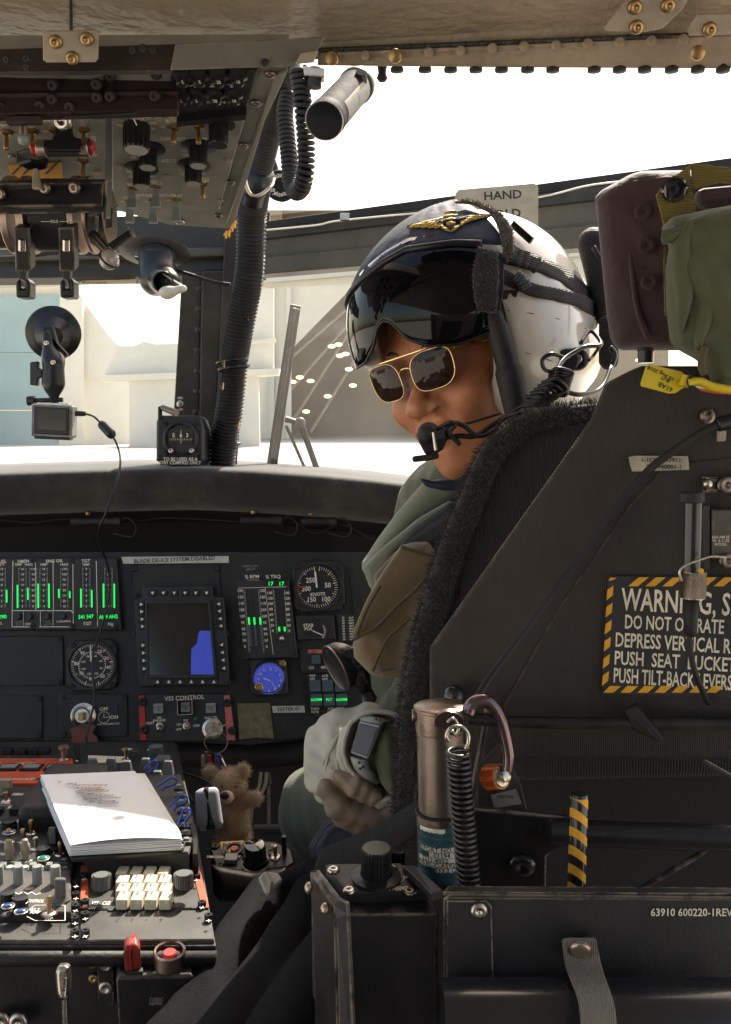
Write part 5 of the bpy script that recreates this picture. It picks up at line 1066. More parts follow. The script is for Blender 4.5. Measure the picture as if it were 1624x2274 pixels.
# ============================================================ COMPASS
D2 = 1.66; k = S(D2)
cm = thing('standby_compass', 'black standby compass box standing on the glareshield before the centre post', 'compass', P(400, 1030, D2))
sh = [(347, 936), (352, 925), (360, 922), (440, 922), (448, 930), (453, 950), (452, 1020), (446, 1032), (362, 1033), (346, 1022)]
CMP = Plane(P(400, 980, D2), (0, -1, 0.05))
part('case', pz(MB(), sh, -.07, 0, CMP, .004), 'bezel_black', cm, bev=.001)
part('face_ring', MB().lathe([(33*k, 0), (40*k, 0), (40*k, .004), (34*k, .007), (32*k, .004), (31*k, -.001)], 40, cap=False), 'bezel_black', cm, M=CMP.M(402, 975), smooth='auto')
part('window', pz(MB(), [(376, 953), (428, 953), (430, 970), (428, 986), (378, 986), (374, 970)], .0005, .0015, CMP), 'glass_dark', cm)
pr = Print(CMP, .002); pr.t('E', 386, 967, 9, 'cream_print'); pr.t('6', 402, 967, 9, 'cream_print'); pr.t('3', 416, 967, 9, 'cream_print'); pr.line([(402, 955), (402, 985)], 1, 'cream_print')
for i in range(13): pr.line([(378+i*4, 974), (378+i*4, 977+(i % 2))], .8, 'cream_print')
pr.done(cm)
pc2 = part('placard', pz(MB(), [(358, 1012), (366, 1002), (375, 1011), (402, 1016), (428, 1010), (436, 1001), (442, 1010), (442, 1033), (358, 1033)], .0042, .0055, CMP), 'rubber', cm)
pr = Print(CMP, .0062); pr.t('TO BE USED AS A', 401, 1020, 7.5, 'cream_print', sx=.93); pr.t('STBY COMPASS ONLY', 400, 1028, 7.5, 'cream_print', sx=.9); pr.done(pc2)
for x, y in ((367, 941), (437, 941), (380, 1001), (426, 1001), (366, 1007), (437, 1007)): screw(cm, CMP.M(x, y, lift=.006 if y > 1000 else .001), 'steel' if y == 1001 else 'rubber', 1.1)
part('lamp_tube', MB().cyl(tuple(P(362, 905, D2)), tuple(P(392, 917, D2-.02)), 7*k, 8*k, 14), 'dark_steel', cm, smooth='auto'); part('lamp_arm', MB().tube([P(356, 932, D2), P(356, 905, D2), P(366, 904, D2)], 5*k, 8), 'rubber', cm)
sw = thing('lamp_switch', 'small on-off switch plate screwed to the centre post above the compass', 'switch', P(400, 895, 1.74)); SWP = Plane(P(400, 895, 1.74), (0, -1, 0))
part('plate', pz(MB(), [(391, 880), (409, 880), (409, 915), (391, 915)], 0, .003, SWP), 'bezel_black', sw); toggle(sw, SWP.M(400, 897, lift=.003), .01); pr = Print(SWP, .0036); pr.t('ON', 400, 884, 5); pr.t('OFF', 400, 910, 5); pr.done(sw)
# ============================================================ BIG CORRUGATED HOSE
def corrugated(pts, r, pitch, amp, seg=20, n=10):
    c = spline(pts, 12); L = sum((b-a).length for a, b in zip(c, c[1:])); m = int(L/pitch*5); c = resample(c, m); rs = [r+amp*(math.cos(2*math.pi*i/5)) for i in range(m)]; b = MB(); b.smooth = True; return b.tube(c, rs, seg)
hs = thing('air_hose', 'fat black corrugated hose running down beside the centre post', 'hose', P(500, 1030, 1.7))
hp_ = [(636, 140, 1.38), (622, 200, 1.42), (604, 270, 1.48), (585, 345, 1.52), (568, 410, 1.56), (560, 470, 1.60), (558, 530, 1.62), (555, 600, 1.64), (545, 660, 1.66), (530, 740, 1.68), (520, 800, 1.70), (515, 860, 1.71), (508, 920, 1.72), (498, 975, 1.73), (492, 1030, 1.74), (490, 1060, 1.75)]
part('corrugated_tube', corrugated([P(*p) for p in hp_[4:]], 30*S(1.64), 8.2*S(1.65), .0022), 'rubber', hs)
part('upper_tube', corrugated([P(*p) for p in hp_[:5]], 27*S(1.46), 7*S(1.5), .0015), 'rubber', hs)
mb = MB(); mb.smooth = True; mb.tube([P(583, 385, 1.53), P(568, 412, 1.55), P(560, 440, 1.57)], [30*S(1.55), 31*S(1.55), 32*S(1.55)], 24); part('cuff', mb, 'plastic_black', hs)
for x, y, x2, y2, d in ((486, 795, 546, 808, 1.69), (476, 985, 524, 995, 1.73), (495, 815, 545, 818, 1.69)):
    m_ = MB(); m_.ring(33*S(d), .003, 32, 6, M=Matrix.Translation(P((x+x2)/2, (y+y2)/2, d+.01)) @ Matrix.Rotation(-.15, 4, 'Y')); part('cable_tie', m_, 'plastic_black', hs)
clp = MB(); clp.smooth = True; clp.tube(spline([P(556, 360, 1.47), P(548, 372, 1.45), P(545, 400, 1.45), P(556, 430, 1.45), P(575, 434, 1.45), P(600, 416, 1.46), P(606, 400, 1.50)], 6), .0048, 8, flat=.5); part('clamp', clp, 'alu_brown', hs)
for i, (x, y) in enumerate(((518, 500), (512, 508), (505, 520), (498, 523), (547, 705), (525, 948), (490, 860), (493, 810))):
    part('tie_lacing', MB().tube([P(x, y, 1.56 if y < 600 else 1.66), P(x+6, y-9, 1.56 if y < 600 else 1.66), P(x+4, y+6, 1.55 if y < 600 else 1.65)], .0016, 5), 'brass' if i > 3 else 'hazard_yellow', hs)
# coiled cord
cc = thing('coiled_cord', 'brown-black coiled cord hanging in a loop beside the utility light', 'cord', P(665, 150, 1.3))
def coil(pts, R, r, turns, n=14):
    c = resample(spline(pts, 10), turns*n+1); out = []; up = Vector((0, 1, 0))
    for i in range(len(c)):
        a = c[max(0, i-1)]; b = c[min(len(c)-1, i+1)]; t = (b-a).normalized(); s_ = t.cross(up).normalized(); q_ = s_.cross(t); an = 2*math.pi*i/n; out.append(c[i]+(s_*math.cos(an)+q_*math.sin(an))*R)
    return MB().tube(out, r, 7)
kk = S(1.3); cpth = [P(x, y, d) for x, y, d in ((662, 150, 1.26), (668, 190, 1.26), (674, 240, 1.26), (678, 290, 1.27), (680, 340, 1.28), (678, 385, 1.29), (670, 418, 1.31), (656, 425, 1.34), (646, 400, 1.36), (642, 350, 1.37), (637, 300, 1.38), (633, 250, 1.39), (640, 210, 1.40))]
part('coil', coil(cpth, 15*kk, 5.2*kk, 50), 'rubber', cc, smooth=True)
addm('torn_grey', (.085, .078, .065), .5, mott=.3, ms=60); addm('light_body', (.014, .012, .010), .75, mott=.2, ms=40, bump=.3, bs=500, spec=.08)
# utility light cylinder
ul = thing('utility_light', 'black cylindrical utility light with a paper label hanging from the header by the coiled cord', 'lamp', P(800, 165, 1.2)); k = S(1.2)
UA, UB = P(726, 262, 1.13), P(792, 190, 1.26); um = Matrix.Translation(UA) @ (UB-UA).to_track_quat('Z', 'Y').to_matrix().to_4x4(); uL = (UB-UA).length
part('body', MB().lathe([(38*k, 0), (38*k, uL)], 40), 'light_body', ul, M=um, smooth='auto'); part('front_ring', MB().lathe([(36*k, -.012), (39.5*k, -.010), (40*k, .004), (38*k, .006)], 40), 'light_body', ul, M=um, smooth='auto')
part('lens', MB().lathe([(0, -.004), (30*k, -.011), (36*k, -.0125)], 36), 'glass_dark', ul, M=um, smooth='auto')
part('chrome_arc', MB().ring(38*k, .0009, 40, 5, M=um @ Matrix.Translation((0, 0, -.0115))), 'steel', ul)
part('end_cap', MB().lathe([(39*k, uL-.008), (41*k, uL-.006), (40*k, uL+.008), (30*k, uL+.016), (0, uL+.018)], 40), 'bezel_black', ul, M=um, smooth='auto')
part('neck', MB().cyl(tuple(P(803, 160, 1.22)), tuple(P(800, 182, 1.23)), 12*k, 16*k, 20), 'rubber', ul, smooth='auto'); part('socket', MB().cyl(tuple(P(700, 152, 1.25)), tuple(P(698, 195, 1.25)), 16*k, seg=16), 'rubber', ul, smooth='auto')
lbm = MB(); 
toc = um.inverted() @ EYEV; a0 = math.atan2(toc.y, toc.x)
for i in range(12):
    a, b = a0+.1+i*.1, a0+.1+(i+1)*.1; R_ = 38.4*k; lbm.add([(R_*math.cos(a), R_*math.sin(a), uL*.12), (R_*math.cos(b), R_*math.sin(b), uL*.12), (R_*math.cos(b), R_*math.sin(b), uL*.88), (R_*math.cos(a), R_*math.sin(a), uL*.88)], [(0, 1, 2, 3)])
lab_sign = lbm
part('label', lbm, 'torn_grey', ul, M=um)
tx = MB()
for i in range(9):
    zc = uL*(.18+.075*i); a, b = a0+.22, a0+1.2-.3*random.random(); R_ = 38.7*k
    if i == 4: a, b = a0+.3, a0+1.0
    for j in range(10):
        if random.random() < .75 or i == 4:
            p_, q_ = a+(b-a)*j/10, a+(b-a)*(j+.8)/10; w_ = .0012 if i != 4 else .004
            tx.add([(R_*math.cos(p_), R_*math.sin(p_), zc), (R_*math.cos(q_), R_*math.sin(q_), zc), (R_*math.cos(q_), R_*math.sin(q_), zc+w_), (R_*math.cos(p_), R_*math.sin(p_), zc+w_)], [(0, 1, 2, 3)])
part('lettering', tx, 'ink', ul, M=um)
part('header_bolt', MB().lathe([(9*k, 0), (7*k, -.006), (10*k, -.011), (6*k, -.014), (0, -.014)], 18), 'rubber', fl, M=Matrix.Translation(P(849, 148, 1.0)), smooth='auto')
part('light_mount', slab(MB(), [(672, 146, 1.24), (722, 150, 1.24), (720, 172, 1.24), (676, 168, 1.24)], .02), 'alu_brown', ul, bev=.002)
# outside air thermometer dial
oat = thing('air_thermometer', 'small round outside air thermometer behind the coiled cord', 'thermometer', P(620, 420, 1.7)); k = S(1.7)
OM = Matrix.Translation(P(622, 412, 1.7)) @ (EYEV-P(622, 412, 1.7)+Vector((-.3, 0, .2))).to_track_quat('Z', 'Y').to_matrix().to_4x4()
part('case', MB().lathe([(32*k, -.02), (33*k, 0), (31*k, .003), (29*k, 0)], 32), 'rubber', oat, M=OM, smooth='auto'); part('dial', MB().lathe([(0, .0005), (29*k, .0005)], 32), 'dial_black', oat, M=OM)
tm = MB()
for i, t_ in enumerate(('-10', '0', '10', '20', '30', '40', '50', '-50', '-40', '-30', '-20')): a = i*.52; tm.text(t_, OM @ Matrix.Translation((20*k*math.cos(a), 20*k*math.sin(a), .001)), .0055)
part('lettering', tm, 'cream_print', oat); part('stem', MB().cyl(tuple(P(602, 360, 1.72)), tuple(P(614, 392, 1.72)), 12*k, 10*k, 16), 'rubber', oat, smooth='auto')
# ============================================================ PILOT
addm('skin', (.52, .205, .10), .33, mott=.16, ms=38, bump=.35, bs=700, sss=.12)
addm('lips', (.42, .15, .11), .38, mott=.1, ms=80)
addm('helmet_white', (.62, .575, .50), .16, mott=.05, ms=14, coat=.6, dust=.12)
addm('leather_navy', (.026, .034, .052), .68, spec=.3, bump=.6, bs=60, mott=.2, ms=40)
addm('visor', (.003, .003, .004), .03, mott=0, spec=.36)
addm('gold_thread', (.52, .33, .05), .45, .3, mott=.35, ms=400, bump=.8, bs=900)
addm('webbing', (.022, .020, .020), .7, mott=.25, ms=60, wave=(160, .9, .3, 'Z'), dust=.35)
addm('fuzz', (.035, .030, .028), .9, mott=.3, ms=60, sheen=.6)
addm('fuzz_light', (.16, .13, .10), .9, mott=.3, ms=60, sheen=.5)
addm('sage', (.20, .222, .160), .85, mott=.12, ms=12, bump=.4, bs=700, sheen=.3)
addm('slate_mesh', (.055, .058, .070), .8, mott=.2, ms=14, bump=.2, bs=500, wave=(110, .8, 1.5, 'Z'))
addm('coyote', (.175, .125, .065), .85, mott=.16, ms=16, bump=.45, bs=420, sheen=.3)
addm('coyote_dark', (.105, .075, .040), .85, mott=.16, ms=16, bump=.4, bs=500)
addm('olive_suit', (.070, .078, .040), .85, mott=.18, ms=16, bump=.5, bs=350, sheen=.2)
addm('glove_sage', (.43, .41, .345), .65, mott=.08, ms=20, bump=.25, bs=250)
addm('glove_brown', (.20, .145, .10), .6, mott=.15, ms=20, bump=.25, bs=250)
addm('sunglass', (.030, .015, .010), .04, mott=0, spec=.38)
addm('gold', (.75, .52, .25), .22, 1, mott=.1, ms=90)
addm('hair', (.012, .009, .008), .5, mott=.2)
def ortho(F, R):
    F = Vector(F).normalized(); R = Vector(R); R = (R-F*R.dot(F)).normalized(); U = R.cross(F); return R, F, U
R_, F_, U_ = ortho((-.62, -.74, -.20), (-.70, .68, -.20))
HO = P(1030, 792, 1.15)
HMx = Matrix.Translation(HO) @ Matrix((R_, F_, U_)).transposed().to_4x4()
pilot = thing('person', 'helmeted pilot in olive flight gear and gold sunglasses, smiling over one shoulder', 'person', P(1000, 1900, 1.15))
def head_sdf(X, Y, Z):
    ax = np.abs(X)
    f = ell(X, Y, Z, (0, -.01, .03), (.074, .095, .10))
    f = smin(f, ell(X, Y, Z, (0, .030, -.028), (.0635, .060, .088)), .03)
    f = smin(f, ell(X, Y, Z, (0, .034, -.082), (.047, .046, .036)), .03)
    f = smin(f, ell(X, Y, Z, (0, .066, -.113), (.022, .018, .017)), .024)
    f = smin(f, ell(ax, Y, Z, (.037, .066, -.040), (.027, .026, .025)), .016)
    f = smin(f, cap(ax, Y, Z, (.010, .083, .018), (.042, .070, .017), .010, .009), .016)
    f = smax(f, -ell(ax, Y, Z, (.031, .103, -.002), (.019, .020, .012)), .014)
    f = smin(f, ell(ax, Y, Z, (.031, .069, -.001), (.015, .014, .0135)), .006)
    n = cap(X, Y, Z, (0, .083, .004), (0, .106, -.036), .0062, .0098)
    n = smin(n, ell(X, Y, Z, (0, .1085, -.0405), (.0115, .0105, .0100)), .008)
    n = smin(n, ell(ax, Y, Z, (.0152, .0965, -.0430), (.0095, .0115, .0088)), .007)
    f = smin(f, n, .011)
    f = smax(f, -ell(ax, Y, Z, (.0068, .1015, -.0525), (.0042, .0062, .0050)), .003)
    f = smin(f, ell(X, Y, Z, (0, .078, -.072), (.030, .018, .020)), .018)
    zc = Z-ax*ax*9.0          # smile: the corners rise
    f = smin(f, ell(X, Y, zc, (0, .0945, -.0685), (.0235, .0075, .0046)), .005)
    f = smin(f, ell(X, Y, zc, (0, .0925, -.0795), (.0205, .0080, .0058)), .006)
    f = smax(f, -ell(X, Y, zc, (0, .1020, -.0742), (.0270, .0090, .0016)), .0022)
    f = smax(f, -cap(ax, Y, Z, (.0195, .1000, -.0480), (.0350, .0880, -.0740), .0042, .0030), .005)
    f = smax(f, -ell(X, Y, Z, (0, .098, -.0905), (.016, .008, .004)), .008)
    f = smin(f, cap(X, Y, Z, (0, -.015, -.075), (.0, -.055, -.20), .050, .055), .03)
    f = smin(f, ell(ax, Y, Z, (.074, -.012, -.012), (.008, .018, .030)), .006)
    return f
hm = nets(head_sdf, (-.09, -.13, -.17), (.09, .135, .14), .0017)
hm.materials.append(MT['skin']); hm.materials.append(MT['lips'])
nv = len(hm.vertices); co = np.empty(nv*3, np.float32); hm.vertices.foreach_get('co', co); co = co.reshape(-1, 3)
cen = np.array([co[list(p.vertices)].mean(0) for p in hm.polygons]) if len(hm.polygons) < 1 else None
li = np.empty(len(hm.loops), np.int32); hm.loops.foreach_get('vertex_index', li); cen = co[li.reshape(-1, 4)].mean(1)
ax_ = np.abs(cen[:, 0]); zc_ = cen[:, 2]-ax_**2*9
lipm = ((ax_/.025)**2+((zc_+.074)/.0105)**2 < 1) & (cen[:, 1] > .082)
hm.polygons.foreach_set('material_index', lipm.astype(np.int32))
head = part('head', hm, None, pilot, M=HMx)
bw = MB()
for s_ in (-1, 1): bw.tube(spline([(s_*.014, .0935, .0195), (s_*.026, .0905, .0245), (s_*.038, .0835, .0250), (s_*.049, .0725, .0195)], 5), [.0012]*5+[.0020]*6+[.0009]*5, 6, flat=1)
part('eyebrow', bw, 'hair', head, M=HMx)
# helmet shell
def outer(X, Y, Z, g=0):
    ax = np.abs(X)
    f = ell(X, Y, Z, (0, -.042, .038), (.123+g, .150+g, .124+g))
    f = smin(f, ell(ax, Y, Z, (.078, -.014, -.030), (.046+g, .066+g, .078+g)), .05)
    f = smin(f, ell(X, Y, Z, (0, -.104, -.022), (.104+g, .084+g, .086+g)), .05)
    return f
def helm(X, Y, Z):
    f = outer(X, Y, Z)
    f = smax(f, -rbox(X, Y, Z, Matrix.Translation((0, .206, -.145)) @ Matrix.Rotation(.09, 4, 'X'), (.16, .138, .215), .03), .006)
    f = smax(f, -rbox(X, Y, Z, Matrix.Translation((.10, .14, -.12)), (.09, .16, .13), .03), .01)
    f = smax(f, -ell(X, Y, Z, (0, -.005, .015), (.088, .112, .118)), .004)
    f = smax(f, -(Z+.100+.25*(Y+.02)), .012)
    return f
helm_me = nets(helm, (-.14, -.215, -.14), (.14, .14, .19), .0032)
from mathutils.bvhtree import BVHTree
hl = part('helmet', helm_me, 'helmet_white', pilot, M=HMx); hbv = BVHTree.FromPolygons([v.co.copy() for v in helm_me.vertices], [tuple(p.vertices) for p in helm_me.polygons])
def onhelm(px, py, lift=0):
    d = (HMx.inverted().to_3x3() @ ray(px, py)).normalized(); h = hbv.ray_cast(HMx.inverted() @ EYEV, d); return h[0]-d*lift
ctr = Vector((0, -.042, .038)); rad = Vector((.123, .150, .124))
def onshell(d, lift):
    return ctr + Vector((d.x*(rad.x+lift), d.y*(rad.y+lift), d.z*(rad.z+lift)))
def sph(az, el): return Vector((math.sin(az)*math.cos(el), math.cos(az)*math.cos(el), math.sin(el)))
def interp(x, xs, ys): return float(np.interp(x, xs, ys))
D_ = math.radians
def elz(z, lift): return math.asin(max(-1, min(1, (z-ctr.z)/(rad.z+lift))))
lowz = lambda a: interp(a, (-78, -60, -45, -30, -18, -10, -4, 0, 4, 10, 20, 40, 70, 80), (.044, .026, .015, .012, .019, .032, .054, .058, .054, .036, .024, .022, .03, .04))
topz = lambda a: interp(a, (-80, -65, -40, -15, 0, 30, 80), (.082, .092, .112, .122, .118, .104, .080))
G = []; LO = []; TOPE = []
for i in range(81):
    a = -51+127*i/80; row = []
    e0, e1 = elz(lowz(a), .012), elz(topz(a)+.010, .012)
    for j in range(17): row.append(onshell(sph(D_(a), e0+(e1-e0)*j/16), .012+.004*math.cos(D_(a))))
    G.append(row); LO.append(row[0]); TOPE.append(onshell(sph(D_(a), elz(topz(a), .016)), .017))
mb = MB(); mb.smooth = True; mb.grid(G); part('visor', mb, 'visor', hl, M=HMx, solid=.0025)
mb = MB(); mb.tube([G[0][j] for j in range(16, -1, -1)]+LO+[G[-1][j] for j in range(17)], .0019, 6); part('visor_rim', mb, 'plastic_black', hl, M=HMx, smooth=True)
G = []
for i in range(61):
    a = -61+133*i/60; row = []; e0 = elz(topz(a), .016)
    for j in range(19): t_ = j/18; e = e0+(D_(90)-e0)*t_; row.append(onshell(sph(D_(a), e), .017+.0004*math.sin(a*.5)*math.sin(t_*9)-.004*min(1, t_*2.2)))
    G.append(row)
mb = MB(); mb.smooth = True; mb.grid(G); part('visor_cover', mb, 'leather_navy', hl, M=HMx, solid=.0016)
mb = MB(); mb.tube([p for p in TOPE], .0042, 8); part('cover_trim', mb, 'plastic_black', hl, M=HMx, smooth=True)
HI_ = HMx.inverted(); Eo = HI_ @ EYEV
def onell(px, py, lift=.018):
    """where the sight line through a picture point meets the shell, in head coordinates"""
    d = (HI_.to_3x3() @ ray(px, py)).normalized(); rr = Vector((rad.x+lift, rad.y+lift, rad.z+lift))
    o = Vector([(Eo[i]-ctr[i])/rr[i] for i in range(3)]); q_ = Vector([d[i]/rr[i] for i in range(3)])
    A, B, C_ = q_.dot(q_), 2*o.dot(q_), o.dot(o)-1; ds = B*B-4*A*C_
    t = (-B-math.sqrt(max(ds, 0)))/(2*A); return Eo+d*t
def feltpatch(pts0, pts1, lift, name, mtn, n=24, k=8, par=None):
    A = resample([Vector((*p, 0)) for p in pts0], n); B = resample([Vector((*p, 0)) for p in pts1], n)
    m_ = MB(); m_.smooth = True; m_.grid([[onell(*(A[i].lerp(B[i], j/k))[:2], lift) for j in range(k+1)] for i in range(n)]); return part(name, m_, mtn, par or hl, M=HMx, solid=.0025)
def fuzz(par, pts_nrm, n, L, mtn, name='pile', M=None, w=.0005):
    m_ = MB(); rnd = random.Random(3); N_ = len(pts_nrm)
    for _ in range(n):
        p, q_ = pts_nrm[rnd.randrange(N_)]; p = p+Vector((rnd.uniform(-1, 1), rnd.uniform(-1, 1), rnd.uniform(-1, 1)))*L*.5
        d = (q_+Vector((rnd.uniform(-1, 1), rnd.uniform(-1, 1), rnd.uniform(-1, 1)))*.8).normalized()*L*rnd.uniform(.5, 1.1)
        s_ = d.cross(Vector((rnd.uniform(-1, 1), rnd.uniform(-1, 1), rnd.uniform(-1, 1)))).normalized()*w
        m_.add([p-s_, p+s_, p+d], [(0, 1, 2)])
    o = part(name, m_, mtn, par, M=M); o['kind'] = 'stuff'; return o
def gridpn(poly0, poly1, lift, n=30, k=8):
    A = resample([Vector((*p, 0)) for p in poly0], n); B = resample([Vector((*p, 0)) for p in poly1], n); out = []
    for i in range(n):
        for j in range(k+1): p = onell(*(A[i].lerp(B[i], j/k))[:2], lift); out.append((p, (p-ctr).normalized()))
    return out
# velcro side tab and strip over the crown
v0, v1 = [(1062, 548), (1050, 610), (1054, 660), (1062, 690)], [(1104, 560), (1108, 600), (1104, 680), (1100, 695)]
feltpatch(v0, v1, .020, 'side_tab', 'fuzz'); fuzz(hl, gridpn(v0, v1, .021), 1500, .0035, 'fuzz', M=HMx)
feltpatch([(1100, 560), (1104, 620), (1098, 700)], [(1120, 565), (1118, 640), (1110, 690)], .018, 'tab_edge', 'plastic_black')
s0, s1 = [(1010, 449), (1050, 452), (1086, 470), (1106, 500), (1117, 545), (1118, 570)], [(1040, 446), (1075, 455), (1118, 480), (1138, 510), (1140, 560), (1128, 580)]
feltpatch(s0, s1, .019, 'crown_strip', 'fuzz'); fuzz(hl, gridpn(s0, s1, .020), 2000, .0035, 'fuzz_light', M=HMx)
part('clip', MB().box((0, 0, 0), (.008, .004, .030), M=HMx @ Matrix.Translation(onell(1160, 515, .008)) @ Matrix.Rotation(.6, 4, 'Y')), 'plastic_black', hl)
def strap(pts, w, lift, name='strap', mtn='webbing', par=None):
    c = resample([Vector((*p, 0)) for p in pts], 26); m_ = MB(); m_.smooth = True; G = []
    for i in range(26):
        t_ = (c[min(25, i+1)]-c[max(0, i-1)]).normalized(); n_ = Vector((-t_.y, t_.x, 0)); G.append([onell(*(c[i]+n_*w*(j/4-.5)*1.0)[:2], lift+.0008*math.sin(i*1.3)) for j in range(5)])
    m_.grid(G); return part(name, m_, mtn, par or hl, M=HMx, solid=.0022)
strap([(1118, 568), (1160, 578), (1210, 592), (1260, 618), (1300, 655), (1334, 690)], 32, .004); strap([(1102, 605), (1140, 625), (1185, 645), (1240, 655), (1290, 668), (1334, 698)], 28, .010)
strap([(1110, 655), (1150, 655), (1200, 660), (1250, 672)], 20, .003, 'strap_pad'); strap([(1122, 555), (1150, 572), (1185, 582), (1198, 592)], 36, .008, 'keeper'); strap([(1145, 612), (1160, 625), (1168, 640)], 30, .013, 'buckle', 'plastic_black')
part('strap_end', MB().sphere(tuple(onell(1332, 672, .012)), .009, 14, 10), 'steel', hl, M=HMx, smooth=True)
# wings emblem, built from feather strokes
em = MB(); em.smooth = True
def stroke(p, q_, r_): em.tube([onell(*p, .0175), onell((p[0]+q_[0])/2, (p[1]+q_[1])/2, .0178), onell(*q_, .0175)], [r_*.7, r_, r_*.45], 6)
for i in range(7): stroke((990-i*9, 490+i*1.2), (975-i*11, 497+i*1.2), .0018)
for k_ in range(5):
    stroke((985, 484+k_*4.2), (909+k_*14, 504-k_*.2+(k_*.8)), .0019-k_*.0001)
    stroke((1022, 483+k_*4.6), (1088-k_*13, 480+k_*2.6), .0020-k_*.0001)
stroke((985, 482), (1016, 478), .0022); stroke((988, 472), (1014, 469), .0020); stroke((990, 490), (1016, 487), .0030); stroke((992, 498), (1012, 496), .0030); stroke((984, 506), (1002, 514), .0020); stroke((1002, 514), (1022, 500), .0020); stroke((980, 500), (986, 508), .0018)
part('wings_emblem', em, 'gold_thread', hl, M=HMx)
em = MB(); em.smooth = True
for p, q_ in (((906, 502), (1092, 478)), ((984, 512), (1020, 500))): em.tube([onell(p[0]+(q_[0]-p[0])*i/8, p[1]+(q_[1]-p[1])*i/8+(math.sin(i*math.pi/8)*6), .0145) for i in range(9)], [.0015, .004, .005, .0055, .0055, .0055, .005, .004, .0015], 6)
part('emblem_backing', em, 'webbing', hl, M=HMx)
# edge roll, chin area
er = MB(); er.smooth = True
er.tube(spline([(-.092, .066, .050), (-.095, .066, .020), (-.096, .066, -.018), (-.096, .069, -.052), (-.092, .062, -.086), (-.084, .030, -.116)], 6), [.0095]*4+[.012]*10+[.0145]*17, 12)
part('edge_roll', er, 'rubber', hl, M=HMx)
for pts in ([(1128, 689), (1180, 696), (1240, 708), (1300, 730)], [(1122, 773), (1170, 784), (1220, 800), (1262, 815)]): part('thread', MB().tube([onhelm(x, y, .0002) for x, y in pts], .0005, 5), 'rubber', hl, M=HMx)
# ear cup screw, cable knot, mic boom
EC = onhelm(1283, 797, .003); en = (Eo-EC).normalized(); EM = HMx @ Matrix.Translation(EC-en*.004) @ en.to_track_quat('Z', 'Y').to_matrix().to_4x4()
part('ear_disc', MB().lathe([(.0125, -.01), (.0125, .006), (.0108, .0085), (.0070, .007), (.0065, .0045), (0, .0045)], 30), 'plastic_black', hl, M=EM @ Matrix.Translation((0, 0, .014)), smooth='auto'); screw(hl, EM @ Matrix.Translation((0, 0, .0187)), 'steel', 1.35)
part('ear_disc_back', MB().lathe([(.0125, 0), (.0125, .008), (.010, .010), (0, .010)], 26), 'plastic_black', hl, M=HMx @ Matrix.Translation(onhelm(1262, 800, .001)) @ en.to_track_quat('Z', 'Y').to_matrix().to_4x4(), smooth='auto')
def dv(x, y, d): return P(x, y, d)
def cab(pts, r_, name='cable', par=None, m_='plastic_black'): return part(name, MB().tube(spline([P(*p) for p in pts], 7), r_, 8), m_, par or hl, smooth=True)
cab([(1255, 795, 1.01), (1225, 786, 1.0), (1205, 800, 1.0), (1212, 822, .99), (1235, 822, .99), (1246, 805, 1.0), (1262, 790, 1.01), (1300, 770, 1.02), (1335, 765, 1.03), (1312, 735, 1.05), (1290, 762, 1.03)], .0022)
cab([(1335, 765, 1.03), (1318, 790, 1.03), (1308, 800, 1.02)], .0018)
for i in range(7): cab([(1222+i*-1, 826+i*7, 1.0), (1240, 818+i*7, .985), (1272-i*2, 828+i*6, .99), (1255, 842+i*6, .985), (1226, 840+i*6, .985)], .0020)
for i in range(5): cab([(1205-i*9, 850+i*8, .99), (1235-i*8, 842+i*10, .98), (1258-i*10, 866+i*8, .985), (1220-i*8, 880+i*5, .98), (1190-i*8, 878+i*6, .985)], .0022)
cab([(1250, 868, .99), (1290, 876, 1.0), (1335, 862, 1.03), (1358, 815, 1.06)], .0025)
cab([(1360, 720, 1.08), (1352, 660, 1.1), (1345, 600, 1.12), (1318, 548, 1.12)], .0028); cab([(1352, 830, 1.08), (1366, 790, 1.08), (1355, 770, 1.08)], .0028)
me = nets(lambda X, Y, Z: smin(cap(X, Y, Z, P(1352, 720, 1.12), P(1352, 800, 1.12), .011), cap(X, Y, Z, P(1318, 540, 1.16), P(1350, 700, 1.15), .018, .014), .01), P(1290, 830, 1.05), P(1390, 500, 1.22), .003); part('rear_bracket', me, 'webbing', hl)
# mic boom
cab([(1180, 890, 1.0), (1130, 922, .985), (1092, 945, .975), (1055, 968, .965), (1020, 968, .965), (985, 972, .97)], .0026, 'mic_boom'); cab([(1165, 915, .99), (1120, 930, .98), (1095, 958, .97), (1060, 968, .965), (1030, 945, .965), (1005, 940, .965), (992, 955, .965), (1010, 975, .965), (1020, 985, .963)], .0024, 'mic_wire')
cab([(1110, 918, .98), (1060, 934, .97), (1020, 945, .965)], .0014, 'mic_wire'); cab([(975, 950, .965), (1000, 938, .96), (1012, 945, .96), (1000, 962, .96), (1022, 988, .962)], .002, 'mic_wire')
dm = .965; mic = part('microphone', slab(MB(), [(922, 962, dm), (958, 950, dm), (992, 952, dm-.003), (998, 970, dm), (984, 1000, dm), (960, 1012, dm), (945, 1012, dm+.002), (934, 990, dm+.003)], .016), 'plastic_black', hl, bev=.003)
part('mic_arm', slab(MB(), [(916, 1014, dm-.002), (946, 1010, dm-.002), (975, 1005, dm-.002), (976, 1018, dm-.002), (950, 1024, dm-.002), (917, 1027, dm-.002)], .010), 'rubber', mic, bev=.002)
part('mic_screw', MB().cyl(tuple(P(962, 960, dm-.006)), tuple(P(968, 1000, dm-.006)), .0016, seg=8), 'steel', mic); part('mic_foam', MB().sphere(tuple(P(952, 962, dm+.004)), .011, 16, 10), 'rubber', mic, smooth=True); part('mic_clamp', slab(MB(), [(958, 960, dm-.006), (986, 954, dm-.006), (990, 974, dm-.006), (966, 980, dm-.006)], .006), 'bezel_black', mic, bev=.001)
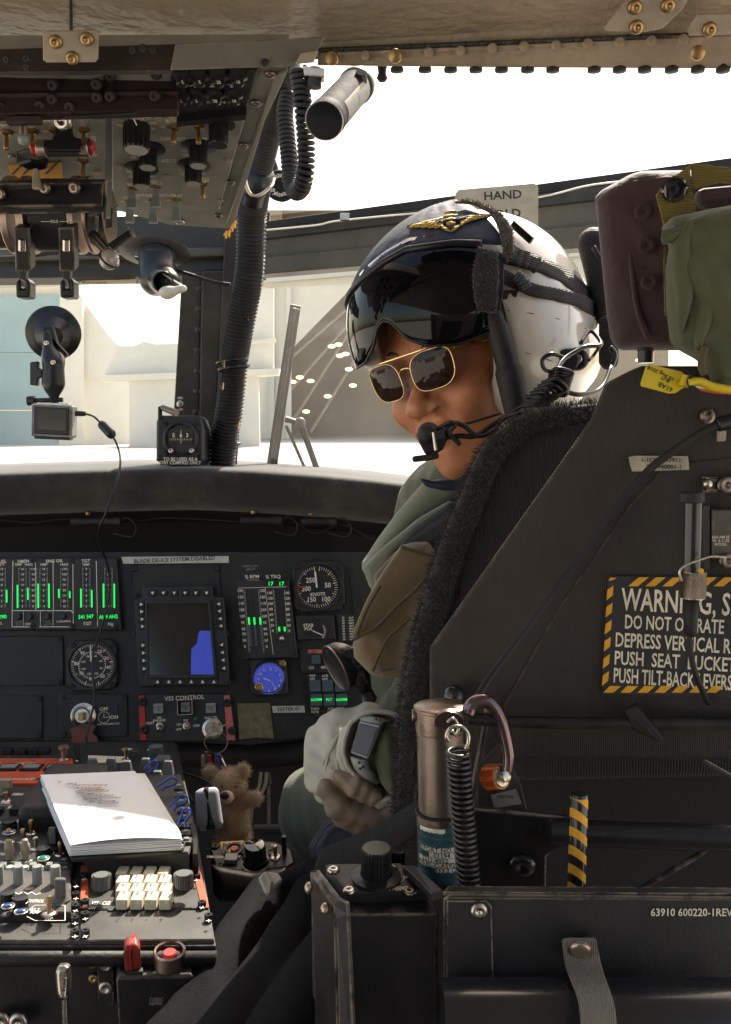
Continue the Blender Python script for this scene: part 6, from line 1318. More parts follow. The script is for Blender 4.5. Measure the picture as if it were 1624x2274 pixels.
# sunglasses
sg = part('sunglasses', MB().tube(spline([(-.048, .100, .018), (-.024, .114, .0175), (.024, .114, .0175), (.048, .100, .018)], 6), .0010, 6), 'gold', pilot, M=HMx)
for s_ in (-1, 1):
    cM = Matrix.Translation((s_*.0325, .1070, -.005)) @ Matrix.Rotation(-s_*.22, 4, 'Z') @ Matrix.Rotation(-.08, 4, 'X')
    out = []
    for i in range(40):
        a = 2*math.pi*i/40; c_, s2 = math.cos(a), math.sin(a); ex = .62
        x = .0252*math.copysign(abs(c_)**ex, c_); z = .0208*math.copysign(abs(s2)**ex, s2)
        x *= 1-.10*max(0, -s2)*1.0; x += -s_*.003*s2*(-1)
        out.append((x, 0, z))
    m_ = MB(); m_.smooth = True; n_ = len(out)
    rings = [[(x*k_, .0045*(1-k_*k_), z*k_) for x, _, z in out] for k_ in (1, .8, .6, .4, .2)]
    for q in range(4): m_.add(rings[q]+rings[q+1], [(i, (i+1) % n_, n_+(i+1) % n_, n_+i) for i in range(n_)])
    m_.add(rings[4]+[(0, .0045, 0)], [(i, (i+1) % n_, n_) for i in range(n_)])
    part('lens', m_, 'sunglass', sg, M=HMx @ cM); part('lens_rim', MB().tube(out, .0008, 6, closed=True), 'gold', sg, M=HMx @ cM, smooth=True)
    part('temple', MB().tube([(s_*.060, .098, .010), (s_*.068, .080, .010), (s_*.078, .018, .004)], .0011, 6), 'gold', sg, M=HMx); part('nose_pad', MB().sphere((s_*.011, .101, -.012), .003, 8, 6, (.5, 1, 1.6)), 'latex', sg, M=HMx, smooth=True)
part('bridge', MB().tube(spline([(-.010, .109, .000), (-.004, .112, .004), (.004, .112, .004), (.010, .109, .000)], 4), .0010, 6), 'gold', sg, M=HMx)
# torso, shoulders, upper arm hidden behind the seat
def wob(X, Y, Z, a, f): return a*(np.sin(X*f+Z*f*.6)*np.sin(Z*f*.9+Y*f*.7)+.5*np.sin(X*f*2.3-Y*f*1.7+Z*f*1.3))
tor = nets(lambda X, Y, Z: smin(smin(cap(X, Y, Z, P(1090, 1200, 1.26), P(1000, 1650, 1.22), .115, .13), cap(X, Y, Z, P(1010, 1140, 1.30), P(1180, 1130, 1.16), .070, .075), .05), smin(cap(X, Y, Z, P(1140, 1160, 1.12), P(1010, 1470, 1.10), .052, .05), cap(X, Y, Z, P(1010, 1480, 1.10), P(890, 1640, 1.04), .05, .036), .03), .02)+wob(X, Y, Z, .0016, 70), P(800, 1800, 1.2)-Vector((0, .3, 0)), P(1320, 1040, 1.2)+Vector((0, .3, .05)), .006)
part('flight_suit', tor, 'olive_suit', pilot)
def padded(name, pts, d0, d1, th, mtn, r_=.012, n=9, puff=.006, folds=0, h=.0026, par=None, quilt=None):
    """cushion-like body: outline in picture units swept between depths, with a puffed front"""
    c0 = Vector((0, 0, 0)); W_ = [P(x, y, d0+(d1-d0)*((x-pts[0][0])/max(1, abs(max(p[0] for p in pts)-pts[0][0])))) for x, y in pts]
    for q_ in W_: c0 += q_/len(W_)
    nn = (EYEV-c0).normalized(); uu = Vector((1, 0, 0)); uu = (uu-nn*uu.dot(nn)).normalized(); vv = nn.cross(uu); Mx = Matrix.Translation(c0) @ Matrix((uu, vv, nn)).transposed().to_4x4(); Mi = Mx.inverted()
    L2 = [(Mi @ q_).to_2d() for q_ in W_]; nv_ = len(L2)
    def f(X, Y, Z):
        dmin = None; ins = np.zeros(np.broadcast(X, Y).shape, bool)
        for i in range(nv_):
            a, b = L2[i], L2[(i+1) % nv_]; ex, ey = b.x-a.x, b.y-a.y; t = np.clip(((X-a.x)*ex+(Y-a.y)*ey)/(ex*ex+ey*ey+1e-12), 0, 1)
            dd = (X-a.x-t*ex)**2+(Y-a.y-t*ey)**2; dmin = dd if dmin is None else np.minimum(dmin, dd)
            c_ = ((a.y > Y) != (b.y > Y)) & (X < ex*(Y-a.y)/(ey if abs(ey) > 1e-9 else 1e-9)+a.x); ins = ins ^ c_
        s2 = np.sqrt(dmin); s2 = np.where(ins, -s2, s2)
        zz = Z - puff*(1-np.exp(-np.maximum(-s2, 0)/.012))
        if folds: zz = zz - folds*(np.sin((X*.8+Y*.6)*90+2.2*np.sin(Y*35+X*20))+.55*np.abs(np.sin((X*.95-Y*.3)*75+2.5*np.sin(Y*48+1)+X*30))+.35*np.sin((X*.5+Y)*210+3*np.sin(X*80)))*(1-np.exp(-np.maximum(-s2, 0)/.01))
        if quilt: zz = zz + quilt(X, Y)
        qz = np.abs(zz)-(th/2-r_); q2 = s2+r_
        return np.sqrt(np.maximum(q2, 0)**2+np.maximum(qz, 0)**2)+np.minimum(np.maximum(q2, qz), 0)-r_
    xs = [q_.x for q_ in L2]; ys = [q_.y for q_ in L2]; m_ = .02
    me_ = nets(f, (min(xs)-m_, min(ys)-m_, -th/2-m_), (max(xs)+m_, max(ys)+m_, th/2+m_), h)
    return part(name, me_, mtn, par, M=Mx)
vest = padded('survival_vest', [(1080, 1010), (1180, 1000), (1190, 1200), (1010, 1560), (905, 1560), (880, 1420), (850, 1290), (880, 1200), (960, 1120)], 1.13, 1.10, .05, 'slate_mesh', par=pilot, puff=.008, folds=.0012)
padded('flotation_collar', [(940, 1070), (975, 1062), (1030, 1075), (1010, 1105), (930, 1165), (870, 1222), (838, 1290), (822, 1285), (806, 1262), (806, 1248), (840, 1195), (880, 1140)], 1.11, 1.09, .035, 'sage', par=pilot, puff=.010)
padded('collar_edge', [(806, 1260), (850, 1215), (930, 1150), (1000, 1110), (1012, 1120), (935, 1172), (880, 1222), (845, 1300), (834, 1318), (820, 1300)], 1.09, 1.08, .02, 'sage', par=pilot, puff=.004, r_=.006)
padded('collar_lining', [(830, 1278), (878, 1225), (905, 1205), (890, 1230), (862, 1268), (850, 1305), (836, 1316)], 1.08, 1.07, .02, 'fuzz_light', par=pilot, puff=.003, r_=.005)
padded('shoulder_strap', [(890, 1205), (915, 1175), (980, 1130), (1050, 1085), (1090, 1060), (1110, 1110), (1040, 1160), (975, 1195), (930, 1222), (888, 1225)], 1.065, 1.05, .016, 'slate_mesh', par=pilot, r_=.005, puff=.003, quilt=lambda X, Y: .0012*(np.abs(np.sin((Y*.85-X*.5)*95))**.3))
padded('neck_collar', [(930, 1060), (960, 1068), (1010, 1066), (1050, 1045), (1066, 1060), (1040, 1088), (985, 1090), (945, 1080)], 1.06, 1.06, .03, 'leather_navy', par=pilot, r_=.008, puff=.003)
po_ = padded('pouch', [(891, 1210), (920, 1202), (953, 1200), (978, 1237), (962, 1290), (925, 1360), (912, 1420), (901, 1461), (888, 1488), (845, 1499), (824, 1492), (790, 1456), (787, 1425), (811, 1343), (832, 1300), (850, 1271)], 1.04, 1.02, .05, 'coyote', par=pilot, r_=.014, puff=.010, folds=.0016, h=.0024)
padded('flap', [(891, 1212), (925, 1222), (972, 1232), (974, 1246), (930, 1300), (880, 1345), (838, 1388), (800, 1412), (783, 1420), (786, 1400), (811, 1340), (850, 1271)], 1.005, .985, .007, 'coyote', par=po_, r_=.003, puff=.003, h=.002)
for pts in ([(891, 1214), (925, 1226), (974, 1238)], [(972, 1246), (930, 1302), (880, 1347), (838, 1390), (783, 1422)], [(912, 1372), (880, 1400), (860, 1420), (840, 1460), (828, 1490)], [(845, 1300), (815, 1352), (792, 1410)]): part('seam', MB().tube(spline([P(x, y, .992) for x, y in pts], 5), .0018, 6), 'coyote_dark', po_, smooth=True)
padded('lower_gusset', [(905, 1395), (868, 1425), (838, 1480), (846, 1498), (886, 1487), (900, 1461)], 1.0, .99, .03, 'coyote_dark', par=po_, r_=.008, puff=.004)
part('elastic', slab(MB(), [(845, 1492, 1.0), (890, 1492, 1.0), (888, 1508, 1.0), (850, 1506, 1.0)], .01), 'coyote', po_, bev=.002)
part('metal_tip', slab(MB(), [(806, 1342), (818, 1332), (822, 1336), (808, 1358), (803, 1360)] and [(804, 1356, 1.0), (814, 1334, 1.0), (822, 1334, 1.0), (812, 1352, 1.0)], .004), 'steel', po_) if 0 else None
# sleeve cuff, watch, glove
part('sleeve', nets(lambda X, Y, Z: smin(cap(X, Y, Z, P(1000, 1500, 1.08), P(892, 1650, 1.03), .050, .042), cap(X, Y, Z, P(884, 1640, 1.035), P(866, 1690, 1.02), .036, .034), .02)+wob(X, Y, Z, .0022, 95), P(780, 1800, 1.03)-Vector((0, .1, 0)), P(1080, 1400, 1.03)+Vector((0, .1, 0)), .003), 'olive_suit', pilot)
padded('cuff', [(838, 1610), (850, 1600), (895, 1618), (898, 1700), (888, 1766), (862, 1760), (845, 1735), (832, 1690), (831, 1655)], .985, .975, .05, 'olive_suit', par=pilot, r_=.014, puff=.008, folds=.0015)
def gl_back(X, Y, Z):
    f = ell(X, Y, Z, P(765, 1690, 1.03), (.040, .040, .048))
    f = smin(f, cap(X, Y, Z, P(835, 1625, 1.04), P(760, 1665, 1.03), .030, .034), .03)
    f = smin(f, cap(X, Y, Z, P(740, 1690, 1.02), P(727, 1725, 1.01), .020, .020), .02)
    for i in range(4): f = smin(f, cap(X, Y, Z, P(748+i*9, 1650+i*6, 1.0+.002*i), P(722+i*14, 1738+i*14, 1.0), .0125, .0115), .010)
    f = f+.0012*np.sin((X*.9-Z*.5)*210+3*np.sin(Z*60))+.0008*np.sin((X*.4+Z)*380)
    return f
gbm = nets(gl_back, P(670, 1800, 1.0)-Vector((0, .07, 0)), P(900, 1560, 1.0)+Vector((0, .12, 0)), .0022)
gb_ = part('glove_back', gbm, 'glove_sage', pilot); gbv = BVHTree.FromPolygons([v.co.copy() for v in gbm.vertices], [tuple(p.vertices) for p in gbm.polygons])
for pts, r0 in (([(768, 1708), (750, 1720), (736, 1732), (727, 1744)], .0011), ([(772, 1612), (748, 1640), (730, 1676), (722, 1712)], .0024), ([(780, 1634), (760, 1660), (750, 1690), (752, 1714)], .0028), ([(752, 1628), (732, 1660), (716, 1700)], .0018), ([(760, 1700), (742, 1712), (730, 1700)], .0012)):
    q_ = [gbv.ray_cast(EYEV, ray(x, y).normalized()) for x, y in pts]; q_ = [h[0] for h in q_ if h[0]]
    if len(q_) > 1: n_ = len(spline(q_, 6)); part('fold', MB().tube(spline(q_, 6), [r0*(.25+.75*math.sin(math.pi*i/(n_-1))) for i in range(n_)], 8), 'glove_sage', gb_, smooth=True)
gp = []
for i in range(4):
    a0 = P(729+3*i, 1744+4*i, .990+.013*i); a1 = P(750+5*i, 1792+6*i, .983+.013*i); a2 = P(815+8*i, 1812+6*i, .985+.013*i); gp.append((a0, a1, a2))
def gl_f(X, Y, Z):
    f = None
    for a0, a1, a2 in gp:
        q_ = smin(cap(X, Y, Z, a0, a1, .0120, .0115), cap(X, Y, Z, a1, a2, .0115, .0095), .006); f = q_ if f is None else smin(f, q_, .0015)
    f = smin(f, smin(cap(X, Y, Z, P(738, 1742, 1.00), P(768, 1786, .995), .0150, .0165), cap(X, Y, Z, P(768, 1786, .995), P(850, 1815, 1.0), .0165, .018), .01), .006)
    t_ = smin(cap(X, Y, Z, P(762, 1722, .992), P(794, 1744, .974), .0145, .0125), cap(X, Y, Z, P(794, 1744, .974), P(826, 1768, .972), .0120, .0095), .006)
    f = smin(f, t_, .002)
    f = smin(f, cap(X, Y, Z, P(790, 1822, 1.0), P(850, 1836, 1.0), .014, .012), .012)
    return f+.0008*np.sin((X+Z)*260)+.0010*np.sin((X-Z*.6)*330+2*np.sin(X*90))
part('glove_fingers', nets(gl_f, P(690, 1880, 1.0)-Vector((0, .06, 0)), P(900, 1670, 1.0)+Vector((0, .07, 0)), .0020), 'glove_brown', pilot)
# loose glove cuff flaring round the watch
rim = [(893, 1592), (862, 1582), (830, 1579), (800, 1588), (778, 1606), (766, 1640), (762, 1670), (772, 1700), (790, 1722), (815, 1745), (835, 1775), (842, 1782), (868, 1770)]
inn = [(880, 1610), (855, 1600), (830, 1597), (808, 1604), (790, 1622), (780, 1650), (776, 1678), (786, 1704), (804, 1722), (828, 1742), (842, 1752), (850, 1758), (862, 1756)]
oo = [(880, 1600), (850, 1588), (815, 1592), (785, 1604), (752, 1625), (738, 1660), (735, 1690), (748, 1720), (770, 1738), (800, 1760), (825, 1790), (840, 1800), (868, 1790)]
m_ = MB(); m_.smooth = True; Gc = []
A = resample([P(x, y, 1.00) for x, y in oo], 40); B = resample([P(x, y, .972) for x, y in rim], 40); C_ = resample([P(x, y, .99) for x, y in inn], 40)
for i in range(40): Gc.append([A[i], A[i].lerp(B[i], .5)+Vector((0, -.004, 0)), B[i], B[i].lerp(C_[i], .5)+Vector((0, .004, 0)), C_[i], C_[i]+Vector((0, .03, 0))])
m_.grid(Gc); part('glove_cuff', m_, 'glove_sage', pilot, solid=.002)
part('cuff_hem', MB().tube(B, .0026, 8), 'glove_sage', pilot, smooth=True)
part('wrist', nets(lambda X, Y, Z: cap(X, Y, Z, P(838, 1655, 1.02), P(890, 1670, 1.02), .026, .030), P(740, 1740, 1.02)-Vector((0, .06, 0)), P(920, 1580, 1.02)+Vector((0, .06, 0)), .004), 'skin', pilot)
WT = [P(798, 1600, .965), P(846, 1611, .955), P(817, 1687, .955), P(777, 1673, .965)]
addm('watch_case', (.30, .30, .31), .3, .6, mott=.1); wt = part('wrist_watch', slab(MB(), WT, .010), 'watch_case', pilot, bev=.0022, seg=3)
cW = sum(WT, Vector())/4; nW = (WT[1]-WT[0]).cross(WT[3]-WT[0]).normalized(); nW = nW if nW.dot(EYEV-cW) > 0 else -nW
addm('watch_glass', (.035, .055, .085), .05, mott=0, spec=.35)
part('watch_screen', slab(MB(), [cW+(p-cW)*.86+nW*.0012 for p in WT], .001), 'watch_glass', wt, bev=.0004)
bd = MB(); bd.smooth = True
bd.grid([[P(x, y, d) for x, y, d in r_] for r_ in ([(780, 1680, .962), (800, 1686, .957), (818, 1688, .955)], [(788, 1704, .962), (806, 1706, .955), (820, 1704, .957)], [(806, 1724, .965), (820, 1724, .958), (830, 1716, .962)], [(836, 1742, .97), (842, 1736, .965), (844, 1728, .97)])]); bd1 = bd; bd = MB(); bd.smooth = True; bd.grid([[P(x, y, d) for x, y, d in r_] for r_ in ([(800, 1598, .965), (846, 1608, .957)], [(818, 1592, .968), (858, 1600, .962)], [(836, 1590, .98), (868, 1602, .975)])])
part('watch_band', bd1, 'lens_grey', wt, solid=.003); part('watch_band', bd, 'lens_grey', wt, solid=.003)
for x, y in ((797, 1694), (806, 1703), (800, 1707), (836, 1597), (845, 1599)): part('band_hole', MB().sphere(tuple(P(x, y, .954)), .0013, 8, 6), 'ink', wt)
# leg
leg = nets(lambda X, Y, Z: smin(cap(X, Y, Z, P(735, 1800, 1.22), P(1000, 1800, 1.05), .062, .08), cap(X, Y, Z, P(722, 1800, 1.24), P(700, 2100, 1.40), .052, .05), .03)+wob(X, Y, Z, .0016, 60), P(600, 2200, 1.2)-Vector((0, .25, 0)), P(1100, 1680, 1.2)+Vector((0, .3, 0)), .006)
part('trouser_leg', leg, 'olive_suit', pilot)
padded('kneeboard', [(722, 1822), (760, 1808), (800, 1812), (850, 1840), (850, 1930), (700, 1930), (688, 1880)], 1.08, 1.02, .03, 'slate_mesh', par=pilot, r_=.01)
# flexible map light beside the pouch
ml = thing('flex_flashlight', 'black angle-head flashlight with ribbed lettering clipped below the tan pouch', 'flashlight', P(800, 1560, 1.12)); d = 1.10; k = S(d)
axd = Vector((-.82, -.42, -.36)).normalized(); FM = Matrix.Translation(P(772, 1470, d-.01)) @ axd.to_track_quat('Z', 'Y').to_matrix().to_4x4()
part('lamp_head', MB().lathe([(0, -.012), (.014, -.011), (.022, -.004), (.0265, .004), (.0275, .014), (.0265, .016), (.024, .014), (0, .012)], 36), 'plastic_black', ml, M=FM, smooth='auto')
part('lens_rim', MB().ring(.0270, .0010, 40, 6, M=FM @ Matrix.Translation((0, 0, .0155))), 'dark_steel', ml, smooth=True)
part('barrel', MB().tube([P(776, 1440, d-.02), P(800, 1500, d-.02), P(812, 1535, d-.02)], [22*k, 24*k, 15*k], 20), 'plastic_black', ml, smooth=True)
part('collar', MB().tube([P(812, 1530, d-.02), P(826, 1556, d-.02), P(828, 1560, d-.02)], [13*k, 14*k, 9*k], 6), 'bezel_black', ml); part('cord', MB().tube([P(826, 1555, d-.02), P(838, 1590, d-.01)], 4*k, 8), 'rubber', ml)
fx = MB(); fx.text('EMATE', Matrix.Translation(P(789, 1480, d-.034)) @ HF.R.to_4x4() @ Matrix.Rotation(-1.22, 4, 'Z'), .011); part('lettering', fx, 'bezel_black', ml, solid=.001)
for i in range(3): part('rib', MB().tube([P(766+i*4, 1449+i*-1, d-.037), P(796+i*4, 1444+i*0, d-.036)], .0008, 5) if 0 else MB().tube([P(768+i*3, 1446+i*7, d-.037), P(792+i*3, 1440+i*7, d-.036)], .0008, 5), 'bezel_black', ml)
# ============================================================ CABIN SHELL (around and behind the eye)
addm('quilt', (.05, .052, .05), .85, mott=.2, ms=3, bump=.3, bs=40)
addm('floor_dark', (.035, .034, .034), .8, mott=.3, ms=4)
m = MB(); m.box((0, -.2, EYE-1.30), (3.0, 4.4, .06)); struct('cabin_floor', m, 'floor_dark')
m = MB(); m.box((0, -2.35, EYE-.45), (2.6, .06, 1.75)); struct('rear_wall', m, 'quilt')
for sx, nm in ((-1, 'left_wall'), (1, 'right_wall')):
    x = sx*1.22
    m = MB(); m.box((x, -2.0, EYE-.45), (.06, .7, 1.75)); m.box((x, 1.2, EYE-.95), (.06, 1.25, .6))
    struct(nm, m, 'quilt')
m = MB(); m.add([P(-700, 1690, 1.72), P(1100, 1690, 1.72), P(1100, 3300, 1.72), P(-700, 3300, 1.72)], [(3, 2, 1, 0)]); m.add([P(-700, 1236, 1.79), P(1700, 1236, 1.79), P(1700, 1700, 1.74), P(-700, 1700, 1.74)], [(3, 2, 1, 0)])
struct('bulkhead', m, 'shield_dark')
# footwell rods and pedal hardware
fw = thing('pedal_hardware', 'dark rods and a pedal in the footwell between the teddy bear and the knee', 'pedals', P(600, 1850, 1.6))
for a, b, r_ in (((690, 1700, 1.55), (672, 1760, 1.55), .003), ((597, 1715, 1.6), (600, 1740, 1.6), .003), ((555, 1840, 1.5), (575, 1960, 1.5), .004), ((565, 1838, 1.5), (655, 1838, 1.5), .005), ((560, 1790, 1.52), (552, 1850, 1.5), .003), ((597, 1745, 1.62), (597, 1835, 1.6), .003)):
    part('rod', MB().tube([P(*a), P(*b)], r_, 8), 'frame_olive', fw)
for k_ in range(2): part('cable', MB().tube(spline([P(x, y, 1.58) for x, y in ((592-k_*12, 1715), (588-k_*12, 1745), (572-k_*10, 1775), (560-k_*6, 1790))], 6), .0028, 6), 'bat_tan', fw)
part('pedal', slab(MB(), [(560, 1850, 1.5), (650, 1845, 1.5), (655, 1880, 1.45), (550, 1885, 1.45)], .01), 'rubber', fw, bev=.002)
# ============================================================ TEDDY BEAR on the lock key ring
addm('plush', (.48, .32, .19), .95, mott=.25, ms=60, sheen=.5); addm('plush_light', (.58, .43, .28), .95, mott=.15, ms=60, sheen=.5)
DB = 1.36; k = S(DB)
tb = thing('teddy_bear', 'small brown plush teddy bear hanging by a key ring beside the console', 'teddy bear', P(520, 1870, DB))
def bear(X, Y, Z):
    f = ell(X, Y, Z, P(508, 1740, DB), (40*k, 36*k, 36*k))
    for x, y in ((468, 1716), (540, 1712)): f = smin(f, ell(X, Y, Z, P(x, y, DB), (17*k, 9*k, 18*k)), .003)
    f = smin(f, ell(X, Y, Z, P(522, 1815, DB), (35*k, 32*k, 52*k)), .015)
    f = smin(f, cap(X, Y, Z, P(530, 1782, DB), P(568, 1772, DB-.012), 13*k, 16*k), .01); f = smin(f, cap(X, Y, Z, P(500, 1790, DB), P(480, 1810, DB-.02), 14*k, 15*k), .01)
    f = smin(f, cap(X, Y, Z, P(500, 1855, DB), P(488, 1885, DB-.01), 17*k, 17*k), .01); return smin(f, cap(X, Y, Z, P(540, 1850, DB), P(548, 1880, DB-.01), 17*k, 16*k), .01)
bm = nets(bear, P(430, 1920, DB)-Vector((0, .07, 0)), P(600, 1690, DB)+Vector((0, .07, 0)), .0025)
bo = part('body', bm, 'plush', tb); nv = len(bm.vertices); rn = random.Random(5)
pn = [(v.co.copy(), v.normal.copy()) for v in bm.vertices]; fuzz(bo, pn, 12000, .0045, 'plush', 'fur', w=.0004)
m_ = MB(); m_.smooth = True; m_.sphere(tuple(P(503, 1770, DB-.030)), 17*k, 18, 12, (1, .9, .85)); part('muzzle', m_, 'plush_light', tb)
m_ = MB(); m_.smooth = True; m_.sphere(tuple(P(499, 1767, DB-.046)), 9.5*k, 14, 10, (1.1, .8, .9)); part('nose', m_, 'plastic_black', tb)
for x in (494, 524): m_ = MB(); m_.smooth = True; m_.sphere(tuple(P(x, 1746, DB-.029)), 3.5*k, 10, 8); part('eye', m_, 'glass_dark', tb)
part('ear_tag', slab(MB(), [(524, 1728, DB-.012), (534, 1722, DB-.012), (533, 1745, DB-.012), (526, 1742, DB-.012)], .001), 'hazard_yellow', tb)
kr = thing('key_ring', 'wire ring with a purple carabiner hanging from the silver lock', 'key ring', P(480, 1650, 1.5))
part('ring', MB().ring(26*S(1.5), .0007, 40, 5, M=Matrix.Translation(P(480, 1648, 1.5)) @ Matrix.Rotation(math.pi/2, 4, 'X')), 'dark_steel', kr)
addm('purple', (.16, .06, .42), .3, .4, mott=.05, coat=.5)
part('carabiner', MB().tube(spline([P(x, y, 1.36) for x, y in ((482, 1678), (488, 1676), (496, 1690), (508, 1722), (506, 1730), (500, 1726), (487, 1698), (482, 1682))], 5), .0015, 8), 'purple', kr, smooth=True)
part('gate', MB().tube([P(492, 1684, 1.358), P(506, 1714, 1.358)], .0013, 6), 'steel', kr)
for i, (x, y, mt_) in enumerate(((466, 1690, 'red_paint'), (458, 1682, 'olive_suit'), (474, 1684, 'plastic_black'), (452, 1690, 'bat_tan'))): part('charm', MB().box(tuple(P(x, y, 1.38)), (.006, .004, .018)), mt_, kr, bev=.001)
# pouch with black band
padded('case_pouch', [(434, 1758), (448, 1750), (480, 1747), (486, 1755), (496, 1830), (490, 1838), (445, 1846), (436, 1836)], 1.24, 1.24, .035, 'fabric_grey', r_=.006, puff=.006)
tag(bpy.data.objects['case_pouch'], 'small grey fabric pouch with a black band hanging beside the teddy bear', 'pouch')
part('band', padded('band_tmp', [(452, 1749), (463, 1747), (480, 1840), (458, 1843)], 1.238, 1.238, .037, 'webbing', r_=.004, puff=.0065).data, None, bpy.data.objects['case_pouch'], M=WM['band_tmp']); bpy.data.objects.remove(bpy.data.objects['band_tmp'])
# engage control box on its stalk
eb = thing('control_grip', 'black control box with a hazard striped engage button and a tall knob, beside the console', 'control box', P(540, 1990, 1.12))
EP = Plane(P(550, 1900, 1.12), (0, -.30, .95), (.99, 0, -.06))
E_ = lambda pts, a, b, c=0: pz(MB(), pts, a, b, EP, c)
part('case', E_([(466, 1885), (478, 1870), (560, 1864), (612, 1868), (648, 1885), (655, 1915), (640, 1925), (560, 1935), (482, 1935)], -.045, 0, .002), 'plastic_black', eb)
part('body', padded('bt', [(470, 1920), (560, 1936), (640, 1925), (635, 1970), (600, 2000), (490, 2000), (476, 1985)], 1.09, 1.09, .07, 'plastic_black', r_=.01).data, None, eb, M=WM['bt']); bpy.data.objects.remove(bpy.data.objects['bt'])
hp = part('hazard_plate', E_([(490, 1873), (541, 1870), (548, 1897), (494, 1899)], .001, .0025), 'hazard_yellow', eb)
pr = Print(EP, .003)
for i in range(6): pr.poly([(492+i*10, 1898-i*.3), (496+i*10, 1898-i*.3), (500+i*8, 1871-i*.2), (496+i*8, 1871-i*.2)], 'ink')
pr.poly([(500, 1871), (536, 1869), (537, 1875), (500, 1877)], 'ink', .0034); pr.t('VSS ENGAGE', 519, 1873, 5, 'white_print', lift=.0038); pr.t('DISENGAGE', 478, 1903, 5, 'white_print'); pr.t('BEEP', 528, 1902, 4.5, 'white_print'); pr.t('CLUTCH', 574, 1872, 4.5, 'white_print'); pr.t('MIC', 607, 1877, 4.5, 'white_print'); pr.done(hp)
part('button_well', MB().lathe([(.0115, 0), (.0105, .003), (.008, .003), (.007, 0)], 24), 'plastic_black', eb, M=EP.M(520, 1888, lift=.002), smooth='auto'); part('pink_button', MB().lathe([(.0048, 0), (.0048, .004), (.004, .005), (0, .005)], 18), 'pink_paint', eb, M=EP.M(521, 1890, lift=.002), smooth='auto')
part('rocker', MB().box((0, 0, .003), (.015, .012, .006), ch=.001), 'lens_grey', eb, M=EP.M(514, 1911)); part('rocker', MB().box((0, 0, .003), (.014, .010, .006), ch=.001), 'lens_grey', eb, M=EP.M(571, 1879))
part('knob', MB().lathe([(.016, -.01), (.016, .004), (.013, .010), (.0125, .022), (.011, .026), (0, .027)], 28), 'glass_dark', eb, M=EP.M(568, 1915), smooth='auto'); part('knob_ring', MB().ring(.0155, .001, 32, 6, M=EP.M(568, 1915, lift=.005)), 'steel', eb)
toggle(eb, EP.M(612, 1905, lift=0), .018); part('guard', MB().tube(spline([EP.hit(600, 1898), EP.hit(598, 1890, .012), EP.hit(604, 1888, .018)], 4), .0012, 6), 'steel', eb); part('lever', MB().box((0, 0, .012), (.006, .006, .024)), 'plastic_black', eb, M=EP.M(632, 1893), bev=.001)
for x, y in ((478, 1880), (488, 1922)): screw(eb, EP.M(x, y), 'rubber', 1.3)
# ============================================================ FRONT FACE OF CONSOLE: box, guards, lever
yb_ = CP.hit(200, 2100).y
fb2 = thing('switch_box', 'black box with a red guarded switch and red button, below the keypad', 'switch box', P(330, 2270, .84))
TP = Plane(P(330, 2140, .86), (0, -.12, 1), (1, 0, 0))
part('box', pz(MB(), [(262, 2120), (420, 2116), (430, 2165), (258, 2170)], -.16, 0, TP, .002), 'chipped', fb2, bev=.001)
addm('red_dark', (.20, .025, .018), .35, mott=.25, ms=60)
rg = part('red_guard', pz(MB(), [(278, 2140), (282, 2130), (310, 2130), (314, 2140), (314, 2158), (278, 2160)], 0, .026, TP, .003), 'red_dark' if 'red_dark' in MT else 'red_paint', fb2, bev=.0015)
part('guard_rib', MB().box((0, 0, .014), (.0012, .020, .030), ch=.0004), 'red_paint', rg, M=TP.M(297, 2146))
part('guard_foot', pz(MB(), [(282, 2156), (318, 2154), (318, 2164), (284, 2166)], 0, .003, TP), 'rubber', fb2, bev=.0008)
part('button_collar', MB().lathe([(.0142, 0), (.0146, .003), (.0146, .014), (.0135, .0155), (.0122, .0145), (.0118, .004), (0, .004)], 32), 'alu_brown', fb2, M=TP.M(378, 2142), smooth='auto')
part('red_button', MB().lathe([(.0065, .002), (.0065, .012), (.0055, .0132), (0, .0132)], 24), 'red_paint', fb2, M=TP.M(378, 2142), smooth='auto')
pr = Print(TP, .0008); pr.t('10 1 0000 0A', 358, 2160, 5, 'cream_print'); pr.done(fb2)
FPp = Plane(P(330, 2220, .835), (0, -1, 0)); pr = Print(FPp, .0006); pr.t('OEJEC', 348, 2220, 8, 'dim_print'); pr.t('NFMR.', 348, 2229, 8, 'dim_print'); pr.done(fb2)
FC = Plane(Vector((0, yb_+.006, 0)), (0, -1, 0))
for x, y in ((207, 2140), (208, 2173)): screw(con, FC.M(x, y, lift=.001), 'brass', 1.1)
part('side_plate', pz(MB(), [(218, 2118), (256, 2116), (256, 2225), (221, 2225)], 0, .004, FC), 'chipped', con, bev=.0008)
for x, y in ((237, 2143), (236, 2193), (150, 2118) if 0 else (237, 2143)): screw(con, FC.M(x, y, lift=.004), 'steel', 1.7)
for x, y in ((3, 2266), (42, 2268)): screw(con, FC.M(x, y, lift=.01), 'steel', 2.2)
pb = thing('parking_brake', 'worn silver parking brake handle standing in front of the console', 'handle', P(147, 2274, .84)); LP = Plane(P(146, 2170, .84), (0.05, -.97, .2))
part('handle', pz(MB(), [(128, 2152), (134, 2138), (150, 2137), (158, 2142), (161, 2165), (158, 2205), (152, 2214), (138, 2214), (132, 2200), (129, 2175)], 0, .011, LP, .003), 'steel_worn' if 'steel_worn' in MT else 'steel', pb, bev=.001)
pr = Print(LP, .0114); pr.t('PARK BRK', 146, 2175, 8, 'ink', rot=math.pi/2-.08, sx=1.0); pr.done(pb)
part('shaft', MB().cyl(tuple(P(145, 2205, .835)), tuple(P(146, 2330, .84)), 7.5*S(.84), seg=16), 'steel', pb, smooth='auto')
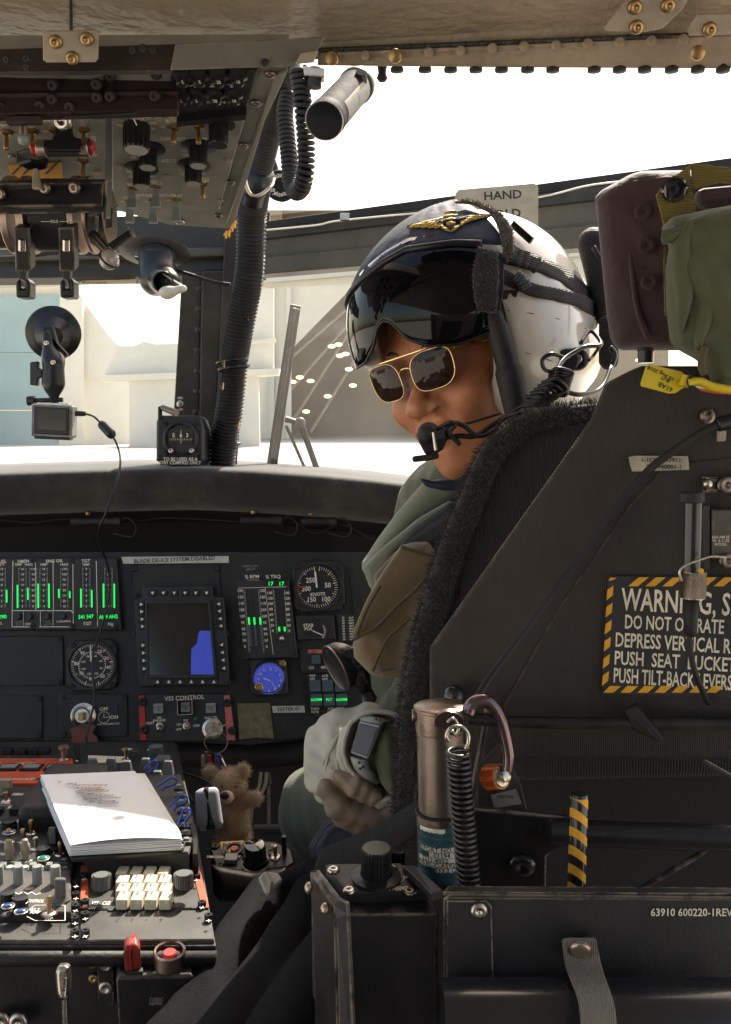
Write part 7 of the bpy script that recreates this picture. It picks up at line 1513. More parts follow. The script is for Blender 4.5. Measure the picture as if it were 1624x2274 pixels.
# ============================================================ BLACK JACKET draped in folds
addm('jacket', (.0034, .0034, .0040), .85, mott=.2, ms=16, bump=.4, bs=400, spec=.18, wave=(300, .25, 1, 'X'))
def jk(X, Y, Z):
    C = lambda a, b, r0, r1: cap(X, Y, Z, P(*a), P(*b), r0, r1)
    f = C((400, 2350, .80), (590, 1990, .98), .040, .022)
    f = smin(f, C((520, 2350, .76), (700, 2000, .93), .040, .024), .006); f = smin(f, C((640, 2360, .72), (760, 2100, .84), .045, .032), .006)
    f = smin(f, C((700, 2000, .93), (760, 1925, .98), .022, .018), .015); f = smin(f, C((600, 1985, .99), (690, 1945, 1.0), .016, .016), .015)
    f = smin(f, C((470, 2400, .86), (680, 2120, .96), .050, .045), .01); f = smin(f, C((700, 1935, .98), (900, 1895, 1.0), .014, .016), .02)
    return f+.0045*np.abs(np.sin(X*38+Z*30+2.5*np.sin(Z*16+1)))+.0018*np.sin(X*120-Z*60+3*np.sin(Z*30))-.002
jt = tag(part('jacket', nets(jk, P(300, 2420, .85)-Vector((0, .22, 0)), P(930, 1860, 1.0)+Vector((.06, .1, 0)), .0042), 'jacket'), 'black cloth jacket sleeves hanging in long folds between the console and the lamp box', 'jacket')
bl = thing('belt_buckle', 'small pinkish tan buckle tab lying on the black jacket', 'buckle', P(600, 1960, .93)); 
part('tab', slab(MB(), [(574, 1948, .935), (588, 1935, .94), (618, 1938, .94), (627, 1952, .935), (612, 1966, .93), (600, 1984, .925), (590, 1983, .925)], .008), 'strip_white', bl, bev=.0015)
part('ridge', slab(MB(), [(588, 1935, .935), (601, 1958, .925), (600, 1984, .923), (596, 1984, .923), (578, 1950, .932)], .006), 'bracket', bl, bev=.001)
# mesh strap from the buckle up to the seat
ms = thing('mesh_strap', 'coarse black mesh strap running over the jacket up to the seat', 'strap', P(800, 1870, .95)); G = []
for i in range(31):
    t_ = i/30; c_ = P(700+230*t_, 1925-75*t_-40*t_*t_, .93-.02*t_); n_ = Vector((.28, 0, .95)); G.append([c_+n_*.030*(j/10-.5)*1.3+Vector((0, -.004*math.sin(j/10*math.pi), 0)) for j in range(11)])
addm('mesh_black', (.018, .018, .019), .75, mott=.3, ms=50, bump=1, bs=260)
m_ = MB(); m_.smooth = True; m_.grid(G); part('webbing', m_, 'mesh_black', ms, solid=.005)
# ============================================================ CABIN DOME LIGHT BOX
addm('worn_box', (.020, .019, .021), .42, mott=.3, ms=16, bump=.15, bs=500, dust=.15, wear=(.42, .32, .22), wr=.0018, wn=45, wth=.50)
BP = Plane(P(850, 1980, .70), (0, -.10, 1), (.999, 0, 0)); db = thing('dome_light_box', 'scuffed black box with a knob labelled CABIN DOME on top', 'control box', P(860, 2274, .66))
part('body', pz(MB(), [(690, 1932), (735, 1932), (945, 1930), (975, 1990), (972, 2012), (765, 2014), (742, 2008)], -.30, -.006, BP), 'worn_box', db, bev=.0015)
part('lid', pz(MB(), [(723, 1927), (890, 1924), (951, 1985), (773, 1990)], -.006, .0035, BP, .001), 'bezel_black', db, bev=.0008)
part('corner_angle', slab(MB(), [(690, 1933, .70), (700, 1935, .70), (752, 1996, .655), (769, 2004, .645), (772, 2030, .645), (790, 2420, .645), (755, 2420, .655), (748, 2040, .655), (742, 2012, .66), (688, 1944, .70)], .003), 'worn_box', db, bev=.0012)
pr = Print(BP, .0040); pr.t('CABIN DOME LT', 862, 1972, 9, 'cream_print', rot=math.pi); pr.t('OFF', 905, 1946, 7, 'cream_print', rot=math.pi); pr.t('BRT', 795, 1944, 7, 'cream_print', rot=math.pi)
pr.line([(848+50*math.cos(a), 1951+14*math.sin(a)) for a in np.linspace(-.6, 3.7, 24)], 1.6); pr.done(db)
kn = part('knob', fluted(.0115, .025, 26, .09, skirt=.0185, top=.93), 'knob_black', db, M=BP.M(836, 1951, lift=.0035))
for x, y in ((741, 1932), (833+0, 1924) if 0 else (870, 1929), (776, 1978), (911, 1981)): screw(db, BP.M(x, y, lift=.0036), 'steel' if x < 800 else 'dark_steel', 1.15)
for x, y, d in ((686, 1972, .69), (722, 2018, .665)): part('side_screw', MB().sphere((0, 0, 0), .0045, 12, 8, (.7, 1, 1)), 'alu_brown', db, M=Matrix.Translation(P(x, y, d)), smooth=True)
part('side_wall', slab(MB(), [(690, 1944, .702), (742, 2012, .662), (752, 2420, .66), (705, 2420, .70)], .003), 'chipped', db)
part('side_lip', slab(MB(), [(893, 1921, .72), (922, 1921, .72), (985, 1976, .66), (958, 1984, .66)], .006), 'bezel_black', db, bev=.001)
# ============================================================ PILOT SEAT
addm('armour', (.021, .0145, .0115), .6, spots=.69, mott=.3, ms=7, bump=.2, bs=700, wave=(190, .28, .8, 'X'), dust=.12, wear=(.22, .13, .09), wr=.002, wth=.52)
addm('seat_fabric', (.012, .0095, .0085), .9, mott=.25, ms=12, wave=(120, .9, 1.2, 'X'), sheen=.2)
addm('fur', (.016, .012, .010), .8, mott=.3, ms=50, sheen=.4)
addm('maroon_cushion', (.050, .023, .028), .8, mott=.22, ms=12, bump=.6, bs=45, bd=.004, sheen=.35)
addm('bag_green', (.075, .085, .040), .8, mott=.18, ms=14, bump=.7, bs=30, bd=.006, sheen=.2)
addm('olive_web', (.16, .12, .015), .65, mott=.25, ms=40, wave=(150, .6, .5, 'Z'), sheen=.3)
addm('yellow_tag', (.70, .52, .02), .45, mott=.08)
addm('satin_black', (.020, .020, .023), .22, mott=.2, ms=14, coat=.3)
addm('bronze', (.17, .140, .118), .35, .9, mott=.3, ms=18, bump=.1, bs=400)
addm('plum', (.17, .11, .12), .22, .8, mott=.1, ms=20, coat=.4)
addm('orange_anod', (.60, .14, .03), .35, .7, mott=.1)
addm('teal_label', (.03, .10, .12), .45, mott=.2, ms=30)
addm('grey_web', (.24, .215, .175), .7, mott=.1, ms=40, wave=(220, .8, .2, 'X'), bump=.2, bs=300)
addm('snap', (.45, .36, .28), .32, .9, mott=.15, ms=60)
addm('torn_label', (.42, .37, .28), .5, mott=.4, ms=50)
seat = thing('pilot_seat', 'armoured pilot seat with dark ribbed side wing and black fleece edging', 'seat', P(1300, 2000, .9))
# cushion behind the wing
padded('back_cushion', [(1080, 1050), (1160, 960), (1330, 925), (1700, 900), (1700, 1700), (900, 1720), (930, 1500), (960, 1430), (1010, 1260)], .97, .93, .05, 'seat_fabric', par=seat, r_=.012, puff=.004, h=.005)
FP = [(1330, 912, .965, 20), (1290, 918, .965, 24), (1235, 925, .965, 28), (1180, 940, .965, 31), (1130, 972, .965, 35), (1092, 1015, .965, 37), (1066, 1075, .965, 38), (1040, 1140, .962, 38), (1013, 1205, .96, 37), (988, 1275, .955, 35), (968, 1345, .95, 33), (945, 1420, .945, 30), (928, 1495, .94, 28), (915, 1570, .935, 25), (906, 1650, .93, 20), (898, 1740, .93, 17), (890, 1830, .93, 17), (884, 1890, .93, 16)]
cpts = resample(spline([P(x, y, d) for x, y, d, r_ in FP], 6), 90); rr_ = [float(np.interp(i/89, np.linspace(0, 1, len(FP)), [q_[3] for q_ in FP]))*S(.95) for i in range(90)]
m_ = MB(); m_.smooth = True; m_.tube(cpts, [r_*.86 for r_ in rr_], 16); fe = part('fleece_edge', m_, 'fur', seat)
pn = []
for i in range(1, 89):
    t_ = (cpts[i+1]-cpts[i-1]).normalized(); a_ = t_.cross(Vector((0, 1, 0))).normalized(); b_ = t_.cross(a_)
    for j in range(28): an = 2*math.pi*(j+random.random())/28; n_ = a_*math.cos(an)+b_*math.sin(an); pn.append((cpts[i]+n_*rr_[i]*.86, n_))
fuzz(fe, pn, 26000, .0075, 'fur', 'fleece', w=.00035)
# armoured side wing
WG = [(1345, 850), (1400, 822), (1425, 812), (1560, 812), (1640, 812), (1760, 812), (1760, 1690), (953, 1690), (953, 1440), (1310, 935)]
wdp = lambda x: .84-.00008*(x-950)
wing = part('side_wing', slab(MB(), [(x, y, wdp(x)) for x, y in WG], .012), 'armour', seat, bev=.004, seg=3)
part('wing_face', slab(MB(), [(x, y, wdp(x)-.003) for x, y in [(1700, 1010), (1700, 1600), (1100, 1600), (1240, 1350), (1400, 1120), (1480, 1030)]], .003), 'armour', wing, bev=.0015)
part('post', MB().cyl(tuple(P(1434, 806, .86)), tuple(P(1434, 772, .86)), 17*S(.86), seg=20), 'satin_black', seat, smooth='auto'); part('post_ring', MB().cyl(tuple(P(1434, 779, .859)), tuple(P(1434, 771, .859)), 18*S(.86), seg=20), 'rubber', seat)
part('bracket', slab(MB(), [(1520, 880, .80), (1545, 880, .80), (1536, 945, .80), (1527, 945, .80)], .006), 'rubber', seat, bev=.001)
WPl = Plane(P(1466, 1029, wdp(1466)-.004), (-.22, -1, 0), (1, -.22, 0))
dl = part('data_plate', pz(MB(), [(1396, 1015), (1410, 1012), (1528, 1013), (1531, 1043), (1404, 1047), (1400, 1034)], 0, .001, WPl), 'torn_label', wing)
pr = Print(WPl, .0016); pr.t('1-1520-50-7911', 1468, 1022, 10, 'ink'); pr.t('S/N 940001-1', 1475, 1037, 10, 'ink'); pr.done(dl)
# warning placard
WN = Plane(P(1490, 1410, wdp(1490)-.006), (-.22, -1, 0), (1, -.22, -.015))
wl = part('warning_placard', pz(MB(), [(1351, 1279), (1700, 1281), (1700, 1549), (1338, 1541)], 0, .0012, WN), 'ink', wing, label='black warning placard with yellow dashed border and cream capitals')
pr = Print(WN, .0018)
for t_, ref, x0, y, h, wdt in (('WARNING, SEAT', 'WARNING,', 1381, 1332, 48, 209), ('DO NOT OPERATE', 'DO NOT OPERATE', 1387, 1381, 30, 221), ('DEPRESS VERTICAL R', 'DEPRESS VERTICAL', 1366, 1421, 31, 232), ('PUSH  SEAT  BUCKET', 'PUSH  SEAT  BUCKE', 1364, 1461, 30, 252), ('PUSH TILT-BACK LEVERS', 'PUSH TILT-BACK LEVERS', 1362, 1500, 32, 264)):
    me = textmesh(t_, 'LEFT'); wm = max(v.co.x for v in textmesh(ref, 'LEFT').vertices); hm_ = .7
    ww = (WN.hit(x0, y)-WN.hit(x0+wdt, y)).length; hh = (WN.hit(x0, y-h/2)-WN.hit(x0, y+h/2)).length
    M_ = WN.M(x0, y+1, 0, .0018) @ Matrix.Diagonal((ww/wm, hh/hm_, 1, 1))
    for dx in (0, .0011, .0022): pr.g('cream_print').add([M_ @ v.co+WN.u*dx for v in me.vertices], [list(p.vertices) for p in me.polygons]) if dx == 0 else None
for i in range(6): y = 1306+i*38; pr.poly([(1351-i*2.2, y+20), (1364-i*2.2, y+2-4), (1363-i*2.2, y+24), (1350-i*2.2, y+36+4)] if 0 else [(1349-i*2, y+4), (1363-i*2, y-6), (1361-i*2, y+16), (1347-i*2, y+27)], 'hazard_yellow')
for i in range(7): x = 1357+i*38; pr.poly([(x, 1302), (x+24, 1282), (x+46, 1282), (x+22, 1302)] if i else [(1355, 1283), (1370, 1283), (1360, 1289), (1352, 1290)], 'hazard_yellow'); x = 1340+i*38; pr.poly([(x, 1538), (x+15, 1523), (x+40, 1523.5), (x+22, 1538.5)], 'hazard_yellow')
pr.done(wl)
# thick cable over the wing
sc2 = thing('seat_cable', 'thick black cable curving down across the seat side wing', 'cable', P(1050, 1560, .80))
part('cord', MB().tube(spline([P(x, y, d) for x, y, d in ((1612, 940, .77), (1580, 950, .77), (1520, 985, .775), (1440, 1045, .78), (1370, 1130, .785), (1300, 1225, .79), (1220, 1330, .79), (1145, 1430, .785), (1085, 1510, .775), (1040, 1585, .76))], 8), [9*S(.78)]*73, 12), 'rubber', sc2, smooth=True)
part('plug', MB().cyl(tuple(P(1592, 944, .77)), tuple(P(1640, 930, .77)), 16*S(.77), seg=18), 'plastic_black', sc2, smooth='auto', bev=.001)
part('socket', MB().lathe([(.006, 0), (.006, .004), (.004, .005), (.002, .004), (0, .004)], 20), 'dark_steel', sc2, M=Matrix.Translation(P(1568, 924, .79)) @ Matrix.Rotation(math.pi/2, 4, 'X'), smooth='auto'); part('terminal', MB().box(tuple(P(1606, 968, .79)), (.012, .008, .009)), 'bracket', sc2, bev=.001)
# hanging connector with knurled collar
hc_ = thing('hanging_connector', 'black tube connector with a knurled metal collar hanging over the warning placard', 'connector', P(1535, 1410, .74)); d = .75; k = S(d)
part('tube', MB().cyl(tuple(P(1540, 1112, d)), tuple(P(1536, 1272, d)), 20*k, seg=24), 'satin_black', hc_, smooth='auto', bev=.0008); part('top_cap', MB().cyl(tuple(P(1535, 1092, d)), tuple(P(1535, 1116, d)), 29*k, seg=24), 'rubber', hc_, smooth='auto', bev=.001)
kc_ = MB()
for i in range(60):
    a = 2*math.pi*i/60
    for j in range(9): z = j*.0022+(.0011 if i % 2 else 0); kc_.box((27*k*math.cos(a), 27*k*math.sin(a), z), (.0013, .0011, .0013), M=None)
part('knurled_collar', MB().lathe([(27*k, -.001), (27*k, .0195)], 30), 'steel', hc_, M=Matrix.Translation(P(1538, 1325, d)) @ Matrix.Rotation(.02, 4, 'Y'), smooth='auto'); o_ = part('knurling', kc_, 'dark_steel', hc_, M=Matrix.Translation(P(1538, 1325, d))); o_['kind'] = 'stuff'
part('boot', MB().tube([P(1536, 1325, d), P(1533, 1408, d), P(1531, 1412, d)], [17*k, 15*k, 10*k], 20), 'rubber', hc_, smooth=True); part('cord', MB().tube(spline([P(1531, 1408, d), P(1534, 1450, d), P(1546, 1500, d), (P(1572, 1560, d+.03))], 6), 7*k, 10), 'rubber', hc_, smooth=True)
part('safety_wire', MB().tube(spline([P(x, y, d-.015) for x, y in ((1514, 1290), (1510, 1270), (1522, 1256), (1552, 1244), (1580, 1236), (1612, 1238))], 6), .0010, 6), 'steel', hc_); part('yellow_dot', MB().sphere(tuple(P(1557, 1268, d-.012)), .0022, 8, 6), 'hazard_yellow', hc_)
rb = thing('release_bracket', 'grey metal bracket with big cross-head bolts at the right edge of the photo', 'bracket', P(1620, 1150, .78)); RP = Plane(P(1600, 1150, .785), (0, -1, 0))
part('plate', pz(MB(), [(1575, 1130), (1700, 1130), (1700, 1225), (1640, 1225), (1640, 1240), (1575, 1240)], 0, .008, RP, .001), 'frame_olive', rb); part('side_plate', pz(MB(), [(1552, 1120), (1572, 1120), (1572, 1262), (1556, 1262)], 0, .006, RP), 'frame_dark', rb, bev=.001)
part('top_bar', pz(MB(), [(1560, 1058), (1700, 1058), (1700, 1092), (1560, 1092)], 0, .012, RP, .002), 'chipped', rb); screw(rb, RP.M(1612, 1077, lift=.013), 'dark_steel', 1.7); screw(rb, RP.M(1614, 1245, lift=.013), 'dark_steel', 1.5); part('pin', MB().sphere(tuple(P(1572, 1075, .765)), .004, 10, 8), 'steel', rb, smooth=True)
pr = Print(RP, .0086)
for i, t_ in enumerate(('SAS-AM 55', 'W. & C 02', 'MODEL')): pr.t(t_, 1601, 1193+i*8, 6, 'cream_print')
pr.done(rb)
# ============================================================ HEADREST CUSHION, BAG, STRAP, TAG
hr = padded('headrest_cushion', [(1326, 446), (1340, 430), (1371, 413), (1400, 397), (1426, 389), (1560, 388), (1700, 392), (1700, 770), (1381, 771), (1366, 760), (1358, 745), (1350, 690), (1335, 520)], .93, .90, .12, 'maroon_cushion', r_=.014, puff=.010, folds=.0008)
tag(hr, 'maroon fabric headrest cushion on top of the pilot seat', 'cushion')
padded('side_panel', [(1400, 400), (1480, 392), (1560, 400), (1560, 745), (1440, 748), (1424, 735), (1412, 640), (1396, 480)], .868, .86, .014, 'maroon_cushion', par=hr, r_=.005, puff=.004, folds=.001)
part('piping', MB().tube(spline([P(x, y, .862) for x, y in ((1374, 414), (1385, 440), (1392, 500), (1404, 600), (1414, 680), (1432, 735), (1440, 752))], 6), .0024, 8), 'maroon_cushion', hr, smooth=True)
for x, y in ((1428, 470), (1436, 545), (1442, 625)): part('tuft', MB().lathe([(.0075, 0), (.005, .0012), (.002, .0), (0, .0)], 18), 'maroon_cushion', hr, M=Matrix.Translation(P(x, y, .848)) @ HF.R.to_4x4(), smooth='auto')
bg_ = padded('flight_bag', [(1471, 512), (1484, 500), (1495, 488), (1560, 474), (1624, 462), (1720, 450), (1720, 858), (1600, 858), (1580, 852), (1566, 815), (1545, 795), (1508, 775), (1490, 757), (1482, 690), (1480, 600), (1488, 555)], .82, .80, .09, 'bag_green', r_=.02, puff=.016, folds=.0036, h=.0030, quilt=lambda X, Y: .004*np.sin(X*42+Y*9))
tag(bg_, 'olive green fabric bag hanging against the maroon headrest', 'bag')
fl_ = MB(); fl_.smooth = True; fl_.grid([[P(1470+(t_*160), 512-t_*50+s2*(26+20*t_)+3*math.sin(t_*9), .770-.008*math.sin(s2*2.5)) for s2 in np.linspace(0, 1, 8)] for t_ in np.linspace(0, 1.3, 14)]); part('flap', fl_, 'bag_green', bg_, solid=.004)
for pts in ([(1600, 480), (1560, 560), (1575, 640), (1560, 720), (1548, 780)], [(1535, 490), (1512, 560), (1520, 650), (1510, 740)]):
    part('seam_fold', MB().tube(spline([P(x, y, .762) for x, y in pts], 6), [.002+.006*math.sin(i*math.pi/(len(pts)*6-6)) for i in range((len(pts)-1)*6+1)], 8), 'bag_green', bg_, smooth=True)
part('zip', MB().tube(spline([P(x, y, .757) for x, y in ((1566, 770), (1560, 790), (1558, 815), (1566, 832))], 6), .003, 8), 'coyote_dark', bg_, smooth=True)
yw = thing('yellow_strap', 'olive yellow webbing strap with a black snap over the headrest cushion', 'strap', P(1500, 500, .82))
part('webbing', slab(MB(), [(1458, 432, .80), (1480, 405, .80), (1534, 365, .80), (1534, 400, .80), (1548, 470, .80), (1500, 486, .80), (1476, 505, .80), (1468, 470, .80)], .003), 'olive_web', yw, bev=.0008)
part('upper_web', slab(MB(), [(1534, 364, .802), (1560, 364, .80), (1720, 385, .79), (1720, 425, .79), (1600, 405, .80), (1540, 420, .802)], .003), 'olive_web', yw, bev=.0008)
part('snap_cap', MB().lathe([(.0095, 0), (.0100, .0015), (.0085, .004), (.004, .0025), (0, .0035)], 28), 'glass_dark', yw, M=Matrix.Translation(P(1498, 420, .797)) @ HF.R.to_4x4(), smooth='auto')
part('lower_web', slab(MB(), [(1474, 500, .85), (1486, 500, .85), (1486, 700, .85), (1478, 700, .85)], .003), 'olive_web', yw)
part('lower_cloth', slab(MB(), [(1548, 416, .805), (1720, 400, .80), (1720, 452, .80), (1556, 460, .805)], .02), 'maroon_cushion', yw, bev=.006)
tg = thing('yellow_tag', 'bright yellow plastic tag with handwriting tied on top of the seat wing', 'tag', P(1490, 850, .78)); TGp = Plane(P(1490, 850, .775), (.05, -.98, .2), (.95, 0, -.25))
part('tag_plate', pz(MB(), [(1422, 852), (1434, 815), (1440, 809), (1512, 826), (1535, 850), (1500, 873), (1484, 874), (1424, 858)], 0, .0016, TGp, .0004), 'yellow_tag', tg)
part('tag_grommet', MB().cyl(tuple(P(1520, 858, .768)), tuple(P(1528, 835, .768)), 13*S(.77), 11*S(.77), 18), 'yellow_tag', tg, smooth='auto'); part('tag_tail', MB().tube(spline([P(x, y, .765) for x, y in ((1525, 850), (1550, 846), (1580, 858), (1620, 866))], 6), .0035, 8, flat=2), 'yellow_tag', tg, smooth=True)
pr = Print(TGp, .002); pr.t('10 Avg 2018', 1468, 829, 9, 'ink', rot=math.pi-.2); pr.t('BUT', 1478, 842, 8, 'ink', rot=math.pi-.2); pr.t('61AB', 1478, 859, 11, 'ink', rot=math.pi-.2); pr.done(tg)
part('cord', MB().tube(spline([P(x, y, .762) for x, y in ((1536, 862), (1530, 846), (1538, 836), (1552, 838), (1560, 850))], 5), .002, 8), 'plastic_black', tg)
part('red_ribbon', slab(MB(), [(1545, 854, .77), (1600, 866, .765), (1700, 868, .76), (1700, 880, .76), (1590, 874, .765), (1556, 868, .77)], .001), 'orange_red', tg); part('white_ribbon', slab(MB(), [(1534, 850, .768), (1600, 862, .763), (1590, 868, .763), (1550, 862, .768)], .001), 'paper', tg)
# ============================================================ SEAT FRAME TUBES
sf = thing('tubular_rails', 'dark tubular seat frame rails and braces below the side wing', 'frame', P(1300, 2000, .8))
rail = lambda pts, r_, name='rail', mtn='chipped': part(name, MB().tube([P(*p) for p in pts], r_, 16), mtn, sf, smooth='auto')
rail([(1040, 1592, .80), (1110, 1602, .80), (1300, 1606, .79), (1720, 1608, .77)], 14*S(.79)); rail([(1220, 1846, .76), (1290, 1850, .76), (1450, 1856, .755), (1760, 1864, .75)], 30*S(.76), 'lower_rail')
rail([(1400, 1580, .81), (1560, 1690, .80), (1720, 1780, .79)], 7*S(.8), 'brace'); rail([(1395, 1990, .76), (1540, 1905, .76), (1700, 1800, .76)], 7*S(.76), 'brace')
part('clamp', slab(MB(), [(1385, 1578, .78), (1412, 1565, .78), (1475, 1640, .77), (1465, 1652, .77), (1410, 1625, .78)], .01), 'rubber', sf, bev=.002)
gus = slab(MB(), [(1048, 1795, .78), (1130, 1800, .78), (1268, 1815, .775), (1270, 1868, .775), (1214, 1902, .775), (1212, 2000, .775), (1048, 2000, .78)], .006); part('gusset_plate', gus, 'chipped', sf, bev=.001)
part('hole', MB().lathe([(0, 0), (9*S(.78), 0)], 18), 'ink', sf, M=Matrix.Translation(P(1180, 1852, .772)) @ HF.R.to_4x4()); screw(sf, Matrix.Translation(P(1160, 1922, .771)) @ HF.R.to_4x4(), 'satin_black', 2.6)
part('strut_plate', slab(MB(), [(1060, 1700, .80), (1110, 1650, .80), (1155, 1740, .79), (1172, 1810, .79), (1060, 1812, .80)], .005), 'frame_dark', sf, bev=.001); SPp = Plane(P(1140, 1775, .79), (0, -1, 0)); pr = Print(SPp, .004); pr.poly([(1090, 1765), (1146, 1752), (1160, 1785), (1098, 1795)], 'cream_dim' if 'cream_dim' in MT else 'dim_print'); pr.t('70071506', 1122, 1770, 7, 'ink', lift=.0044); pr.done(sf)
rail([(1085, 1575, .82), (1062, 1700, .82), (1045, 1800, .82)], 9*S(.8), 'strut'); m_ = MB(); m_.smooth = True; m_.sphere(tuple(P(1010, 1545, .82)), 26*S(.82), 16, 10); part('knuckle', m_, 'satin_black', sf)
# dark seat bucket bottom
m_ = MB(); m_.add([P(940, 1690, .95), P(1900, 1690, .92), P(1900, 2500, .92), P(860, 2500, .95), P(900, 1900, .95)], [(4, 3, 2, 1, 0)]); part('seat_pan', m_, 'shield_dark', seat, solid=.01)
# striped handle
sh_ = thing('striped_handle', 'black and yellow striped round pull handle standing behind the drawer', 'handle', P(1280, 1975, .70)); A_, B_ = P(1280, 1985, .71), P(1287, 1763, .71); L_ = (B_-A_).length; HMs = Matrix.Translation(A_) @ (B_-A_).to_track_quat('Z', 'Y').to_matrix().to_4x4(); R0 = 20.5*S(.71)
part('shaft', MB().lathe([(R0*.97, 0), (R0*.97, L_-.002), (R0*.85, L_)], 28), 'satin_black', sh_, M=HMs, smooth='auto')
for i in range(6):
    z0 = L_*(.02+i*.185)-.004; m_ = MB(); m_.smooth = True; G = []
    for j in range(33):
        a = 2*math.pi*j/32; zc2 = z0+.0060*math.cos(a-2.2)*1.0; G.append([(R0*math.cos(a), R0*math.sin(a), min(L_-.002, max(.0005, zc2+q_))) for q_ in (0, .0072)])
    m_.grid(G); part('stripe', m_, 'hazard_yellow', sh_, M=HMs)
# bronze cylinder with label, spring, hook, curved handle
cy = thing('gas_cylinder', 'bronze metal cylinder with a torn teal label standing beside the seat', 'cylinder', P(978, 1950, .74)); d = .745; k = S(d); A_, B_ = P(985, 1962, d), P(978, 1566, d); L_ = (B_-A_).length
CMx = Matrix.Translation(A_) @ (B_-A_).to_track_quat('Z', 'Y').to_matrix().to_4x4(); R0 = 59*k
part('barrel', MB().lathe([(R0*.93, 0), (R0*.93, L_*.86)], 48), 'bronze', cy, M=CMx, smooth='auto'); part('collar', MB().lathe([(R0*.95, L_*.855), (R0*.97, L_*.87), (R0*.98, L_*.975), (R0*1.03, L_*.98), (R0*1.03, L_*.995), (R0*.98, L_), (R0*.6, L_+.001), (0, L_+.002)], 48), 'dark_steel', cy, M=CMx, smooth='auto')
part('sleeve', MB().lathe([(R0*.90, -.004), (R0*1.0, 0), (R0*1.0, L_*.405), (R0*.94, L_*.41)], 48), 'dark_steel', cy, M=CMx, smooth='auto'); part('sleeve_ring', MB().ring(R0*1.0, .0012, 48, 6, M=CMx @ Matrix.Translation((0, 0, L_*.412))), 'rubber', cy)
tc_ = CMx.inverted() @ EYEV; a0 = math.atan2(tc_.y, tc_.x)
def wrap(mb, a1, a2, z1, z2, R, n=10): mb.grid([[(R*math.cos(a1+(a2-a1)*i/n), R*math.sin(a1+(a2-a1)*i/n), z) for z in (z1, z2)] for i in range(n+1)])
lw = MB(); wrap(lw, a0-1.25, a0+.75, L_*.06, L_*.37, R0*1.006, 20); lbl = part('label', lw, 'teal_label', cy, M=CMx, smooth=True)
lw = MB()
for z1, z2, b1, b2 in ((.235, .262, -1.0, .7), (.205, .232, -.55, .6), (.178, .203, -1.1, .7), (.150, .175, -1.1, .7), (.125, .148, -.3, .6), (.34, .365, -1.0, .1)): wrap(lw, a0+b1, a0+b2, L_*z1, L_*z2, R0*1.010, 12)
part('label_field', lw, 'cream_print', lbl, M=CMx, smooth=True)
for t_, z in (('INC. REPORT NO. 2342', .248), ('P/N   01194', .218), ('5211 4052', .190), ('P69-85-C-A592', .162), ('WEIGHT 113.2 OZ', .136), ('SAN DIEGO, CA 921', .33), ('CHEMISTRY, ON. 57', .29)):
    me = textmesh(t_, 'CENTER'); wmx = max(v.co.x for v in me.vertices); lt = MB(); sc3 = .0036/.7
    lt.add([(R0*1.014*math.cos(a0-.35+v.co.x*sc3/R0), R0*1.014*math.sin(a0-.35+v.co.x*sc3/R0), L_*z+v.co.y*sc3) for v in me.vertices], [list(p.vertices) for p in me.polygons]); part('lettering', lt, 'ink', lbl, M=CMx)
part('side_pin', MB().cyl(tuple(P(915, 1589, d)), tuple(P(930, 1589, d)), 15*k, 13*k, 20), 'dark_steel', cy, smooth='auto', bev=.001); part('hook_boss', MB().lathe([(.011, 0), (.011, .004), (.007, .004)], 24), 'dark_steel', cy, M=Matrix.Translation(P(999, 1600, d-R0*.9)) @ HF.R.to_4x4(), smooth='auto')
addm('spring_black', (.06, .055, .05), .3, .8, mott=.3, ms=40)
spg = thing('coil_spring', 'long black coil spring hooked to the top of the bronze cylinder', 'spring', P(1040, 1960, .69)); ds = .695; ks = S(ds)
part('coil', coil([P(1017, 1664, ds), P(1024, 1760, ds), P(1033, 1860, ds), P(1042, 1975, ds)], 23*ks, 5.6*ks, 25, 20), 'spring_black', spg, smooth=True)
part('hook', MB().tube(spline([P(x, y, ds-.003) for x, y in ((1034, 1664), (1040, 1650), (1040, 1632), (1030, 1617), (1014, 1613), (998, 1620), (992, 1636), (998, 1646))], 6), 4.5*ks, 10), 'steel', spg, smooth=True); part('eye', MB().tube(spline([P(x, y, ds+.002) for x, y in ((994, 1604), (1004, 1596), (1014, 1602), (1018, 1620), (1012, 1632), (1004, 1622))], 6), 3.6*ks, 10), 'steel', spg, smooth=True)
ch_ = thing('curved_handle', 'glossy plum curved handle bending down to an orange knurled knob', 'handle', P(1100, 1720, .74)); hpts = [(1040, 1585), (1048, 1566), (1066, 1556), (1084, 1558), (1100, 1574), (1114, 1602), (1124, 1640), (1130, 1680), (1126, 1712), (1112, 1732)]
part('handle', MB().tube(spline([P(x, y, .735) for x, y in hpts], 6), [16.5*k-(5*k*i/54) for i in range(55)], 14), 'plum', ch_, smooth=True)
part('rail_end', MB().cyl(tuple(P(1040, 1595, .765)), tuple(P(1085, 1600, .765)), 14*k, seg=18), 'satin_black', ch_, smooth='auto')
KMx = Matrix.Translation(P(1085, 1726, .745)) @ Vector((.5, -.6, .25)).to_track_quat('Z', 'Y').to_matrix().to_4x4()
part('orange_knob', fluted(.0098, .014, 34, .06, top=.97), 'orange_anod', ch_, M=KMx); part('knob_face', MB().lathe([(.0085, 0), (.0075, .001), (.0045, .001), (.0045, .006), (.003, .007), (0, .007)], 24), 'steel', ch_, M=KMx @ Matrix.Translation((0, 0, .0141)), smooth='auto')
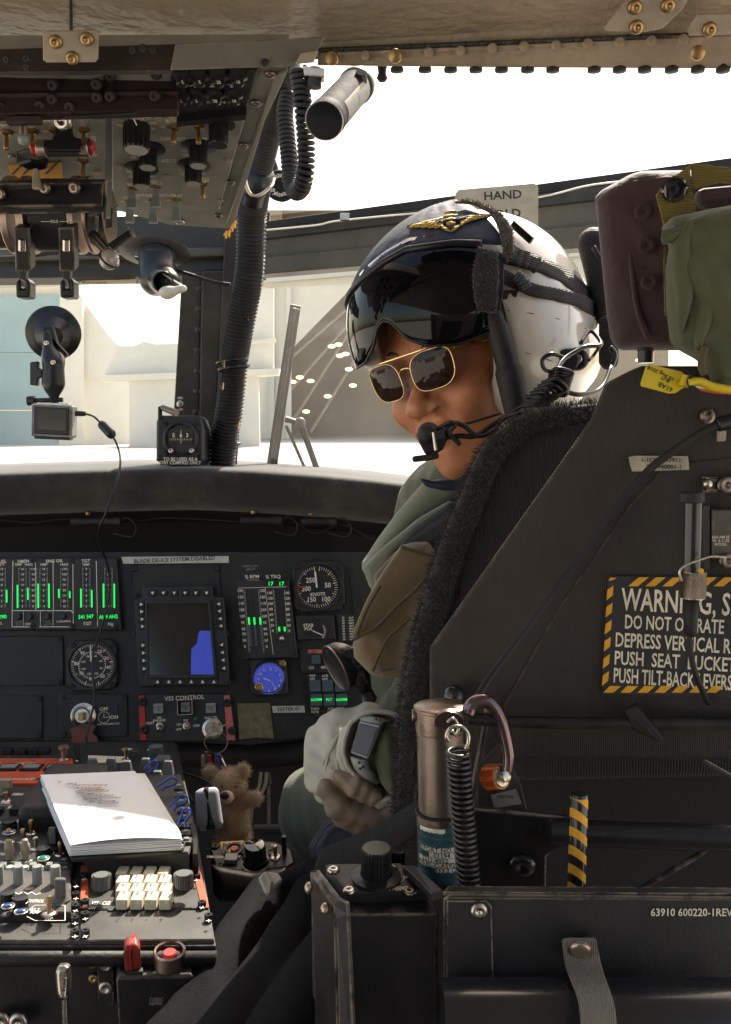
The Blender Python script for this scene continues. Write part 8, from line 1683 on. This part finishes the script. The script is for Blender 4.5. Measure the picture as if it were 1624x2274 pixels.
# ============================================================ DRAWER, STRAP, TUBE
dr_ = thing('map_case', 'black sheet-metal case with stencilled number and scratched rim, lower right', 'case', P(1300, 2190, .62)); DPp = Plane(P(1250, 2080, .66), (0, -1, .02))
part('front', pz(MB(), [(985, 1992), (1700, 1998), (1700, 2200), (985, 2200)], -.006, 0, DPp), 'worn_box', dr_, bev=.001); part('rim', pz(MB(), [(996, 1983), (1005, 1981), (1700, 1989), (1700, 1997), (985, 1993)], -.003, .0025, DPp, .0006), 'worn_box', dr_, bev=.0006)
tpp = MB(); a = P(985, 1984, .66); b = P(1700, 1988, .66); tpp.add([a, b, b+Vector((0, .007, .001)), a+Vector((.004, .007, .001))], [(0, 1, 2, 3)]); part('top_flange', tpp, 'worn_box', dr_, solid=.002)
part('corner_plate', pz(MB(), [(992, 1998), (1080, 1998), (1092, 2012), (1096, 2190), (992, 2190)], 0, .0016, DPp, .0004), 'worn_box', dr_); screw(dr_, DPp.M(1064, 2022, lift=.0018), 'steel', 1.45)
pr = Print(DPp, .0012); pr.t('63910 600220-1REV-1', 1545, 2027, 17, 'cream_print', sx=.92, rot=.0); pr.done(dr_); part('side', slab(MB(), [(962, 1985, .70), (986, 1996, .66), (986, 2420, .66), (965, 2420, .70)], .003), 'worn_box', dr_)
lt_ = thing('padded_tube', 'glossy black rounded tube with perforated grip pads under the map case', 'tube', P(1250, 2274, .6))
yy0 = P(985, 2192, .63); yy1 = P(1700, 2180, .63); m_ = MB(); m_.smooth = True; G = []
for i in range(26):
    a = math.pi*.55-math.pi*1.2*i/25
    G.append([Vector((x, .645-.045*math.cos(a-.2), yy0.z-.045+.045*math.sin(a))) for x in np.linspace(yy0.x, yy1.x, 20)])
m_.grid(G); part('shell', m_, 'satin_black', lt_)
part('end_cap', MB().add([G[i][0] for i in range(26)]+[Vector((yy0.x, .66, yy0.z-.045))], [(i, i+1, 26) for i in range(25)]), 'satin_black', lt_)
gp_ = MB()
addm('pad_brown', (.045, .036, .030), .7, mott=.2, ms=60)
for x0, x1 in ((1110, 1250), (1374, 1570)):
    pm_ = MB(); pm_.smooth = True; xa, xb = P(x0, 2230, .6).x, P(x1, 2230, .6).x
    pm_.grid([[Vector((x, .645-.0465*math.cos(a-.2), yy0.z-.045+.0465*math.sin(a))) for x in np.linspace(xa, xb, 8)] for a in np.linspace(.75, -1.6, 16)]); part('grip_pad', pm_, 'pad_brown', lt_)
    nx = int((xb-xa)/.0026)
    for i in range(nx):
        for a in np.arange(.70, -.9, -.056):
            c_ = Vector((xa+.0013+(xb-xa-.002)*i/nx, .645-.0468*math.cos(a-.2), yy0.z-.045+.0468*math.sin(a))); gp_.box(tuple(c_), (.0013, .0010, .0014))
o_ = part('grip_studs', gp_, 'pad_brown', lt_); o_['kind'] = 'stuff'
sp2 = thing('grey_strap', 'grey webbing strap held by a round metal snap on the map case', 'strap', P(1290, 2110, .65)); G = []
cl = [(1286, 2082, 39, .655), (1288, 2100, 39, .652), (1292, 2130, 41, .650), (1300, 2160, 40, .640), (1312, 2190, 39, .615), (1322, 2215, 39, .597), (1328, 2245, 40, .592), (1331, 2290, 41, .592), (1333, 2330, 42, .594)]
for x, y, w_, d_ in cl: G.append([P(x-w_+2*w_*j/6, y-(j-3)*(.8), d_) for j in range(7)])
m_ = MB(); m_.smooth = True; m_.grid([[G[0][j] for j in range(7)]]+G if 0 else G); part('webbing', m_, 'grey_web', sp2, solid=.0028, sub=1)
part('end_patch', slab(MB(), [(1248, 2086, .650), (1262, 2083, .650), (1324, 2084, .650), (1326, 2092, .650), (1336, 2145, .646), (1262, 2150, .646)], .002), 'grey_web', sp2, bev=.001)
m_ = MB(); m_.smooth = True; m_.sphere((0, 0, 0), 25*S(.645), 28, 14, (1, 1, .35)); part('snap', m_, 'snap', sp2, M=Matrix.Translation(P(1289, 2111, .645)) @ HF.R.to_4x4())
part('snap_rim', MB().ring(25.5*S(.645), .0009, 32, 6, M=Matrix.Translation(P(1289, 2111, .6455)) @ HF.R.to_4x4()), 'dark_steel', sp2)
# hand hold placard by the upper window frame
hh_ = thing('hand_hold_placard', 'tan stencilled HAND HOLD plate on the window frame behind the helmet', 'sign', P(1110, 500, 1.55)); HHP = Plane(P(1105, 450, 1.60), (0, -1, 0), (.995, 0, .06))
part('plate', pz(MB(), [(1013, 428), (1019, 422), (1185, 408), (1192, 411), (1195, 417), (1195, 505), (1140, 560), (1011, 560), (1010, 436)], 0, .003, HHP), 'bracket', hh_, bev=.0006)
pr = Print(HHP, .0036); pr.t('HAND', 1117, 434, 19, 'seam', sx=1.1); pr.t('HOLD', 1117, 476, 19, 'seam', sx=1.1); pr.done(hh_)
